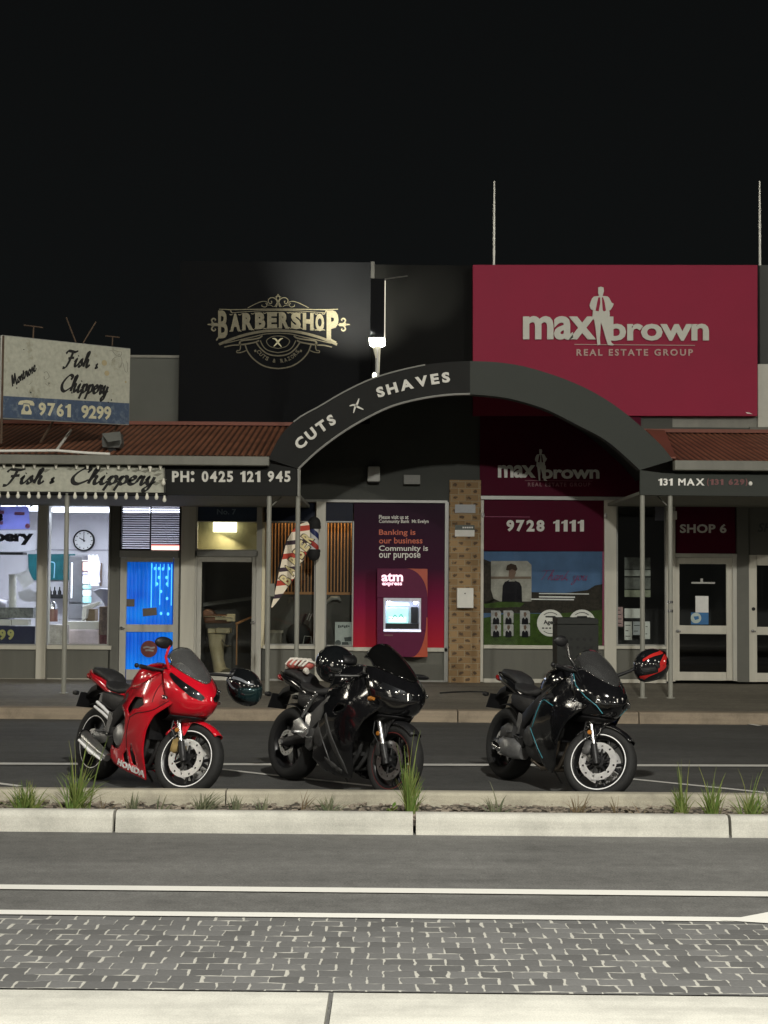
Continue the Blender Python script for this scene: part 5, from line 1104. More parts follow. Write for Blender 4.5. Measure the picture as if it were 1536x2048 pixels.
for mx in (1, -1):
    X = lambda x: 724 + mx * (x - 724)
    st2([(X(724), 402), (X(860), 408), (X(1000), 432), (X(1160), 478), (X(1310), 540)], 26); st2([(X(724), 428), (X(850), 436), (X(960), 462), (X(1080), 488), (X(1250), 528)], 9)
    st2([(X(880), 452), (X(905), 472), (X(960), 486), (X(1090), 505), (X(1090), 540), (X(960), 520), (X(912), 500)], 15)
    st2([(X(1050), 545), (X(1020), 620), (X(960), 690), (X(880), 745), (X(800), 770), (X(724), 778)], 14); st2([(X(1096), 520), (X(1098), 580), (X(1110), 600), (X(1130), 600), (X(1132), 620), (X(1090), 618), (X(1040), 600)], 10)
    st2([(X(940), 520), (X(905), 570), (X(850), 620), (X(790), 645), (X(724), 652)], 14); st2([(X(900), 500), (X(870), 560), (X(820), 600), (X(724), 622)], 10)
    st2([(X(1110), 545), (X(1180), 548), (X(1258), 566)], 12)
    st2([(X(724), 455), (X(780), 462), (X(830), 490), (X(836), 520), (X(800), 560), (X(724), 580)], 8)
    st2([(X(940), 600), (X(960), 606)], 22)
tb.build('dull_ornament', M_gold2, BB)
tb = MB()
for q in ([(668, 480), (700, 488), (730, 530), (758, 562)], [(772, 478), (745, 490), (715, 525), (680, 560)]): stroke(tb, q, 17, lambda a, c, l: SP(a, c, .014), 0, taper=True)
tb.build('crossed_blades', mat('pale_gold', (.40, .37, .24), .4, .4), BB)
tb = MB(); ws = 'CUTS & RAZORS'
for k, ch in enumerate(ws):
    if ch == ' ': continue
    a = R(-62 + 124 * (k + .5) / len(ws)); cx, cy, rr_ = 724, 500, 205
    ux = (math.cos(a), -math.sin(a)); nx = (math.sin(a), math.cos(a))     # letters read along the lower arc
    o = (cx + math.sin(a) * (rr_ + 42) - ux[0] * 15, cy + math.cos(a) * (rr_ + 18) - ux[1] * 15)
    put_text(tb, ch, lambda u, v: SP(o[0] + ux[0] * 30 * u - nx[0] * 40 * v, o[1] + ux[1] * 30 * u - nx[1] * 40 * v, .010), (0, .01, 0), bold=.03)
tb.build('arc_words', M_gold2, BB)

# maroon estate board
MBD = thing('sign_board', 'large maroon estate agent board with white lettering and a standing suited figure', 'sign board', P(1230, 833, PW))
M_board = mat('maroon_paint', (.265, .023, .054), .6, var=.05, scale=1.2, spec=.12)
part(MBD, 'board', M_board, lambda b: b.pp([(946, 529.5), (1515, 530), (1515, 832), (946, 831)], PW - .12, .2), bevel=.004)
part(MBD, 'scuff', M_white, lambda b: b.pp([(1491, 824), (1499, 825.5), (1505, 828), (1494, 827)], PW - .124, .003))
def man(K):       # outline read off the enlarged view
    body = [(690, 186), (703, 183), (716, 187), (718, 205), (714, 220), (711, 229), (735, 231), (744, 238), (756, 262), (767, 268), (762, 282), (752, 298), (745, 300), (747, 320), (745, 345), (742, 362), (748, 400), (750, 440), (756, 463), (770, 472), (764, 476), (738, 474), (734, 462), (722, 420), (710, 378), (702, 360), (701, 400), (698, 440), (700, 472), (686, 475), (682, 440), (678, 400), (670, 350), (660, 336), (664, 300), (652, 294), (647, 275), (652, 258), (660, 240), (668, 232), (694, 229), (690, 215)]
    tie = [(690, 236), (684, 262), (676, 303), (692, 306), (700, 262), (699, 236)]; tie2 = [(708, 236), (709, 262), (712, 300), (718, 307), (728, 302), (722, 262), (714, 236)]
    return [[K(*p) for p in q] for q in (body, tie, tie2)]
def estate_logo(parent, K, Yp, lm, bm, d, tag_m, rects, bold):
    body, t1, t2 = man(K)
    part(parent, 'figure', lm, lambda b: b.pp(body, Yp - d, d)); part(parent, 'figure_lapel', bm, lambda b: (b.pp(t1, Yp - d - .003, .003), b.pp(t2, Yp - d - .003, .003)))
    tb = MB(); w1, w2, w3, ln = rects
    text_px(tb, 'max', *w1, Yp - d * .9, d * .9, bold=bold, spacing=.97); text_px(tb, 'brown', *w2, Yp - d * .9, d * .9, bold=bold, spacing=.97); tb.build('name_lettering', lm, parent)
    tb = MB(); text_px(tb, 'REAL ESTATE GROUP', *w3, Yp - d * .5, d * .5, bold=.025, spacing=1.35); tb.fb(*ln, Yp - d * .5, d * .5); tb.build('small_lettering', tag_m, parent)
K1 = lambda x, y: (920 + x / 2.494, 500 + y / 2.494)
estate_logo(MBD, K1, PW - .12, mat('board_white', (.50, .505, .45), .5, var=.05), M_board, .035, mat('board_pink', (.40, .27, .24), .5), ((1046, 632, 1192, 679.5), (1215, 633, 1418, 681.5), (1153, 698, 1386, 711.5), (1149, 689, 1390, 690.4)), .03)
K2 = lambda x, y: (960 + (690 + (x - 703) * .49 * 2.494 * .93) / 5.689, 870 + (160 + (y - 183) * 1.235) / 5.689)
estate_logo(C_, K2, YF - .045, M_letter, M_maroon, .02, mat('faint_pink', (.16, .05, .06), .5), ((996, 930, 1071, 955.5), (1085, 931, 1199, 957.5), (1056, 965, 1181, 973), (1050, 961, 1185, 962)), .03)

# aerial poles
for x, y0, lab in ((988, 362, 'thin white pole rising behind the maroon board near its left end'), (1520, 362, 'thin white pole at the right end of the maroon board')):
    def f(b):
        p = P(x, 528, YF + .35); z = P(x, y0, YF + .35).z; b.tube([(p.x, p.y, 3.6), (p.x, p.y, p.z + (z - p.z) * .55), (p.x, p.y, z)], [.024, .022, .013], 10)
    quick('aerial_pole', [mat('galvanised', (.5, .5, .47), .4, .5)], lab, 'pole', f, group='poles on the roof', smooth=50)
# blade sign on its post with the floodlight
BS = thing('projecting_sign', 'dark upright blade sign on a post above the arch with one bright edge', 'sign', P(755, 756, YV + 1.0))
YL = YV + .9
part(BS, 'panel', M_blackpaint, lambda b: b.fb(741, 557, 769, 673, YL, .16), bevel=.004)
part(BS, 'edge_strip', mat('edge_glow', (.9, .85, .75), .4, emit=(1, .90, .72), es=.3), lambda b: b.fb(769, 561, 770.8, 675, YL - .004, .05))  # faint glow put into the edge for the floodlight falling on it
part(BS, 'post', M_alu, lambda b: b.tube([P(755, 765, YL + .1), P(755, 676, YL + .1)], .035, 10), smooth=40)
part(BS, 'stay_wire', M_alu, lambda b: b.tube([P(770, 558, YL + .1), P(815, 552, YF)], .008, 6))
FL = thing('floodlight', 'bright white floodlight on the post below the dark blade sign', 'floodlight', P(754, 695, YL - .1))
M_flood = mat('flood_glow', (1, 1, .95), .4, emit=(1, .98, .84), es=6)
part(FL, 'lens', M_flood, lambda b: b.pp([(738, 675), (770, 675), (770.5, 691), (763, 694), (757, 691), (752, 691), (746, 694), (740, 689)], YL - .06, .05), bevel=.01)
part(FL, 'arm', mat('lit_arm', (.8, .78, .65), .4), lambda b: (b.tube([P(749, 694, YL - .03), P(751, 707, YL - .02), P(752, 716, YL)], [.03, .02, .008], 8), b.tube([P(759, 694, YL - .03), P(758.5, 715, YL - .02), P(758, 745, YL)], [.02, .014, .006], 8)), smooth=50)
quick('gooseneck_lamp', [mat('lamp_glow', (1, 1, .9), .4, emit=(1, .96, .8), es=2.5)], 'small glowing lamp head on the arch edge below the post', 'lamp', lambda b: b.ell(P(749, 751, YV + .1), (.035, .04, .05), 10, 7), smooth=50)
def spot(loc, aim, e, ang, col=(1, .95, .78), blend=.5, size=.06):
    s = bpy.data.lights.new('floodlight_beam', 'SPOT'); o = bpy.data.objects.new('floodlight_beam', s); COL.objects.link(o); s.energy = e; s.spot_size = R(ang); s.spot_blend = blend; s.color = col; s.shadow_soft_size = size
    o.location = loc; o.rotation_euler = (aim - loc).to_track_quat('-Z', 'Y').to_euler()
spot(P(742, 690, YL - .10), P(712, 556, PW), 5200, 58, blend=1.)
spot(P(766, 690, YL - .10), P(852, 596, PW), 1300, 24, blend=1.)

# ---------------------------------------------------------------- fish shop signs
FSx = [P(5, 671.6, 21.6), P(258, 698.4, 23.5), P(258, 848.7, 23.5), P(4, 835, 21.6)]      # tl tr br bl, turned towards the viewer
tl, tr, br, bl_ = FSx
U = ((tr - tl) + (br - bl_)); U = Vector((U.x, U.y, 0)).normalized(); Nn = Vector((U.y, -U.x, 0)); Vv = Vector((0, 0, 1))
FW, FH = (Vector((tr.x - tl.x, tr.y - tl.y, 0))).length, ((tl.z - bl_.z) + (tr.z - br.z)) / 2
O_ = Vector((bl_.x, bl_.y, (bl_.z + br.z) / 2)); 
slope = ((tr.z - tl.z) / FW + (br.z - bl_.z) / FW) / 2
def FP(u, v, l=0): return O_ + U * (u * FW) + Vv * (v * FH + (u - .5) * FW * slope) + Nn * l
FS = thing('sign_board', 'weathered white fish shop sign board with a faded blue phone band, standing on the roof', 'sign board', FP(.5, 0))
def weathered(name, col, stain, scale=3.5, amt=.62):
    m, t, b = nodes(name); L = t.links.new
    tc = add(t, 'ShaderNodeTexCoord'); n = add(t, 'ShaderNodeTexNoise'); n.inputs['Scale'].default_value = scale; n.inputs['Detail'].default_value = 8; n.inputs['Roughness'].default_value = .7; L(tc.outputs['Object'], n.inputs['Vector'])
    r = add(t, 'ShaderNodeValToRGB'); e = r.color_ramp.elements; e[0].position = amt - .06; e[0].color = c4(col); e[1].position = amt + .1; e[1].color = c4(stain); L(n.outputs['Fac'], r.inputs[0])
    n2 = add(t, 'ShaderNodeTexNoise'); n2.inputs['Scale'].default_value = 16; n2.inputs['Detail'].default_value = 5; L(tc.outputs['Object'], n2.inputs['Vector'])
    r2 = add(t, 'ShaderNodeMapRange'); r2.inputs['From Min'].default_value = .3; r2.inputs['From Max'].default_value = .7; r2.inputs['To Min'].default_value = .84; r2.inputs['To Max'].default_value = 1.08; L(n2.outputs['Fac'], r2.inputs['Value'])
    s = add(t, 'ShaderNodeVectorMath', operation='SCALE'); L(r.outputs[0], s.inputs[0]); L(r2.outputs[0], s.inputs['Scale']); L(s.outputs[0], b.inputs['Base Color']); b.inputs['Roughness'].default_value = .6
    return m
M_signw = weathered('weathered_white', (.44, .445, .37), (.27, .26, .19)); M_signb = weathered('faded_blue', (.055, .085, .145), (.16, .20, .25), 9, .58)
part(FS, 'board', M_signw, lambda b: b.prism([FP(0, .265), FP(1, .28), FP(1, 1), FP(0, 1)], -Nn * .05)); part(FS, 'phone_band', M_signb, lambda b: b.prism([FP(0, 0), FP(1, 0), FP(1, .28), FP(0, .265)], -Nn * .05))
part(FS, 'frame', M_alu, lambda b: (b.prism([FP(-.005, -.01, -.01), FP(1.005, -.01, -.01), FP(1.005, 1.01, -.01), FP(-.005, 1.01, -.01)], -Nn * .05)))
def fp(x, y): return ((x - 15) / 970, 1 - (y - (275 + (x - 15) * .106)) / (628 - (x - 15) * .052))     # enlarged-view px -> board uv
tb = MB(); up = (FP(0, 1) - FP(0, 0)).normalized(); ur = (FP(1, .5) - FP(0, .5)).normalized()
put_script(tb, 'Fish', FP(*fp(470, 500)), ur, up, Nn, FH * .095, pen=.50, slant=.25, sx=1.12); put_script(tb, 'Chippery', FP(*fp(440, 695)), ur, up, Nn, FH * .098, pen=.50, slant=.25, sx=1.12); put_script(tb, '&', FP(*fp(700, 525)), ur, up, Nn, FH * .055, pen=.50, slant=.25, sx=.95)
a_ = R(33); ur2, up2 = ur * math.cos(a_) + up * math.sin(a_), up * math.cos(a_) - ur * math.sin(a_)
put_script(tb, 'Montrose', FP(*fp(85, 665)), ur2, up2, Nn, FH * .058, pen=.50, slant=.3, sx=1.12); tb.build('script_lettering', M_dark, FS)
tb = MB(); dark_s = lambda q, w: stroke(tb, [fp(*p) for p in q], w, lambda u, v, l: FP(u, v, .003), 0)
dark_s([(810, 390), (850, 385), (880, 395), (912, 400), (905, 430), (860, 440), (835, 465)], .005); dark_s([(885, 430), (910, 440), (918, 480), (900, 520)], .005); dark_s([(925, 480), (945, 545), (962, 552), (966, 500), (955, 470)], .005); dark_s([(840, 390), (870, 425), (900, 415)], .006); dark_s([(200, 650), (215, 640), (218, 630)], .004); dark_s([(310, 560), (330, 550), (350, 590), (320, 610), (312, 585)], .005); dark_s([(320, 640), (340, 655), (352, 635)], .005)
tb.build('graffiti', mat('faded_ink', (.22, .22, .19), .7), FS)
def disc(b, x, y, r, ry=None): b.prism([FP(fp(x, y)[0] + r * math.cos(i * .4488), fp(x, y)[1] + (ry or r * 1.7) * math.sin(i * .4488), .003) for i in range(14)], -Nn * .002)
part(FS, 'stain', mat('stain_tan', (.40, .34, .20), .7), lambda b: (disc(b, 775, 482, .022), disc(b, 797, 562, .02), disc(b, 952, 630, .008)))
part(FS, 'ink_spot', M_dark, lambda b: (disc(b, 838, 768, .006), disc(b, 812, 785, .005), disc(b, 216, 710, .006), disc(b, 115, 676, .005), disc(b, 350, 638, .005), disc(b, 524, 712, .006), disc(b, 160, 380, .004)))
M_cream2 = mat('cream_digits', (.58, .55, .38), .5, var=.12, scale=12)
tb = MB()
def board_text(s, x0, x1, yt, yb): put_text(tb, s, lambda u, v: FP(*fp(x0 + (x1 - x0) * u, (yt[0] + (yt[1] - yt[0]) * u) * v + (yb[0] + (yb[1] - yb[0]) * u) * (1 - v)), .006), -Nn * .006, bold=.03)
board_text('9761', 276, 518, (786, 800), (886, 900)); board_text('9299', 600, 836, (806, 818), (908, 922))
def F2(q): return [FP(*fp(*p), .006) for p in q]
tb.prism(F2([(128, 792), (140, 774), (185, 768), (230, 775), (243, 795), (243, 812), (212, 808), (210, 796), (165, 793), (158, 804), (128, 804)]), -Nn * .006)
tb.prism(F2([(168, 800), (205, 803), (212, 830), (226, 862), (222, 880), (150, 877), (152, 848), (164, 826)]), -Nn * .006)
tb.build('phone_digits', M_cream2, FS)
part(FS, 'dial', M_signb, lambda b: b.prism([FP(fp(188, 835)[0] + .016 * math.cos(i * .4488), fp(188, 835)[1] + .035 * math.sin(i * .4488), .009) for i in range(14)], -Nn * .002))
M_rust = mat('rusty_iron', (.085, .055, .035), .8, var=.3)
part(FS, 'support_leg', M_rust, lambda b: (b.tube([FP(-.002, 1), FP(-.002, 0), FP(-.002, -.32)], .018, 6), b.tube([FP(.97, .1, -.1), FP(.97, -.12, -.3)], .02, 6), b.tube([FP(.45, .1, -.1), FP(.45, -.25, -.5)], .02, 6)))
for q in ([(236, 296), (238, 205), None, (168, 190), (305, 208)], [(558, 320), (480, 128)], [(615, 325), (712, 165)], [(848, 348), (850, 280), None, (793, 272), (905, 285)]):
    def f(b):
        seg = []; 
        for p in q + [None]:
            if p is None:
                b.tube([FP(*fp(*k), -.03) for k in seg], .011, 6); seg = []
            else: seg.append(p)
    part(FS, 'top_bracket', M_rust, f)
# fascia sign with festoon bulbs
FF = thing('fascia_sign', 'long white fish shop fascia sign with black script lettering on the left verandah', 'sign', P(165, 986, YV - .03))
part(FF, 'board', M_signw, lambda b: b.pp([(-140, 931), (329, 934), (330, 985), (-140, 981)], YV - .03, .045))
tb = MB(); e1 = Vector((1, 0, -.004)).normalized(); e2 = Vector((0, 0, 1)); nv = Vector((0, -1, 0)); q_ = YV - .03
put_script(tb, 'Fish', P(14, 966, q_), e1, e2, nv, .105, pen=.56, slant=.25, sx=1.45); put_script(tb, '&', P(100, 966, q_), e1, e2, nv, .07, pen=.56, slant=.25); put_script(tb, 'Chippery', P(143, 967, q_), e1, e2, nv, .112, pen=.56, slant=.28, sx=1.62); tb.build('script_lettering', M_dark, FF)
part(FF, 'grey_leaf_print', mat('painted_grey', (.20, .20, .16), .7), lambda b: [b.pp([(x, y), (x + 11, y - 4), (x + 19, y - 3), (x + 9, y + 3)], YV - .033, .003) for x, y in ((82, 942), (132, 938), (192, 942), (232, 940), (262, 942), (282, 943), (306, 950), (303, 968), (300, 942), (315, 962))])  # small slanted grey leaf shapes along the board
FB = thing('festoon_lights', 'string of unlit white festoon bulbs around the long fish shop fascia sign', 'string lights', P(165, 990, YV - .1))
part(FB, 'cable', M_dark, lambda b: (b.tube([P(-20, 984, YV - .07), P(120, 984.5, YV - .07), P(330, 989, YV - .07)], .009, 6), b.tube([P(-20, 929, YV - .07), P(150, 931, YV - .07), P(328, 934, YV - .07), P(329, 989, YV - .07)], .009, 6)))
M_bulb = mat('bulb_white', (.78, .76, .66), .25, var=.05)
def bulb(x, y, s=1):
    c = P(x, y, YV - .08); return part(FB, 'bulb', M_bulb, lambda b: b.lathe([(.045 * s, .0), (.045 * s, .014), (.015 * s, .018), (-.01 * s, .030), (-.035 * s, .030), (-.055 * s, .018), (-.06 * s, .0)], 10, Matrix.Translation(c), axis='z'), smooth=60)
for x in (-2, 16, 36, 58, 77, 98, 119, 150, 171, 191, 211, 232, 252, 274, 294, 313): bulb(x, 989 + x * .010)
for x in (8, 27, 47, 69, 112, 153, 175, 196, 216, 237, 258, 280, 321): bulb(x, 930 + x * .012, -1)
bulb(300, 938, -1); bulb(329, 997); bulb(327, 963)

# ---------------------------------------------------------------- things on the footpath
FG = thing('feather_flag', 'striped red white and navy feather flag hanging by the barber window', 'flag', P(545, 1215, YV + 1.4))
YG = YV + 1.5
fo = [(566, 1112), (575, 1080), (588, 1058), (604, 1047), (618, 1047), (619, 1085), (614, 1105), (604, 1124), (596, 1140), (586, 1160), (574, 1176), (560, 1196), (543, 1216), (547, 1196), (552, 1175), (558, 1145)]
fo = [(p.x, p.y) for p in catmull([(x, y, 0) for x, y in fo], 4, True)]
def flagmat():
    m, t, b = nodes('flag_stripes'); L = t.links.new
    tc = add(t, 'ShaderNodeTexCoord'); sp = add(t, 'ShaderNodeSeparateXYZ'); L(tc.outputs['Object'], sp.inputs[0])
    a1 = add(t, 'ShaderNodeMath', operation='MULTIPLY_ADD'); L(sp.outputs['X'], a1.inputs[0]); a1.inputs[1].default_value = -.12; L(sp.outputs['Z'], a1.inputs[2])
    d = add(t, 'ShaderNodeMath', operation='DIVIDE'); L(a1.outputs[0], d.inputs[0]); d.inputs[1].default_value = .42; fr = add(t, 'ShaderNodeMath', operation='FRACT'); ad = add(t, 'ShaderNodeMath', operation='ADD'); ad.inputs[1].default_value = 50.2; L(d.outputs[0], ad.inputs[0]); L(ad.outputs[0], fr.inputs[0])
    r = add(t, 'ShaderNodeValToRGB'); r.color_ramp.interpolation = 'CONSTANT'; e = r.color_ramp.elements; e[0].position = 0; e[0].color = (.50, .06, .035, 1); e[1].position = .2; e[1].color = (.9, .8, .64, 1)
    k = e.new(.52); k.color = (.05, .03, .045, 1); k = e.new(.68); k.color = (.9, .8, .64, 1); L(fr.outputs[0], r.inputs[0]); L(r.outputs[0], b.inputs['Base Color']); b.inputs['Roughness'].default_value = .8
    return m
part(FG, 'cloth', flagmat(), lambda b: b.pp(fo, YG, .004))
def f(b):
    pts = [(566, 1160), (575, 1140), (584, 1122), (593, 1107), (602, 1092), (610, 1076)]
    for k, ch in enumerate('BARBER'):
        x, y = pts[k]; o = P(x + 1, y + 4, YG - .012); ux = Vector((.62, 0, .78)); uy = Vector((-.78, 0, .62)); put_text(b, ch, lambda u, v: o + ux * (.10 * u) + uy * (.19 * v - .10), (0, .010, 0), bold=.04)
part(FG, 'lettering', mat('flag_lettering', (.74, .63, .34), .7), f)
def f(b):
    pts = [(566, 1160), (575, 1140), (584, 1122), (593, 1107), (602, 1092), (610, 1076)]
    for k, ch in enumerate('BARBER'):
        x, y = pts[k]; o = P(x + 1, y + 4, YG - .006); ux = Vector((.62, 0, .78)); uy = Vector((-.78, 0, .62)); put_text(b, ch, lambda u, v: o + ux * (.122 * u - .011) + uy * (.225 * v - .1175), (0, .005, 0), bold=.075)
part(FG, 'lettering_outline', mat('flag_outline', (.06, .035, .03), .7), f)
part(FG, 'pole', M_dark, lambda b: b.tube([P(543, 1216, YG + .02), P(556, 1140, YG + .02), P(574, 1078, YG + .02), P(598, 1046, YG + .02), P(622, 1044, YG + .02)], .010, 6), smooth=50)
BPo = thing('barber_pole', 'striped barber pole with dark domed caps on the window pilaster', 'barber pole', P(627, 1118, YF - .25))
cx = P(628, 1078, YF - .28)
def polemat():
    m, t, b = nodes('barber_stripes'); L = t.links.new
    tc = add(t, 'ShaderNodeTexCoord'); sp = add(t, 'ShaderNodeSeparateXYZ'); L(tc.outputs['Object'], sp.inputs[0])
    at = add(t, 'ShaderNodeMath', operation='ARCTAN2'); L(sp.outputs['Y'], at.inputs[0]); L(sp.outputs['X'], at.inputs[1])
    d1 = add(t, 'ShaderNodeMath', operation='DIVIDE'); L(at.outputs[0], d1.inputs[0]); d1.inputs[1].default_value = 2 * math.pi
    d2 = add(t, 'ShaderNodeMath', operation='MULTIPLY_ADD'); L(sp.outputs['Z'], d2.inputs[0]); d2.inputs[1].default_value = 2.4; L(d1.outputs[0], d2.inputs[2]); ad = add(t, 'ShaderNodeMath', operation='ADD'); ad.inputs[1].default_value = 20.35; L(d2.outputs[0], ad.inputs[0]); fr = add(t, 'ShaderNodeMath', operation='FRACT'); L(ad.outputs[0], fr.inputs[0])
    r = add(t, 'ShaderNodeValToRGB'); r.color_ramp.interpolation = 'CONSTANT'; e = r.color_ramp.elements; e[0].position = 0; e[0].color = (.62, .62, .62, 1); e[1].position = .25; e[1].color = (.02, .03, .12, 1); k = e.new(.5); k.color = (.62, .62, .62, 1); k = e.new(.75); k.color = (.40, .04, .03, 1); L(fr.outputs[0], r.inputs[0]); L(r.outputs[0], b.inputs['Base Color']); b.inputs['Roughness'].default_value = .25
    return m
h_ = 48 * YF / FPX / 2
PB = MB(); PB.lathe([(-h_, .085), (h_, .085)], 28, axis='z'); o = PB.build('cylinder', polemat(), BPo, smooth=40)
LOC[o.name] = Vector((0, 0, 0)); o.data.transform(Matrix.Translation(LOC[BPo.name])); o.location = cx - LOC[BPo.name]; 
part(BPo, 'cap', M_dark, lambda b: (b.ell(cx + Vector((0, 0, h_ + .05)), (.115, .115, .13), 18, 10), b.lathe([(h_ - .03, .0), (h_ - .03, .115), (h_ + .02, .12), (h_ + .02, 0)], 20, Matrix.Translation(cx), axis='z')), smooth=50)
part(BPo, 'cap', M_dark, lambda b: (b.ell(cx - Vector((0, 0, h_ + .05)), (.11, .11, .12), 18, 10), b.lathe([(-h_ - .02, .0), (-h_ - .02, .115), (-h_ + .03, .11), (-h_ + .03, 0)], 20, Matrix.Translation(cx), axis='z')), smooth=50)
part(BPo, 'bracket', M_dark, lambda b: (b.box((cx.x - .02, cx.y, cx.z + h_ - .05), (cx.x + .06, YF - .08, cx.z + h_ - .0)), b.box((cx.x - .02, cx.y, cx.z - h_), (cx.x + .06, YF - .08, cx.z - h_ + .05))))
quick('meter_box', [mat('meter_grey', (.19, .19, .16), .5)], 'small grey box clamped to the verandah post beside the flag tip', 'box', lambda b: (b.fb(538, 1167, 549, 1193, YV + .02, .08),), bevel=.008)
# dark bin / planter box with round holes, behind the right motorcycle
BN = thing('bin_enclosure', 'dark square bin enclosure with rows of round holes behind the right motorcycle', 'bin', P(1155, 1392, 21.6))
YBn = 22.4; zt_ = P(1155, 1236, YBn).z; xa_, xb_ = P(1114, 1300, YBn).x, P(1197, 1300, YBn).x
M_bin = mat('bin_charcoal', (.026, .028, .026), .55, var=.12, spec=.2)
part(BN, 'body', M_bin, lambda b: b.box((xa_, YBn, .16), (xb_, YBn + .6, zt_ - .10)), bevel=.01)
part(BN, 'lid', M_bin, lambda b: b.prism([(xa_, YBn - .01, zt_ - .095), (xb_, YBn - .01, zt_ - .095), (xb_, YBn - .01, zt_ - .02), (xb_ - .05, YBn - .01, zt_), (xa_, YBn - .01, zt_)], (0, .62, 0)), bevel=.008)
part(BN, 'hole', M_dark, lambda b: [b.lathe([(-.004, .0), (-.004, .024), (.01, .024)], 12, Matrix.Translation((xa_ + (xb_ - xa_) * (.18 + .16 * i), YBn, zt_ - .32 - .13 * j))) for i in range(5) for j in range(6)])
quick('footpath_cable', [M_dark], 'black cable lying on the footpath beside the brick pier', 'cable', lambda b: b.tube([G(880, 1386, .16), G(905, 1384, .17), G(940, 1383, .16), G(972, 1384, .16)], .012, 6), smooth=50)
# ================================================================== MOTORCYCLES (local frame: rear axle over x=0, forward +x, left +y, ground z=0)
def pip(p, poly):
    x, y = p; c = False; n = len(poly)
    for i in range(n):
        (x1, y1), (x2, y2) = poly[i], poly[(i + 1) % n]
        if (y1 > y) != (y2 > y) and x < (x2 - x1) * (y - y1) / (y2 - y1) + x1: c = not c
    return c
def cdt(outline, holes=(), step=.02):
    """2D outline with holes -> points and triangles with an even inner mesh."""
    vs = []; ed = []
    def ring(r):
        n0 = len(vs); q = []
        for (x1, y1), (x2, y2) in zip(r, r[1:] + r[:1]):
            l = math.hypot(x2 - x1, y2 - y1); k = max(1, int(l / step + .5))
            q += [(x1 + (x2 - x1) * j / k, y1 + (y2 - y1) * j / k) for j in range(k)]
        vs.extend(q); n = len(q); ed.extend((n0 + i, n0 + (i + 1) % n) for i in range(n))
    ring(list(outline)); [ring(list(h)) for h in holes]
    bx = [p[0] for p in outline]; bz_ = [p[1] for p in outline]; rim = np.array(vs)
    y = min(bz_) + step * .6; row = 0
    while y < max(bz_):
        x = min(bx) + step * (.3 + .5 * (row % 2))
        while x < max(bx):
            if pip((x, y), outline) and not any(pip((x, y), h) for h in holes) and np.min((rim[:, 0] - x) ** 2 + (rim[:, 1] - y) ** 2) > (step * .55) ** 2: vs.append((x, y))
            x += step
        y += step * .87; row += 1
    v, e, f, *_ = geometry.delaunay_2d_cdt([Vector(p) for p in vs], ed, [], 0, 1e-6)
    out = []
    for t in f:
        c = (sum(v[i].x for i in t) / len(t), sum(v[i].y for i in t) / len(t))
        if pip(c, outline) and not any(pip(c, h) for h in holes): out.append(tuple(t))
    return [(p.x, p.y) for p in v], out
def tps(ctrl, lam=1e-4):
    c = np.array(ctrl, float); n = len(c); X = c[:, :2]
    U = lambda r: np.where(r > 1e-9, r * r * np.log(r + 1e-12), 0)
    K = U(np.linalg.norm(X[:, None] - X[None], axis=2)) + lam * np.eye(n); Q = np.hstack([np.ones((n, 1)), X])
    A_ = np.block([[K, Q], [Q.T, np.zeros((3, 3))]]); s = np.linalg.solve(A_, np.concatenate([c[:, 2], np.zeros(3)]))
    return lambda x, z: float(U(np.hypot(X[:, 0] - x, X[:, 1] - z)) @ s[:n] + s[n] + s[n + 1] * x + s[n + 2] * z)
def round_poly(pts, n=4, k=.25):
    """Cut the corners of an outline with small curves."""
    out = []; m = len(pts)
    for i in range(m):
        a, b, c = Vector((*pts[i - 1], 0)), Vector((*pts[i], 0)), Vector((*pts[(i + 1) % m], 0))
        p, q = b + (a - b) * k, b + (c - b) * k
        for j in range(n + 1):
            t = j / n; v = p * (1 - t) ** 2 + b * 2 * t * (1 - t) + q * t * t; out.append((v.x, v.y))
    return out
M_tyre = mat('tyre_rubber', (.013, .013, .013), .75, var=.3, scale=25, bump=.3, bscale=90, spec=.4)
M_rimblk = mat('wheel_black', (.015, .015, .016), .35, .3)
M_steel = mat('brake_steel', (.86, .85, .84), .30, .75, var=.05, scale=30)
M_darkmetal = mat('engine_metal', (.10, .10, .10), .45, .7, var=.3, scale=20)
M_greymetal = mat('cast_alloy', (.34, .34, .34), .38, .8, var=.2, scale=15)
M_blkplastic = mat('black_plastic', (.010, .010, .011), .45, var=.2, scale=12, spec=.35)
M_seat = mat('seat_vinyl', (.020, .020, .021), .55, var=.25, scale=30, bump=.15, bscale=150)
M_gloss = mat('gloss_black', (.006, .006, .007), .12, coat=1., var=.2, bump=.30, bscale=13)
M_redp = mat('gloss_red', (.56, .006, .018), .22, coat=1., var=.05, spec=.5)
M_lens = glass('lamp_lens', (.9, .92, .95), .12)
M_amber = mat('amber_lens', (.34, .13, .02), .25)
M_stripew = mat('rim_tape_white', (.85, .85, .85), .4, var=.03)
M_striper = mat('rim_tape_red', (.30, .02, .02), .4)
M_cyan = mat('cyan_stripe', (.045, .22, .27), .4)
M_plate = mat('number_plate', (.6, .6, .58), .5)
WB = 1.41
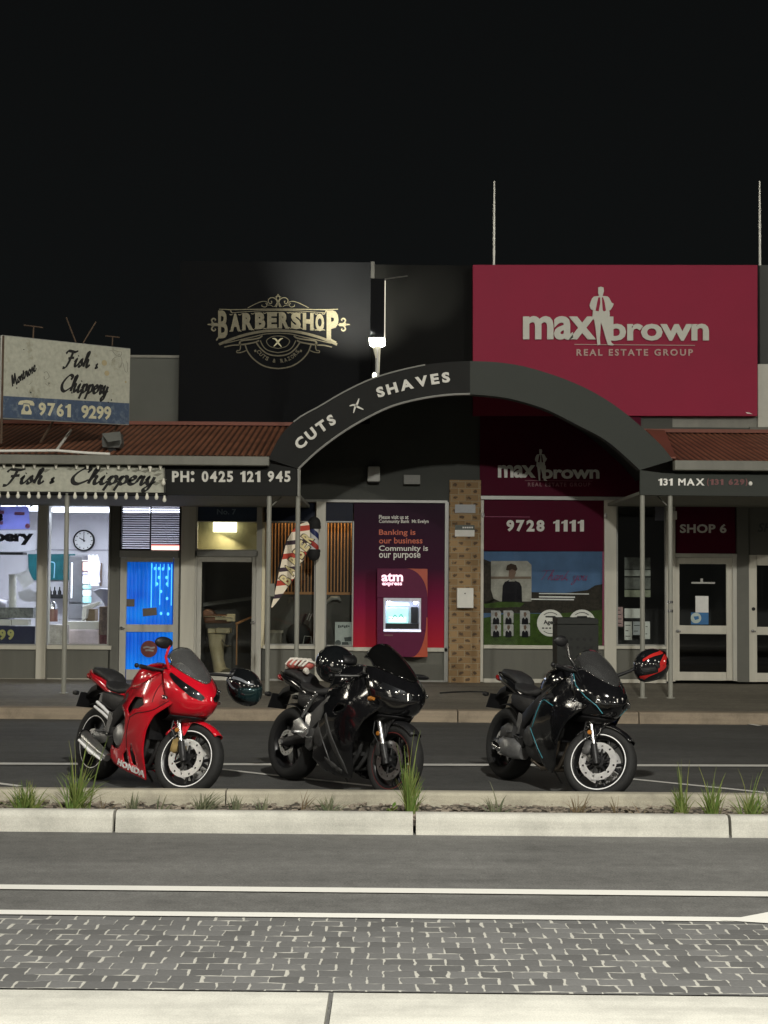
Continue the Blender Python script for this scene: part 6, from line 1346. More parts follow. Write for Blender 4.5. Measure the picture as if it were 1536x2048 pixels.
def wheel_parts(parent, name, M, front, style):
    R0 = .300 if front else .318; hw = .062 if front else .095
    wp = MB(); wp.M = M
    if front: prof = [(-.042, .216), (-.054, .232), (-.061, .256), (-.055, .277), (-.040, .291), (-.020, .2985), (0, .3005), (.020, .2985), (.040, .291), (.055, .277), (.061, .256), (.054, .232), (.042, .216)]
    else: prof = [(-.070, .216), (-.085, .236), (-.095, .262), (-.086, .287), (-.064, .304), (-.032, .315), (0, .318), (.032, .315), (.064, .304), (.086, .287), (.095, .262), (.085, .236), (.070, .216)]
    wp.lathe(prof + [(.03, .214), (-.03, .214)], 56, closed=True)
    w = wp.build(name, M_tyre, parent, smooth=50)
    b = MB(); b.M = M; rw = .044 if front else .072
    b.lathe([(-rw, .229), (-rw - .004, .225), (-rw + .004, .210), (-.025, .196), (.025, .196), (rw - .004, .210), (rw + .004, .225), (rw, .229)], 56, closed=True)
    for k in range(5):
        for s in (-1, 1):
            a = 2 * math.pi * k / 5; a2 = a + s * .20
            b.tube([(.04 * math.cos(a), .0, .04 * math.sin(a)), (.11 * math.cos(a + s * .05), s * .006, .11 * math.sin(a + s * .05)), (.203 * math.cos(a2), 0, .203 * math.sin(a2))], [.020, .014, .014], 8)
    b.lathe([(-.055, .0), (-.055, .035), (-.03, .05), (.03, .05), (.055, .035), (.055, 0)], 24)
    b.build('rim', style['rim'], w, smooth=50)
    if style.get('tape') and (front or style.get('rear_tape')):
        b = MB(); b.M = M
        for s in (-1, 1): b.lathe([(s * (rw + .0065), .2195), (s * (rw + .0065), .2285)], 64)
        b.build('rim_tape', style['tape'], w)
    # brake discs, drilled
    n = 44; out = [(.155 * math.cos(2 * math.pi * i / n), .155 * math.sin(2 * math.pi * i / n)) for i in range(n)]
    if not front: out = [(x * .72, z * .72) for x, z in out]
    k = 1 if front else .72
    inn = [(.100 * k * math.cos(2 * math.pi * i / 32), .100 * k * math.sin(2 * math.pi * i / 32)) for i in range(32)]
    holes = [inn]
    for i in range(12):
        a = 2 * math.pi * i / 12; rr = .124 if i % 2 else .134; holes.append([(rr * k * math.cos(a) + .0095 * math.cos(j * .785), rr * k * math.sin(a) + .0095 * math.sin(j * .785)) for j in range(8)])
    pv, pf = cdt(out, holes, .02)
    for s in ((-1, 1) if front else (-1,)):
        b = MB(); b.M = M; y = s * (.060 if front else .085)
        b.add([(x, y + s * .003, z) for x, z in pv] + [(x, y - s * .003, z) for x, z in pv], [t if s < 0 else tuple(reversed(t)) for t in pf] + [tuple(len(pv) + i for i in (reversed(t) if s < 0 else t)) for t in pf])
        d = b.build('brake_disc', style['disc'], w)
        b = MB(); b.M = M
        for i in range(6):
            a = 2 * math.pi * i / 6 + .3; b.tube([(.045 * math.cos(a), y - s * .005, .045 * math.sin(a)), (.105 * k * math.cos(a + .15), y, .105 * k * math.sin(a + .15))], [.013, .009], 6)
        b.lathe([(y - s * .014, .0), (y - s * .014, .05), (y + s * .004, .05), (y + s * .004, .03), (y + s * .02, .024), (y + s * .02, 0)], 20)
        b.build('disc_carrier', style['carrier'], d, smooth=40)
    return w

def motorcycle(label, st):
    root = bpy.data.objects.new('motorcycle', None); COL.objects.link(root); LOC[root.name] = Vector((0, 0, 0)); root.empty_display_size = .3
    tag(root, label, 'motorcycle', 'parked sports motorcycles')
    H = Vector((1.10, 0, .92)); ax = Vector((-math.sin(R(24.5)), 0, math.cos(R(24.5)))); ax.normalize()
    MS = Matrix.Translation(H) @ Matrix.Rotation(st['steer'], 4, ax) @ Matrix.Translation(-H)
    body, body2, trim = st['body'], st['body2'], st['trim']
    def part(name, m, fn, parent=root, M=None, **k):
        b = MB()
        if M is not None: b.M = M
        fn(b); return b.build(name, m, parent, **k)
    # wheels
    fw = wheel_parts(root, 'front_wheel', MS @ Matrix.Translation((WB, 0, .300)), True, st)
    rw = wheel_parts(root, 'rear_wheel', Matrix.Translation((0, 0, .318)), False, st)
    # fork
    def f(b):
        for s in (-1, 1):
            lo = Vector((WB - .005, s * .098, .300)); up = lo + ax * .34 + Vector((-.012, 0, 0)); top = lo + ax * .72 + Vector((-.012, 0, 0))
            b.tube([up - ax * .02, top], .029, 14)
    part('fork', st['fork_upper'], f, M=MS, smooth=40)
    def f(b):
        for s in (-1, 1):
            lo = Vector((WB - .005, s * .098, .300)); b.tube([lo + ax * .10, lo + ax * .345], .0215, 14)
    fk = part('fork_tube', st['fork_tube'], f, M=MS, smooth=40)
    def f(b):
        for s in (-1, 1):
            lo = Vector((WB - .005, s * .098, .300)); b.tube([lo - ax * .035, lo + ax * .04, lo + ax * .13], [.024, .031, .029], 12)
            b.lathe([(-.022, .0), (-.022, .022), (.022, .022), (.022, 0)], 12, Matrix.Translation(lo))
    part('fork_foot', M_blkplastic, f, M=MS, smooth=40)
    def f(b):
        for s in (-1, 1):
            c = Vector((WB - .105, s * .083, .385)); b.secs([(c.x - .03, c.z - .06, c.z + .045, .024, c.y), (c.x, c.z - .068, c.z + .06, .03, c.y), (c.x + .03, c.z - .05, c.z + .06, .024, c.y)], 10, 4)
    part('brake_caliper', st['caliper'], f, M=MS, smooth=40)
    def f(b):
        for s in (-1, 1): b.tube([(WB - .11, s * .10, .42), (WB - .16, s * .13, .50), (WB - .17, s * .12, .60), (WB - .20, s * .09, .70)], .006, 6)
    part('brake_hose', M_blkplastic, f, M=MS, smooth=40)
    part('fork_reflector', M_amber, lambda b: b.lathe([(-.125, .0), (-.125, .017), (-.115, .019), (-.115, 0)], 12, Matrix.Translation((WB - .115, 0, .50))), M=MS)
    # front mudguard hugging the tyre, with cheeks down to the fork
    def f(b):
        def fn(u, v):
            a = R(46) + R(102) * v; w = .072 * (1 - .35 * abs(v - .45) ** 1.5 * 2); t = (u - .5) * 2
            r = .318 + .008 * (1 - v) - .022 * abs(t) ** 2.5 * (1.6); return Vector((WB + math.cos(a) * r, w * math.sin(t * 1.35) / math.sin(1.35), .30 + math.sin(a) * r))
        b.grid(fn, 10, 18)
        for s in (-1, 1):
            po = [(WB - .235, .60), (WB - .10, .645), (WB + .02, .63), (WB - .03, .57), (WB - .055, .47), (WB - .10, .455), (WB - .14, .52)]
            v, t = cdt(round_poly(po, 3, .2), (), .03); b.add([(x, s * (.074 + .012 * (.64 - z) / .2), z) for x, z in v], [q if s < 0 else tuple(reversed(q)) for q in t])
    part('front_mudguard', st['guard'], f, M=MS, smooth=60, solid=.004)
    # clip-on bars, levers, top clamp
    hb = part('handlebar', M_blkplastic, lambda b: ([(b.tube([(1.075, s * .10, .935), (1.05, s * .17, .94), (.99, s * .27, .925), (.955, s * .34, .915)], .013, 8), b.tube([(1.01, s * .24, .928), (.945, s * .36, .912)], .0185, 10), b.ell((.93, s * .385, .909), (.02, .02, .02), 8, 6)) for s in (-1, 1)], b.box((1.03, -.12, .905), (1.13, .12, .93))), M=MS, smooth=50)
    part('lever', st['lever'], lambda b: [b.tube([(1.05, s * .17, .945), (1.085, s * .21, .94), (1.06, s * .30, .925), (1.02, s * .365, .918)], [.012, .008, .007, .006], 6) for s in (-1, 1)], hb, MS, smooth=50)
    part('control_cable', M_blkplastic, lambda b: [b.tube([(1.03, s * .22, .93), (1.14, s * .24, .97), (1.20, s * .17, .94), (1.15, s * .10, .84), (1.12, s * .08, .70)], .006, 6) for s in (-1, 1)], hb, MS, smooth=60)
    part('fluid_reservoir', M_darkmetal, lambda b: b.lathe([(0, .0), (0, .026), (.05, .026), (.055, 0)], 12, Matrix.Translation((1.09, -.16, .965)), axis='z'), hb, MS, smooth=40)
    # engine, frame, swingarm, radiator
    en = part('engine', M_darkmetal, lambda b: (b.secs([(.46, .26, .52, .13), (.56, .22, .62, .165), (.72, .20, .66, .175), (.86, .22, .60, .165), (.95, .30, .54, .13)], 16, 4), b.secs([(.62, .50, .74, .15), (.75, .50, .78, .17), (.92, .52, .76, .16), (1.0, .58, .72, .12)], 14, 4)), smooth=40)
    part('clutch_cover', st['cover'], lambda b: (b.lathe([(-.035, .0), (-.035, .07), (-.02, .09), (.0, .094)], 26, Matrix.Translation((.62, -.175, .42))), b.lathe([(-.02, .0), (-.02, .05), (0, .06)], 20, Matrix.Translation((.82, -.172, .36)))), en, smooth=40)
    def f(b):
        for s in (-1, 1):
            b.secs([(0, 0, 0, 0)] if False else [(.40, .44, .60, .022, s * .135), (.52, .50, .66, .026, s * .165), (.70, .62, .76, .028, s * .19), (.88, .74, .86, .028, s * .17), (1.04, .84, .94, .03, s * .09), (1.10, .86, .95, .03, s * .04)], 12, 4)
            b.secs([(.36, .30, .60, .022, s * .13), (.42, .28, .62, .028, s * .135), (.48, .32, .60, .022, s * .14)], 12, 4)
    part('frame', st['frame'], f, smooth=40)
    sa = part('swingarm', st['swing'], lambda b: [b.secs([(-.06, .30, .345, .016, s * .125), (.0, .285, .355, .022, s * .125), (.18, .31, .40, .024, s * .12), (.34, .34, .46, .03, s * .11), (.44, .38, .48, .03, s * .10)], 12, 4) for s in (-1, 1)], smooth=40)
    part('axle_nut', M_greymetal, lambda b: b.lathe([(-.16, .0), (-.16, .02), (-.14, .024), (.14, .024), (.16, .02), (.16, 0)], 12, Matrix.Translation((0, 0, .318))), sa, smooth=40)
    part('rear_caliper', M_greymetal, lambda b: b.secs([(.05, .34, .40, .02, -.10), (.10, .33, .42, .026, -.10), (.15, .35, .40, .02, -.10)], 10, 4), sa, smooth=40)
    part('chain', M_darkmetal, lambda b: (b.tube([(0, .105, .40), (.45, .105, .46)], .010, 6), b.tube([(0, .105, .236), (.45, .105, .36)], .010, 6), b.lathe([(.10, .03), (.10, .088), (.11, .088), (.11, .03)], 28, Matrix.Translation((0, 0, .318)))))
    def f(b):
        def fn(u, v):
            a = R(15) + R(95) * v; t = (u - .5) * 2; r = .352 - .02 * abs(t) ** 2; return Vector((math.cos(a) * r, .098 * t, .318 + math.sin(a) * r))
        b.grid(fn, 8, 14)
    part('rear_hugger', st['hugger'], f, smooth=60, solid=.004)
    part('hugger_brace', st['brace'], lambda b: (b.tube([(.06, -.125, .66), (.20, -.135, .62), (.36, -.14, .56)], [.014, .016, .014], 8), b.tube([(.02, -.12, .62), (.20, -.132, .575), (.36, -.14, .52)], [.012, .016, .014], 8)), smooth=50) if st.get('brace') else None
    part('radiator', M_blkplastic, lambda b: b.box((1.015, -.17, .42), (1.05, .17, .74)))
    part('shock_spring', st['spring'], lambda b: b.tube([(.36 + .02 * math.cos(i * .9), .02 * math.sin(i * .9), .42 + .006 * i) for i in range(40)], .007, 6), smooth=60)
    # exhaust
    ex = st['exhaust']
    if ex == 'low':
        e = part('exhaust', mat('brushed_steel', (.46, .46, .45), .30, .9, var=.15, scale=40), lambda b: b.tube([(.44, -.165, .215), (.36, -.185, .245), (.25, -.205, .295), (.10, -.222, .365), (.075, -.225, .378)], [.036, .046, .050, .050, .044], 18), smooth=40)
        part('heat_shield', M_stripew, lambda b: b.tube([(.42, -.215, .19), (.28, -.25, .245), (.10, -.273, .325)], [.010, .014, .011], 8), e, smooth=40)
        part('end_cap', M_blkplastic, lambda b: b.lathe([(0, .0), (.0, .03), (.03, .052), (.05, .054)], 16, Matrix.Translation((.068, -.2255, .381)) @ Matrix.Rotation(R(15), 4, 'Y'), axis='x'), e, smooth=40)
    elif ex == 'under':
        e = part('exhaust', M_greymetal, lambda b: (b.secs([(.14, .24, .37, .06, -.15), (.24, .21, .40, .075, -.16), (.36, .20, .38, .075, -.15), (.45, .21, .33, .05, -.12)], 16, 3),), smooth=40)
        part('tail_pipe', M_chrome, lambda b: b.tube([(.30, -.18, .27), (.18, -.21, .27), (.10, -.225, .30)], [.028, .030, .030], 12), e, smooth=40)
        part('heat_shield', M_darkmetal, lambda b: b.secs([(.16, .34, .46, .02, -.19), (.26, .36, .50, .022, -.20), (.36, .38, .48, .02, -.19)], 12, 3), e, smooth=40)
    elif ex == 'short':
        e = part('exhaust', M_darkmetal, lambda b: b.tube([(.46, -.13, .26), (.36, -.16, .30), (.20, -.20, .39), (.02, -.225, .47)], [.035, .05, .055, .05], 16), smooth=40)
    part('header_pipe', st['headers'], lambda b: [b.tube([(.98, y, .62), (1.03, y, .50), (1.00, y, .34), (.90, y * .8, .20), (.70, y * .5, .17), (.5, -.06, .22)], .019, 8) for y in (-.15, -.05, .05, .15)], smooth=50)
    # pegs, stand
    def f(b):
        for s in (-1, 1):
            b.prism([(.34, s * .145, .60), (.42, s * .145, .58), (.40, s * .16, .42), (.30, s * .17, .40), (.30, s * .17, .44), (.35, s * .16, .47)], (0, s * .012, 0)); b.tube([(.33, s * .17, .43), (.33, s * .26, .425)], .012, 8)
            b.tube([(.33, s * .18, .41), (.45, s * .19, .39), (.50, s * .19, .40)], .007, 6)
    part('foot_peg', st['peg'], f, smooth=40)
    if st.get('rail'):      # bright bolts and a grey strut along the frame, as on the middle bike
        part('frame_strut', M_greymetal, lambda b: [b.tube([(.30, s * .165, .56), (.40, s * .185, .66), (.52, s * .205, .76)], [.014, .018, .012], 8) for s in (-1, 1)], smooth=50)
        part('frame_bolts', M_chrome, lambda b: [b.ell((.34 + .035 * i, -.19 - .006 * i, .615 + .031 * i), (.010, .007, .013), 8, 6) for i in range(6)], smooth=60)
        part('heel_plate', st['peg'], lambda b: [b.secs([(.22, .46, .52, .012, s * .185), (.30, .40, .55, .016, s * .19), (.38, .38, .50, .014, s * .19), (.43, .42, .47, .01, s * .19)], 12, 3) for s in (-1, 1)], smooth=40)
    part('side_stand', M_darkmetal, lambda b: (b.tube([(.50, .12, .22), (.47, .20, .14), (.42, .31, .045)], .011, 8), b.box((.385, .29, .03), (.455, .345, .042))), smooth=40)
    # tank, seats, tail
    tk = part('fuel_tank', body, lambda b: b.secs([(.50, .76, .825, .06), (.54, .74, .87, .105), (.62, .72, .955, .145), (.72, .72, 1.02, .175), (.83, .74, 1.045, .185), (.93, .78, 1.03, .170), (1.00, .82, .99, .135), (1.03, .84, .95, .10)], 28, 2.5), smooth=50)
    part('filler_cap', M_darkmetal, lambda b: b.lathe([(0, .0), (0, .035), (.008, .03), (.01, 0)], 18, Matrix.Translation((.80, 0, 1.040)), axis='z'), tk, smooth=40)
    part('seat', M_seat, lambda b: b.secs([(.12, .80, .87, .10), (.18, .77, .845, .13), (.28, .75, .82, .145), (.40, .74, .812, .14), (.50, .75, .84, .10), (.56, .78, .88, .06)], 20, 2.6), smooth=50)
    part('pillion_seat', st['pillion'], lambda b: b.secs([(-.24, .915, .945, .045), (-.18, .90, .965, .075), (-.05, .875, .962, .10), (.06, .85, .935, .105), (.12, .83, .90, .095), (.15, .82, .86, .08)], 20, 2.6), smooth=50)
    tl_ = part('tail_fairing', st['tail'], lambda b: b.secs([(-.33, .90, .935, .025), (-.26, .86, .925, .06), (-.14, .82, .90, .095), (.02, .78, .88, .118), (.18, .73, .83, .13), (.32, .69, .79, .135), (.46, .68, .78, .11)], 20, 3.2), smooth=50)
    part('seat_panel', M_blkplastic, lambda b: [b.secs([(.16, .66, .76, .016, s * .125), (.30, .62, .76, .02, s * .14), (.44, .60, .75, .02, s * .14), (.54, .62, .74, .014, s * .13)], 12, 3) for s in (-1, 1)], smooth=50)
    part('tail_lamp', mat('tail_red', (.22, .012, .012), .2), lambda b: b.secs([(-.345, .87, .905, .04), (-.30, .85, .905, .065), (-.26, .845, .88, .06)], 12, 3), tl_, smooth=50)
    ph = part('plate_hanger', M_blkplastic, lambda b: (b.secs([(-.29, .69, .73, .045), (-.22, .73, .79, .05), (-.10, .76, .83, .06)], 12, 4),), smooth=40)
    part('number_plate', st['plate'], lambda b: b.prism([(-.345, -.10, .60), (-.345, .10, .60), (-.295, .10, .73), (-.295, -.10, .73)], (-.004, 0, -.001)), ph)
    part('turn_signal', st['rear_signal'], lambda b: [b.secs([(-.33, .70, .735, .012, s * .15), (-.28, .695, .74, .02, s * .15), (-.25, .70, .735, .012, s * .15)], 10, 2.4) for s in (-1, 1)], ph, smooth=50)
    # ---------- fairing side panels
    wf = tps([(1.42, .78, .165), (1.33, .96, .165), (1.24, .70, .225), (1.10, .92, .20), (1.05, .72, .262), (1.0, .50, .250), (.97, .30, .205), (.96, .12, .12), (.70, .17, .155), (.45, .20, .14), (.45, .30, .155), (.70, .45, .212), (.74, .65, .232), (.66, .78, .185), (.88, .86, .21), (1.20, .58, .235), (.85, .30, .19)])
    def panel(outline, holes, parent, name, m, off=0., step=.022, solid=.006, sides=(-1, 1), rnd_=.18):
        po = round_poly(outline, 3, rnd_); v, t = cdt(po, [round_poly(h, 2, .2) for h in holes], step); b = MB()
        for s in sides: b.add([(x, s * (wf(x, z) + off), z) for x, z in v], [q if s > 0 else tuple(reversed(q)) for q in t])
        return b.build(name, m, parent, smooth=50, solid=solid)
    fa_ = panel(st['fairing'], st['vents'], root, 'side_fairing', body)
    for ol, m in st['inserts']: panel(ol, [], fa_, 'fairing_insert', m, off=.005, solid=.003)
    if st['inner']: panel(st['inner'], [], fa_, 'inner_panel', M_blkplastic, off=-.03)
    for k, (a, w_, m) in enumerate(st['lines']):
        b = MB()
        for s in (-1, 1):
            q = catmull([(x, z, 0) for x, z in a], 5); b.tube([(p.x, s * (wf(p.x, p.y) + .007), p.y) for p in q], w_, 6)
        b.build('accent_line', m, fa_, smooth=60)
    if st.get('text'):
        b = MB(); s_, xa, za, xb, zb, h = st['text']
        U_ = Vector((xb - xa, zb - za)); Ln = U_.length; U_ /= Ln; V_ = Vector((-U_.y, U_.x))
        def fn(u, v):
            p = Vector((xa, za)) + U_ * (Ln * u) + V_ * (h * v) + U_ * (.02 * v); return Vector((p.x, -(wf(p.x, p.y) + .012), p.y))
        put_text(b, s_, fn, (0, .004, 0), bold=.05, spacing=1.08); b.build('lettering', M_stripew, fa_)
    # ---------- nose
    rows = st['nose']      # (v, z, xc, xs, w)
    rv = [r[0] for r in rows]
    def nz(u, v):
        v = min(max(v, 0), 1); z, xc, xs, w = (float(np.interp(v, rv, [r[k] for r in rows])) for k in (1, 2, 3, 4)); t = u * math.pi / 2
        return Vector((xs + (xc - xs) * max(0, math.cos(t)) ** .9, w * math.sin(t), z + st['sweep'] * (1 - math.cos(t)) * (.5 + v)))
    zi = np.array(rows, float); kk = np.linspace(0, 1, 25)
    no = part('nose_fairing', body, lambda b: b.grid(lambda u, v: nz(2 * u - 1, v), 28, 16), smooth=60, solid=.006)
    def npatch(poly, off, name, m, parent=no, both=True, step=.05, solid=0):
        v, t = cdt(round_poly(poly, 3, .2), (), step); b = MB()
        for s in ((1, -1) if both else (1,)):
            pts = []
            for u, w in v:
                p = nz(u, w); e = .01; n = (nz(u + e, w) - p).cross(nz(u, min(1, w + e)) - nz(u, min(1, w + e) - e)).normalized()
                if n.dot(p - Vector((1.1, 0, .85))) < 0: n = -n
                p = p + n * off; pts.append((p.x, s * p.y, p.z))
            b.add(pts, [q if s > 0 else tuple(reversed(q)) for q in t])
        return b.build(name, m, parent, smooth=60, solid=solid)
    for q in st['lamps']:
        l = npatch(q, .004, 'headlight', M_blkplastic); npatch(q, .009, 'lens', st['lens'], l)
        c = [sum(p[0] for p in q) / len(q), sum(p[1] for p in q) / len(q)]
        part('reflector', M_chrome, lambda b: [b.ell(nz(c[0] * s, c[1]) + Vector((.004, 0, 0)), (.012, .028, .018), 12, 8) for s in (-1, 1)], l, smooth=60)
    for q, m in st['nose_inserts']: npatch(q, .005, 'nose_insert', m, solid=.003)
    if st.get('nose_lines'):
        b = MB()
        for q in st['nose_lines']:
            for s in (-1, 1): b.tube([(lambda p: (p.x + .006, s * (p.y + .003), p.z))(nz(u, v)) for u, v in q], .0035, 6)
        b.build('accent_line', st['nose_line_m'], no, smooth=60)
    part('chin', M_blkplastic, lambda b: b.grid(lambda u, v: (lambda p: Vector((p.x - .10 * v - .05 * v * v, p.y * (1 - .22 * v), p.z - .07 * v + .02 * v * v)))(nz(2 * u - 1, 0)), 20, 5), no, smooth=60, solid=.005)
    part('fairing_stay', M_blkplastic, lambda b: (b.box((1.06, -.09, .80), (1.30, .09, .86)), b.secs([(1.10, .90, 1.0, .12), (1.20, .92, 1.05, .13), (1.29, .93, 1.05, .11)], 12, 4)), smooth=40)
    # windscreen
    ws = st['screen']; a_top = ws['top']
    def wsf(u, v):
        t = (2 * u - 1); base = nz(t * ws['uw'], 1 - (1 - ws['v0']) * (1 - abs(t) ** 1.4)) + Vector((.004, 0, .006)); z, xc, xs, w = a_top; tt = t * 1.25; k = math.cos(tt)
        top = Vector((xs + (xc - xs) * k, w * math.sin(tt) / math.sin(1.25), z - ws['drop'] * abs(t) ** 2.2)); bul = ws['bulge'] * math.sin(math.pi * v * .9)
        return base.lerp(top, v) + Vector((bul * .6, 0, bul))
    npatch([(-ws['uw'], .995), (-.62 * ws['uw'], .5 * (1 + ws['v0']) + .05), (0, ws['v0'] + .01), (.62 * ws['uw'], .5 * (1 + ws['v0']) + .05), (ws['uw'], .995)], .003, 'dash_panel', M_blkplastic, both=False, solid=.002)
    part('windscreen', ws['mat'], lambda b: b.grid(wsf, 20, 12), smooth=60, solid=.004)
    if ws.get('rim'): part('screen_frame', ws['rim'], lambda b: [b.tube([wsf(u0, v / 8) for v in range(9)], .006, 6) for u0 in (0, 1)], smooth=50)
    # mirrors, front signals
    for s in st['mirrors']:
        my = part('mirror', st['mirror_m'], lambda b: b.ell(st['mirror_at'](s), st['mirror_r'], 16, 10, None), smooth=60)
        c = st['mirror_at'](s); bs = nz(s * .80, .92)
        part('mirror_stalk', st['stalk_m'], lambda b: b.tube([bs, bs.lerp(c, .5) + Vector((.01, s * .01, -.01)), c + Vector((.01, -s * .05, -.015))], [.014, .011, .012], 8), my, smooth=60)
        part('mirror_glass', M_chrome, lambda b: b.ell(c - Vector((.018, 0, 0)), (st['mirror_r'][0] * .7, st['mirror_r'][1] * .88, st['mirror_r'][2] * .85), 14, 8), my, smooth=60)
    part('turn_signal', st['front_signal'], lambda b: [(b.secs([(1.30, .755, .785, .010, s * .255), (1.33, .75, .79, .018, s * .255), (1.37, .758, .782, .012, s * .255)], 10, 2.4), b.tube([(1.30, s * .18, .77), (1.33, s * .245, .77)], .009, 6)) for s in (-1, 1)], no, smooth=50)
    # place: leaning on its side stand, front axle where the photo shows it
    hd, lean = st['heading'], R(st.get('lean', -8))
    root.rotation_euler = (Matrix.Rotation(hd, 4, 'Z') @ Matrix.Rotation(lean, 4, 'X')).to_euler()
    Rm = root.rotation_euler.to_matrix(); fa0 = Rm @ (MS @ Vector((WB, 0, .300)))
    t = P(*st['front_px'], st['Y']); root.scale = (1.06,) * 3; Rm = Rm * 1.06; fa0 = fa0 * 1.06; root.location = (t.x - fa0.x, t.y - fa0.y, 0.004)
    if st.get('left_px'):      # far-side mirror, on which a helmet hangs
        c = Rm.inverted() @ (P(*st['left_px'], st['left_Y']) - root.location); bs = nz(.80, .92)
        my = part('mirror', st['mirror_m'], lambda b: b.ell(c, st['mirror_r'], 16, 10), smooth=60)
        part('mirror_stalk', M_blkplastic, lambda b: b.tube([bs, bs.lerp(c, .5) + Vector((.01, .01, .0)), c + Vector((.01, -.03, -.01))], [.016, .013, .013], 8), my, smooth=60)
    if st.get('probe'):
        for nm, q in (('barL', MS @ Vector((.93, .385, .909))), ('barR', MS @ Vector((.93, -.385, .909))), ('tail', Vector((-.33, 0, .92))), ('screen', Vector((1.12, 0, st['screen']['top'][0]))), ('seat', Vector((.3, 0, .82))), ('tank', Vector((.83, 0, 1.045))), ('rearaxle', Vector((0, 0, .318)))):
            w_ = root.location + Rm @ q; c_ = CM.transposed() @ (w_ - CAM); print('PROBE', label[:14], nm, round(768 + c_.x / -c_.z * FPX), round(1024 - c_.y / -c_.z * FPX), round(w_.y, 2))
    return root, Rm, root.location.copy()

NOSE1 = [(0, .640, 1.50, 1.28, .150), (.12, .685, 1.565, 1.28, .175), (.3, .755, 1.605, 1.27, .205), (.5, .83, 1.585, 1.25, .222), (.7, .905, 1.52, 1.21, .220), (.85, .97, 1.44, 1.17, .205), (1, 1.03, 1.345, 1.12, .180)]
FAIR1 = [(1.43, .88), (1.42, .76), (1.33, .70), (1.20, .615), (1.115, .49), (1.065, .34), (1.035, .20), (1.005, .085), (.93, .10), (.72, .135), (.50, .185), (.44, .25), (.47, .33), (.56, .30), (.62, .31), (.70, .38), (.735, .46), (.76, .56), (.70, .62), (.64, .64), (.60, .72), (.62, .79), (.70, .83), (.82, .84), (.95, .87), (1.08, .94), (1.20, .985), (1.33, .975)]
VENT1 = [[(.78, .64), (.87, .745), (1.02, .745), (1.07, .69), (.99, .655), (.90, .645), (.84, .60)], [(.84, .20), (.815, .30), (.86, .36), (.915, .27), (.905, .19)], [(.72, .19), (.70, .26), (.77, .31), (.79, .20)]]
SCR1 = dict(v0=.70, uw=.72, top=(1.185, 1.14, 1.07, .135), drop=.10, bulge=.018, mat=glass('clear_screen', (.72, .74, .75), .05, dark=.24, haze=.30), rim=None)
common = dict(rim=M_rimblk, tape=M_stripew, disc=M_steel, carrier=M_blkplastic, fork_upper=M_blkplastic, fork_tube=M_chrome, caliper=M_darkmetal, guard=M_gloss, lever=M_darkmetal, cover=M_darkmetal, frame=M_blkplastic, swing=M_blkplastic, hugger=M_blkplastic, brace=None, spring=M_darkmetal, headers=M_darkmetal, peg=M_darkmetal, pillion=M_seat, tail=M_gloss, plate=M_blkplastic, rear_signal=M_blkplastic, front_signal=M_lens, lens=M_lens, inner=None, inserts=[], lines=[], text=None, nose_inserts=[], sweep=.0, mirror_m=M_blkplastic, stalk_m=M_blkplastic, mirror_r=(.028, .085, .048), trim=M_blkplastic)
red = dict(common, rear_tape=True, lines=[([(1.33, .745), (1.20, .665), (1.10, .635), (.97, .615), (.86, .575)], .0035, M_blkplastic), ([(.86, .575), (.80, .45), (.775, .32)], .003, M_blkplastic), ([(1.30, .955), (1.22, .90), (1.17, .82), (1.16, .72)], .003, M_blkplastic), ([(.62, .74), (.72, .80), (.86, .815)], .003, M_blkplastic)], left_px=(476, 1352), left_Y=13.1, body=M_redp, body2=M_redp, fairing=FAIR1, vents=VENT1, nose=NOSE1, screen=SCR1, exhaust='low', steer=R(29), heading=R(-50), front_px=(378.5, 1524), Y=12.62, guard=M_redp, tail=M_redp, cover=M_greymetal, swing=M_greymetal, brace=M_stripew, caliper=mat('gold_caliper', (.35, .25, .10), .4, .5),
    lamps=[[(.10, .42), (.34, .60), (.74, .86), (.80, .80), (.66, .62), (.44, .42), (.20, .34)]], text=('HONDA', .60, .175, .99, .105, .055), mirrors=(-1,), mirror_at=lambda s: Vector((1.235, s * .262, 1.20)), stalk_m=M_redp,
    inserts=[([(.66, .665), (.70, .70), (.69, .77), (.665, .775), (.645, .72)], M_blkplastic)], inner=[(1.0, .66), (1.05, .72), (.90, .75), (.78, .66), (.84, .60)])
motorcycle_red, RmA, locA = motorcycle('glossy red sports motorcycle with white lettering on its belly panel', red)
FAIR2 = [(1.43, .86), (1.42, .74), (1.34, .67), (1.24, .59), (1.155, .47), (1.11, .34), (1.085, .20), (1.03, .11), (.86, .115), (.66, .16), (.50, .23), (.52, .34), (.58, .50), (.66, .62), (.62, .72), (.64, .80), (.74, .83), (.90, .86), (1.08, .94), (1.20, .985), (1.33, .965)]
NOSE2 = [(0, .655, 1.48, 1.27, .160), (.12, .70, 1.55, 1.27, .19), (.3, .775, 1.60, 1.26, .222), (.5, .85, 1.59, 1.24, .238), (.7, .925, 1.53, 1.21, .234), (.85, .985, 1.46, 1.17, .215), (1, 1.03, 1.37, 1.12, .19)]
M_tint = glass('dark_screen', (.06, .05, .055), .0, dark=.75, haze=.006)
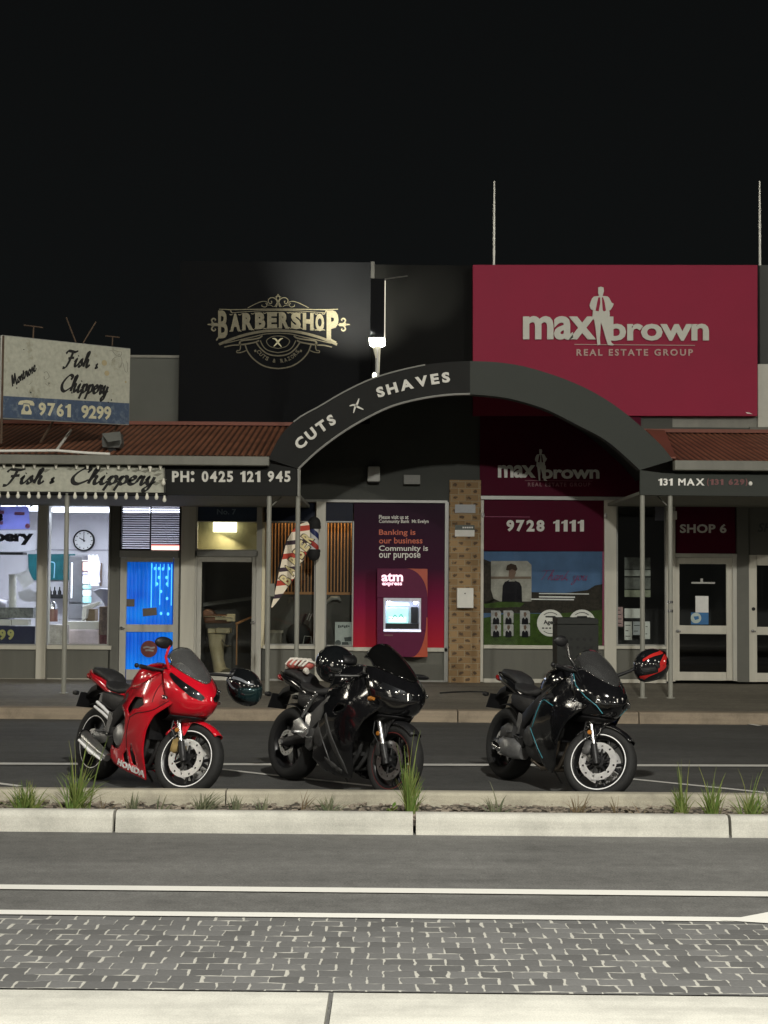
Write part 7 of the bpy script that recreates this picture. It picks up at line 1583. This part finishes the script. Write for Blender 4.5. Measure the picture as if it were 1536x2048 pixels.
black = dict(common, body=M_gloss, body2=M_gloss, fairing=FAIR2, vents=[[(.84, .64), (.92, .70), (1.02, .69), (1.0, .66), (.90, .63)]], nose=NOSE2, screen=dict(v0=.72, uw=.78, top=(1.225, 1.10, 1.04, .16), drop=.13, bulge=.02, mat=M_tint, rim=M_blkplastic), exhaust='none', steer=R(3), heading=R(-52), front_px=(790, 1523), Y=12.62, tape=mat('rim_tape_dark', (.09, .012, .012), .5), disc=mat('dull_disc', (.42, .42, .42), .38, 1., var=.15, scale=30),
    lamps=[[(.10, .40), (.30, .52), (.66, .66), (.74, .58), (.60, .44), (.40, .34), (.18, .32)]], mirrors=(1,), mirror_at=lambda s: Vector((1.12, s * .40, 1.00)), mirror_r=(.018, .10, .022), frame=mat('grey_frame', (.12, .12, .12), .4, .4), peg=mat('bright_alloy', (.62, .62, .61), .28, .8), rail=True, fork_tube=mat('satin_fork', (.42, .42, .42), .3, .9), guard=M_blkplastic, tail=M_gloss,
    inserts=[([(1.0, .14), (.96, .16), (.80, .38), (.70, .60), (.735, .62), (.84, .44), (.98, .24)], mat('satin_grey_panel', (.055, .055, .055), .42)), ([(.90, .13), (.72, .22), (.70, .26), (.82, .22), (.93, .17)], MATS['satin_grey_panel'])], lines=[([(.60, .50), (.70, .36), (.78, .22)], .006, MATS['satin_grey_panel'])], front_signal=M_amber)
motorcycle_black, RmB, locB = motorcycle('glossy black sports motorcycle with tall dark screen and a helmet on its tank', black)
NOSE3 = [(0, .655, 1.47, 1.26, .155), (.12, .70, 1.54, 1.26, .182), (.3, .77, 1.595, 1.25, .208), (.5, .845, 1.575, 1.23, .222), (.7, .92, 1.51, 1.20, .218), (.85, .98, 1.43, 1.16, .203), (1, 1.03, 1.35, 1.12, .178)]
FAIR3 = [(1.43, .86), (1.42, .74), (1.33, .67), (1.23, .59), (1.15, .47), (1.10, .34), (1.05, .22), (.96, .15), (.86, .20), (.77, .31), (.70, .43), (.66, .50), (.74, .62), (.79, .73), (.88, .80), (.96, .86), (1.08, .94), (1.20, .985), (1.33, .965)]
cyan = dict(common, left_px=(1284, 1330), left_Y=13.0, body=M_gloss, body2=M_gloss, fairing=FAIR3, vents=[], nose=NOSE3, screen=dict(v0=.68, uw=.72, top=(1.19, 1.13, 1.06, .14), drop=.11, bulge=.02, mat=glass('smoke_screen', (.55, .57, .57), .05, dark=.18, haze=.22), rim=None), exhaust='under', steer=R(40), heading=R(-65), front_px=(1200, 1523), Y=12.62,
    lamps=[[(.16, .30), (.40, .38), (.66, .50), (.70, .44), (.50, .30), (.24, .22)]], mirrors=(-1,), mirror_at=lambda s: Vector((1.17, s * .335, 1.225)), mirror_r=(.024, .065, .045), stalk_m=M_gloss, headers=mat('blued_steel', (.36, .30, .24), .3, .9, var=.2), fork_upper=mat('satin_upper', (.06, .06, .065), .3, .6), cover=M_darkmetal,
    lines=[([(1.06, .70), (.90, .735), (.84, .72), (.80, .66), (.745, .56), (.70, .50)], .004, M_cyan), ([(.66, .49), (.74, .41), (.80, .33), (.86, .26)], .004, M_cyan)], nose_lines=[[(.30, .10), (.50, .25), (.72, .40), (.90, .62), (.93, .85)]], nose_line_m=M_cyan, caliper=M_darkmetal,
    inserts=[([(.80, .73), (.90, .79), (1.0, .80), (1.06, .75), (.92, .745)], M_blkplastic)])
motorcycle_cyan, RmC, locC = motorcycle('black sports motorcycle with thin cyan accent lines and clear smoky screen', cyan)

# ------------------------------------------------------------------ helmets
def helmet(label, center, facing, shell_m, visor_m, graphics=(), tilt=0., roll=0., s=1.):
    h = bpy.data.objects.new('helmet', None); COL.objects.link(h); LOC[h.name] = Vector((0, 0, 0)); tag(h, label, 'helmet', 'motorcycle helmets')
    def sf(th, ph, k=1.):      # th around, 0 = forward; ph from the bottom (-) to the top
        c = math.cos(ph); d = Vector((math.cos(th) * c, math.sin(th) * c, math.sin(ph)))
        fx = max(0, d.x); chin = max(0, -d.z + .1) * fx
        r = Vector((.158 * (1 + .16 * chin + (.05 if d.x < 0 else 0)), .124 * (1 - .05 * fx), .138)); p = Vector((d.x * r.x, d.y * r.y, d.z * r.z)) * (k * s)
        if p.z < -.112 * s: p.z = -.112 * s - (p.z + .112 * s) * .1
        return p
    b = MB(); b.grid(lambda u, v: sf(u * 2 * math.pi, -math.pi / 2 * .80 + v * (math.pi / 2 * 1.8)), 40, 22, closed_u=True); b.build('shell', shell_m, h, smooth=60)
    b = MB()
    b.grid(lambda u, v: sf((u - .5) * 2 * R(78), R(-17) + v * R(50) * (1 - .35 * abs(2 * u - 1) ** 2.5), 1.018), 20, 8); b.build('visor', visor_m, h, smooth=60, solid=.003)
    b = MB()
    for sg in (-1, 1): b.lathe([(0, .022), (.008, .018), (.010, 0)], 16, Matrix.Translation(sf(sg * R(80), R(4), 1.0)) @ Matrix.Rotation(-sg * R(8), 4, 'Z') @ (Matrix.Identity(4) if sg > 0 else Matrix.Rotation(math.pi, 4, 'Z')))
    b.build('visor_pivot', M_blkplastic, h, smooth=40)
    b = MB(); b.grid(lambda u, v: sf(u * 2 * math.pi, R(-62) + v * R(9), 1.012), 36, 2, closed_u=True); b.build('neck_trim', M_blkplastic, h, smooth=60)
    b = MB()
    b.grid(lambda u, v: sf((u - .5) * R(38), R(-46) + v * R(16), 1.02), 6, 3)
    for a in (-26, 26): b.grid(lambda u, v: sf(R(a) + (u - .5) * R(18), R(46) + v * R(12), 1.025), 4, 3)
    b.grid(lambda u, v: sf(math.pi + (u - .5) * R(70), R(22) + v * R(26), 1.03 + .07 * math.sin(v * math.pi)), 8, 5)
    b.build('air_vent', M_blkplastic, h, smooth=60, solid=.004)
    for k, (a0, a1, p0, p1, w0, w1, m) in enumerate(graphics):
        b = MB(); b.grid(lambda u, v: sf(R(a0 + (a1 - a0) * u), R(p0 + (p1 - p0) * u + (v - .5) * (w0 + (w1 - w0) * u) + 6 * math.sin(u * 5)), 1.006), 16, 4); b.build('graphic', m, h, smooth=60)  # red pattern, and grey streaks painted as reflections
    h.location = center; h.rotation_euler = (Matrix.Rotation(facing, 4, 'Z') @ Matrix.Rotation(tilt, 4, 'Y') @ Matrix.Rotation(roll, 4, 'X')).to_euler()
    return h
M_helm = mat('helmet_black', (.007, .008, .009), .08, coat=1., var=.2); M_irid = mat('iridescent_visor', (.02, .05, .055), .06, .6, coat=1.); M_helmred = mat('helmet_red', (.42, .02, .018), .15, coat=1.)
M_smoke = mat('smoke_visor', (.01, .01, .011), .05, coat=1.); M_helmsheen = mat('helmet_sheen', (.17, .18, .20), .25, coat=.6)
helmet('black helmet with iridescent visor hanging from the far handlebar of the red motorcycle', P(489, 1374, 13.1), R(-35), M_helm, M_irid, [(-120, -20, 30, 52, 12, 4, M_helmsheen), (-150, -85, 0, 14, 14, 5, M_helmsheen), (60, 150, -10, 30, 14, 4, M_helmsheen)], tilt=R(28), roll=R(10), s=1.13)  # grey bands painted on the black shell stand in for reflections
HB = locB + RmB @ Vector((.50, -.03, 1.02))
helmet('big glossy black helmet resting on the tank of the middle motorcycle', HB, R(-52 + 190), M_helm, M_smoke, [], tilt=R(-14), s=1.30)
helmet('red and black helmet hanging from the far bar end of the right motorcycle', P(1302, 1331, 13.0), R(-150), M_helm, M_smoke, [(100, 180, 10, 30, 22, 8, M_helmred), (-170, -70, 20, 36, 16, 6, M_helmred), (8, 112, -34, 2, 26, 12, M_helmred), (-60, 0, -36, -30, 24, 20, M_helmred), (-110, -30, 46, 54, 14, 4, M_helmred), (30, 150, 34, 52, 10, 16, M_helmred), (84, 118, -8, 22, 18, 22, M_helmred)], tilt=R(15), s=1.06)
# ------------------------------------------------------------------ patterned gloves bundle on the pillion seat of the middle motorcycle
gp = thing('riding_gear', 'small red and white patterned bundle lying on the pillion seat of the middle motorcycle', 'bundle', locB + RmB @ Vector((.0, 0, .965)))
M_gred = mat('glove_red', (.42, .10, .08), .6, var=.35, scale=40); M_gwhite = mat('glove_white', (.60, .56, .50), .6, var=.15)
def LB(x, y, z): return locB + RmB @ Vector((x, y, z))
part(gp, 'red_padding', M_gred, lambda b: (b.ell(LB(-.10, -.03, 1.0), (.085, .07, .048), 14, 9), b.ell(LB(.04, -.01, 1.0), (.075, .06, .045), 14, 9)), smooth=60)
part(gp, 'white_strap', M_gwhite, lambda b: ([b.tube([LB(-.15 + .035 * i, -.10, .99), LB(-.14 + .035 * i, -.06, 1.045), LB(-.13 + .035 * i, .0, 1.055), LB(-.12 + .03 * i, .05, 1.02)], [.010, .013, .013, .011], 8) for i in range(0, 8, 2)], [b.tube([LB(.02 + .03 * i, -.08, .985), LB(.03 + .03 * i, -.03, 1.04), LB(.05 + .03 * i, .03, 1.03)], [.009, .012, .010], 8) for i in range(3)]), smooth=60)
part(gp, 'end_tab', M_gwhite, lambda b: (b.tube([LB(-.19, -.05, .95), LB(-.20, -.04, 1.0), LB(-.18, -.02, 1.03)], [.022, .026, .016], 10), b.tube([LB(.10, -.05, .955), LB(.14, -.06, .94)], [.03, .02], 10)), smooth=60)
# ================================================================== grass tufts in the median bed, each its own thing
def leafmat(name, col, dry):
    m, t, b = nodes(name); L = t.links.new
    g = add(t, 'ShaderNodeNewGeometry'); r = add(t, 'ShaderNodeValToRGB'); e = r.color_ramp.elements
    e[0].position = 0; e[0].color = c4(col); e[1].position = 1; e[1].color = c4(dry); L(g.outputs['Random Per Island'], r.inputs[0])
    n = add(t, 'ShaderNodeTexNoise'); n.inputs['Scale'].default_value = 8
    s = add(t, 'ShaderNodeVectorMath', operation='SCALE'); mr = add(t, 'ShaderNodeMapRange'); mr.inputs['To Min'].default_value = .6; mr.inputs['To Max'].default_value = 1.4; L(n.outputs['Fac'], mr.inputs['Value']); L(r.outputs[0], s.inputs[0]); L(mr.outputs[0], s.inputs['Scale'])
    L(s.outputs[0], b.inputs['Base Color']); b.inputs['Roughness'].default_value = .55
    o = t.nodes['Material Output']; tl = add(t, 'ShaderNodeBsdfTranslucent'); L(s.outputs[0], tl.inputs[0]); mx = add(t, 'ShaderNodeMixShader'); mx.inputs[0].default_value = .3
    L(b.outputs[0], mx.inputs[1]); L(tl.outputs[0], mx.inputs[2]); L(mx.outputs[0], o.inputs['Surface'])
    return m
M_green = leafmat('bright_grass', (.10, .19, .03), (.24, .26, .08))
M_grey = leafmat('greygreen_grass', (.10, .135, .07), (.26, .25, .16))
M_dry = leafmat('dry_grass', (.16, .14, .08), (.22, .15, .09))
def tuft(x, ybase, hpx, wpx, n, m, label, lean=0., name='grass_tuft', long_=0, cat='grass tuft', fan=1., blade=1.45):
    g = G(x, ybase, .05); Y = 11.35 + rnd.uniform(-.12, .25); g = P(x, ybase, Y); g.z = .04
    sc = Y / FPX; H = hpx * sc + .06; Wd = wpx * sc; b = MB()
    for i in range(n):
        u = rnd.gauss(0, .42); u = max(-1, min(1, u)); dy = rnd.gauss(0, .4)
        hh = H * rnd.uniform(.55, 1.0) * (1 - .25 * abs(u)); 
        if i < long_: hh = H * rnd.uniform(1.15, 1.5)
        bx, by = rnd.gauss(0, .10) * Wd, rnd.gauss(0, .10) * Wd
        tx, ty = (u * .55 * fan + lean) * Wd + bx, dy * .3 * Wd + by
        curl = rnd.uniform(.5, 1.6) * (.25 + abs(u)) * .35 * Wd * math.copysign(1, u + lean * .5)
        w0 = rnd.uniform(.0022, .0045) * blade; vs = []; k = 6
        for j in range(k + 1):
            t = j / k; px = bx + (tx - bx) * t ** 1.2 + curl * t ** 3 * .6; py = by + (ty - by) * t; pz = hh * (t - .16 * t ** 3 * min(1.5, abs(curl) / max(.02, hh) * 2))
            w = w0 * (1 - t ** 2.2) + .0006; a = i * 1.7
            wx, wy = math.cos(a) * .4 + .9, math.sin(a) * .6
            vs += [(g.x + px - w * wx, g.y + py - w * wy, g.z + pz - .03), (g.x + px + w * wx, g.y + py + w * wy, g.z + pz - .03)]
        b.add(vs, [(2 * j, 2 * j + 1, 2 * j + 3, 2 * j + 2) for j in range(k)])
    return b.build(name, m, None, smooth=80, label=label, cat=cat, group='grass plants in the median bed')
tuft(52, 1612, 72, 74, 120, M_green, 'bushy bright green grass tuft leftmost in the median bed')
tuft(150, 1614, 92, 90, 105, M_green, 'big green grass tuft with long arching blades below the red motorcycle rear wheel', long_=8, lean=.1)
tuft(206, 1615, 46, 44, 9, M_dry, 'few wispy dry blades just right of the big arching green tuft')
tuft(266, 1616, 52, 34, 26, M_grey, 'small upright grass tuft below the red motorcycle belly panel')
tuft(318, 1616, 42, 44, 16, M_grey, 'thin sparse grass tuft below the front edge of the red motorcycle wheel', lean=.15)
tuft(396, 1616, 52, 72, 70, M_grey, 'wide grey green grass tuft fanning right below the red motorcycle front wheel', lean=.32)
tuft(470, 1616, 40, 34, 24, M_grey, 'small grey green grass tuft just right of the red motorcycle front wheel')
tuft(526, 1617, 44, 38, 20, M_grey, 'small grey grass tuft left of the middle motorcycle rear wheel')
tuft(606, 1618, 48, 40, 7, M_dry, 'bare brown twiggy grass plant below the middle motorcycle rear wheel', lean=.2)
tuft(657, 1618, 46, 56, 60, M_grey, 'dense grey green grass tuft below the middle motorcycle belly')
tuft(820, 1621, 108, 46, 110, M_green, 'tall narrow bright green grass tuft in front of the middle motorcycle front wheel', long_=6, fan=.8)
tuft(990, 1622, 48, 62, 24, M_grey, 'sparse grey green grass tuft below the right motorcycle rear wheel', long_=1)
tuft(1150, 1624, 48, 60, 26, M_dry, 'dry straw coloured grass tuft below the right motorcycle front wheel', lean=.15)
tuft(1231, 1625, 46, 24, 6, M_dry, 'few upright dry blades right of the straw coloured tuft')
tuft(1284, 1625, 36, 60, 5, M_dry, 'bent single twig between the dry blades and the green tufts', lean=-.3)
tuft(1364, 1627, 66, 50, 58, M_green, 'green grass tuft with fine pale tips, first of the right hand three', long_=5)
tuft(1424, 1629, 70, 48, 60, M_green, 'green grass tuft with one very long stalk, middle of the right hand three', long_=3)
tuft(1500, 1630, 64, 66, 80, M_green, 'broad green grass tuft at the right end of the median bed', long_=4)
tuft(1548, 1628, 70, 50, 40, M_grey, 'grass tuft half cut off by the right picture edge')
# small leafy weed
b = MB(); g = P(785, 1618, 11.4)
for i in range(16):
    a = i * 2.4; l = rnd.uniform(.03, .065); z = .05 + .012 * (i % 6)
    c = Vector((g.x + .02 * math.cos(a), 11.4 + .02 * math.sin(a), z)); d = Vector((math.cos(a), math.sin(a), .7)).normalized(); s = Vector((-math.sin(a), math.cos(a), 0)) * l * .25
    b.add([c, c + d * l * .5 + s, c + d * l, c + d * l * .5 - s], [(0, 1, 2, 3)])
b.tube([(g.x, 11.4, .02), (g.x, 11.4, .12)], .004, 6)
b.build('leafy_weed', M_green, None, label='small broad leaved weed beside the tall bright green tuft', cat='weed')

# ================================================================== street lamp standing behind the viewer
SL = thing('street_lamp', 'tall grey street lamp with one arm over the near road', 'street lamp', (4.6, .4, 0))
M_galv = mat('galvanised_steel', (.38, .39, .39), .45, .6)
part(SL, 'pole', M_galv, lambda b: b.tube([(4.6, .4, 0), (4.6, .4, 5), (4.6, .4, 9.0)], [.11, .085, .06], 14), smooth=40)
part(SL, 'arm', M_galv, lambda b: b.tube([(4.6, .4, 8.8), (4.3, .6, 9.3), (3.2, 1.45, 9.55), (LAMP.x + .2, LAMP.y - .2, 9.5)], .04, 10), smooth=50)
def f(b):
    q = (LAMP - Vector((0, 11.5, 0))).normalized(); b.lathe([(.03, .0), (.03, .25), (.10, .24), (.22, .10), (.24, 0)], 20, Matrix.Translation(LAMP) @ q.to_track_quat('Z', 'Y').to_matrix().to_4x4(), axis='z')
part(SL, 'lamp_head', M_galv, f, smooth=40)
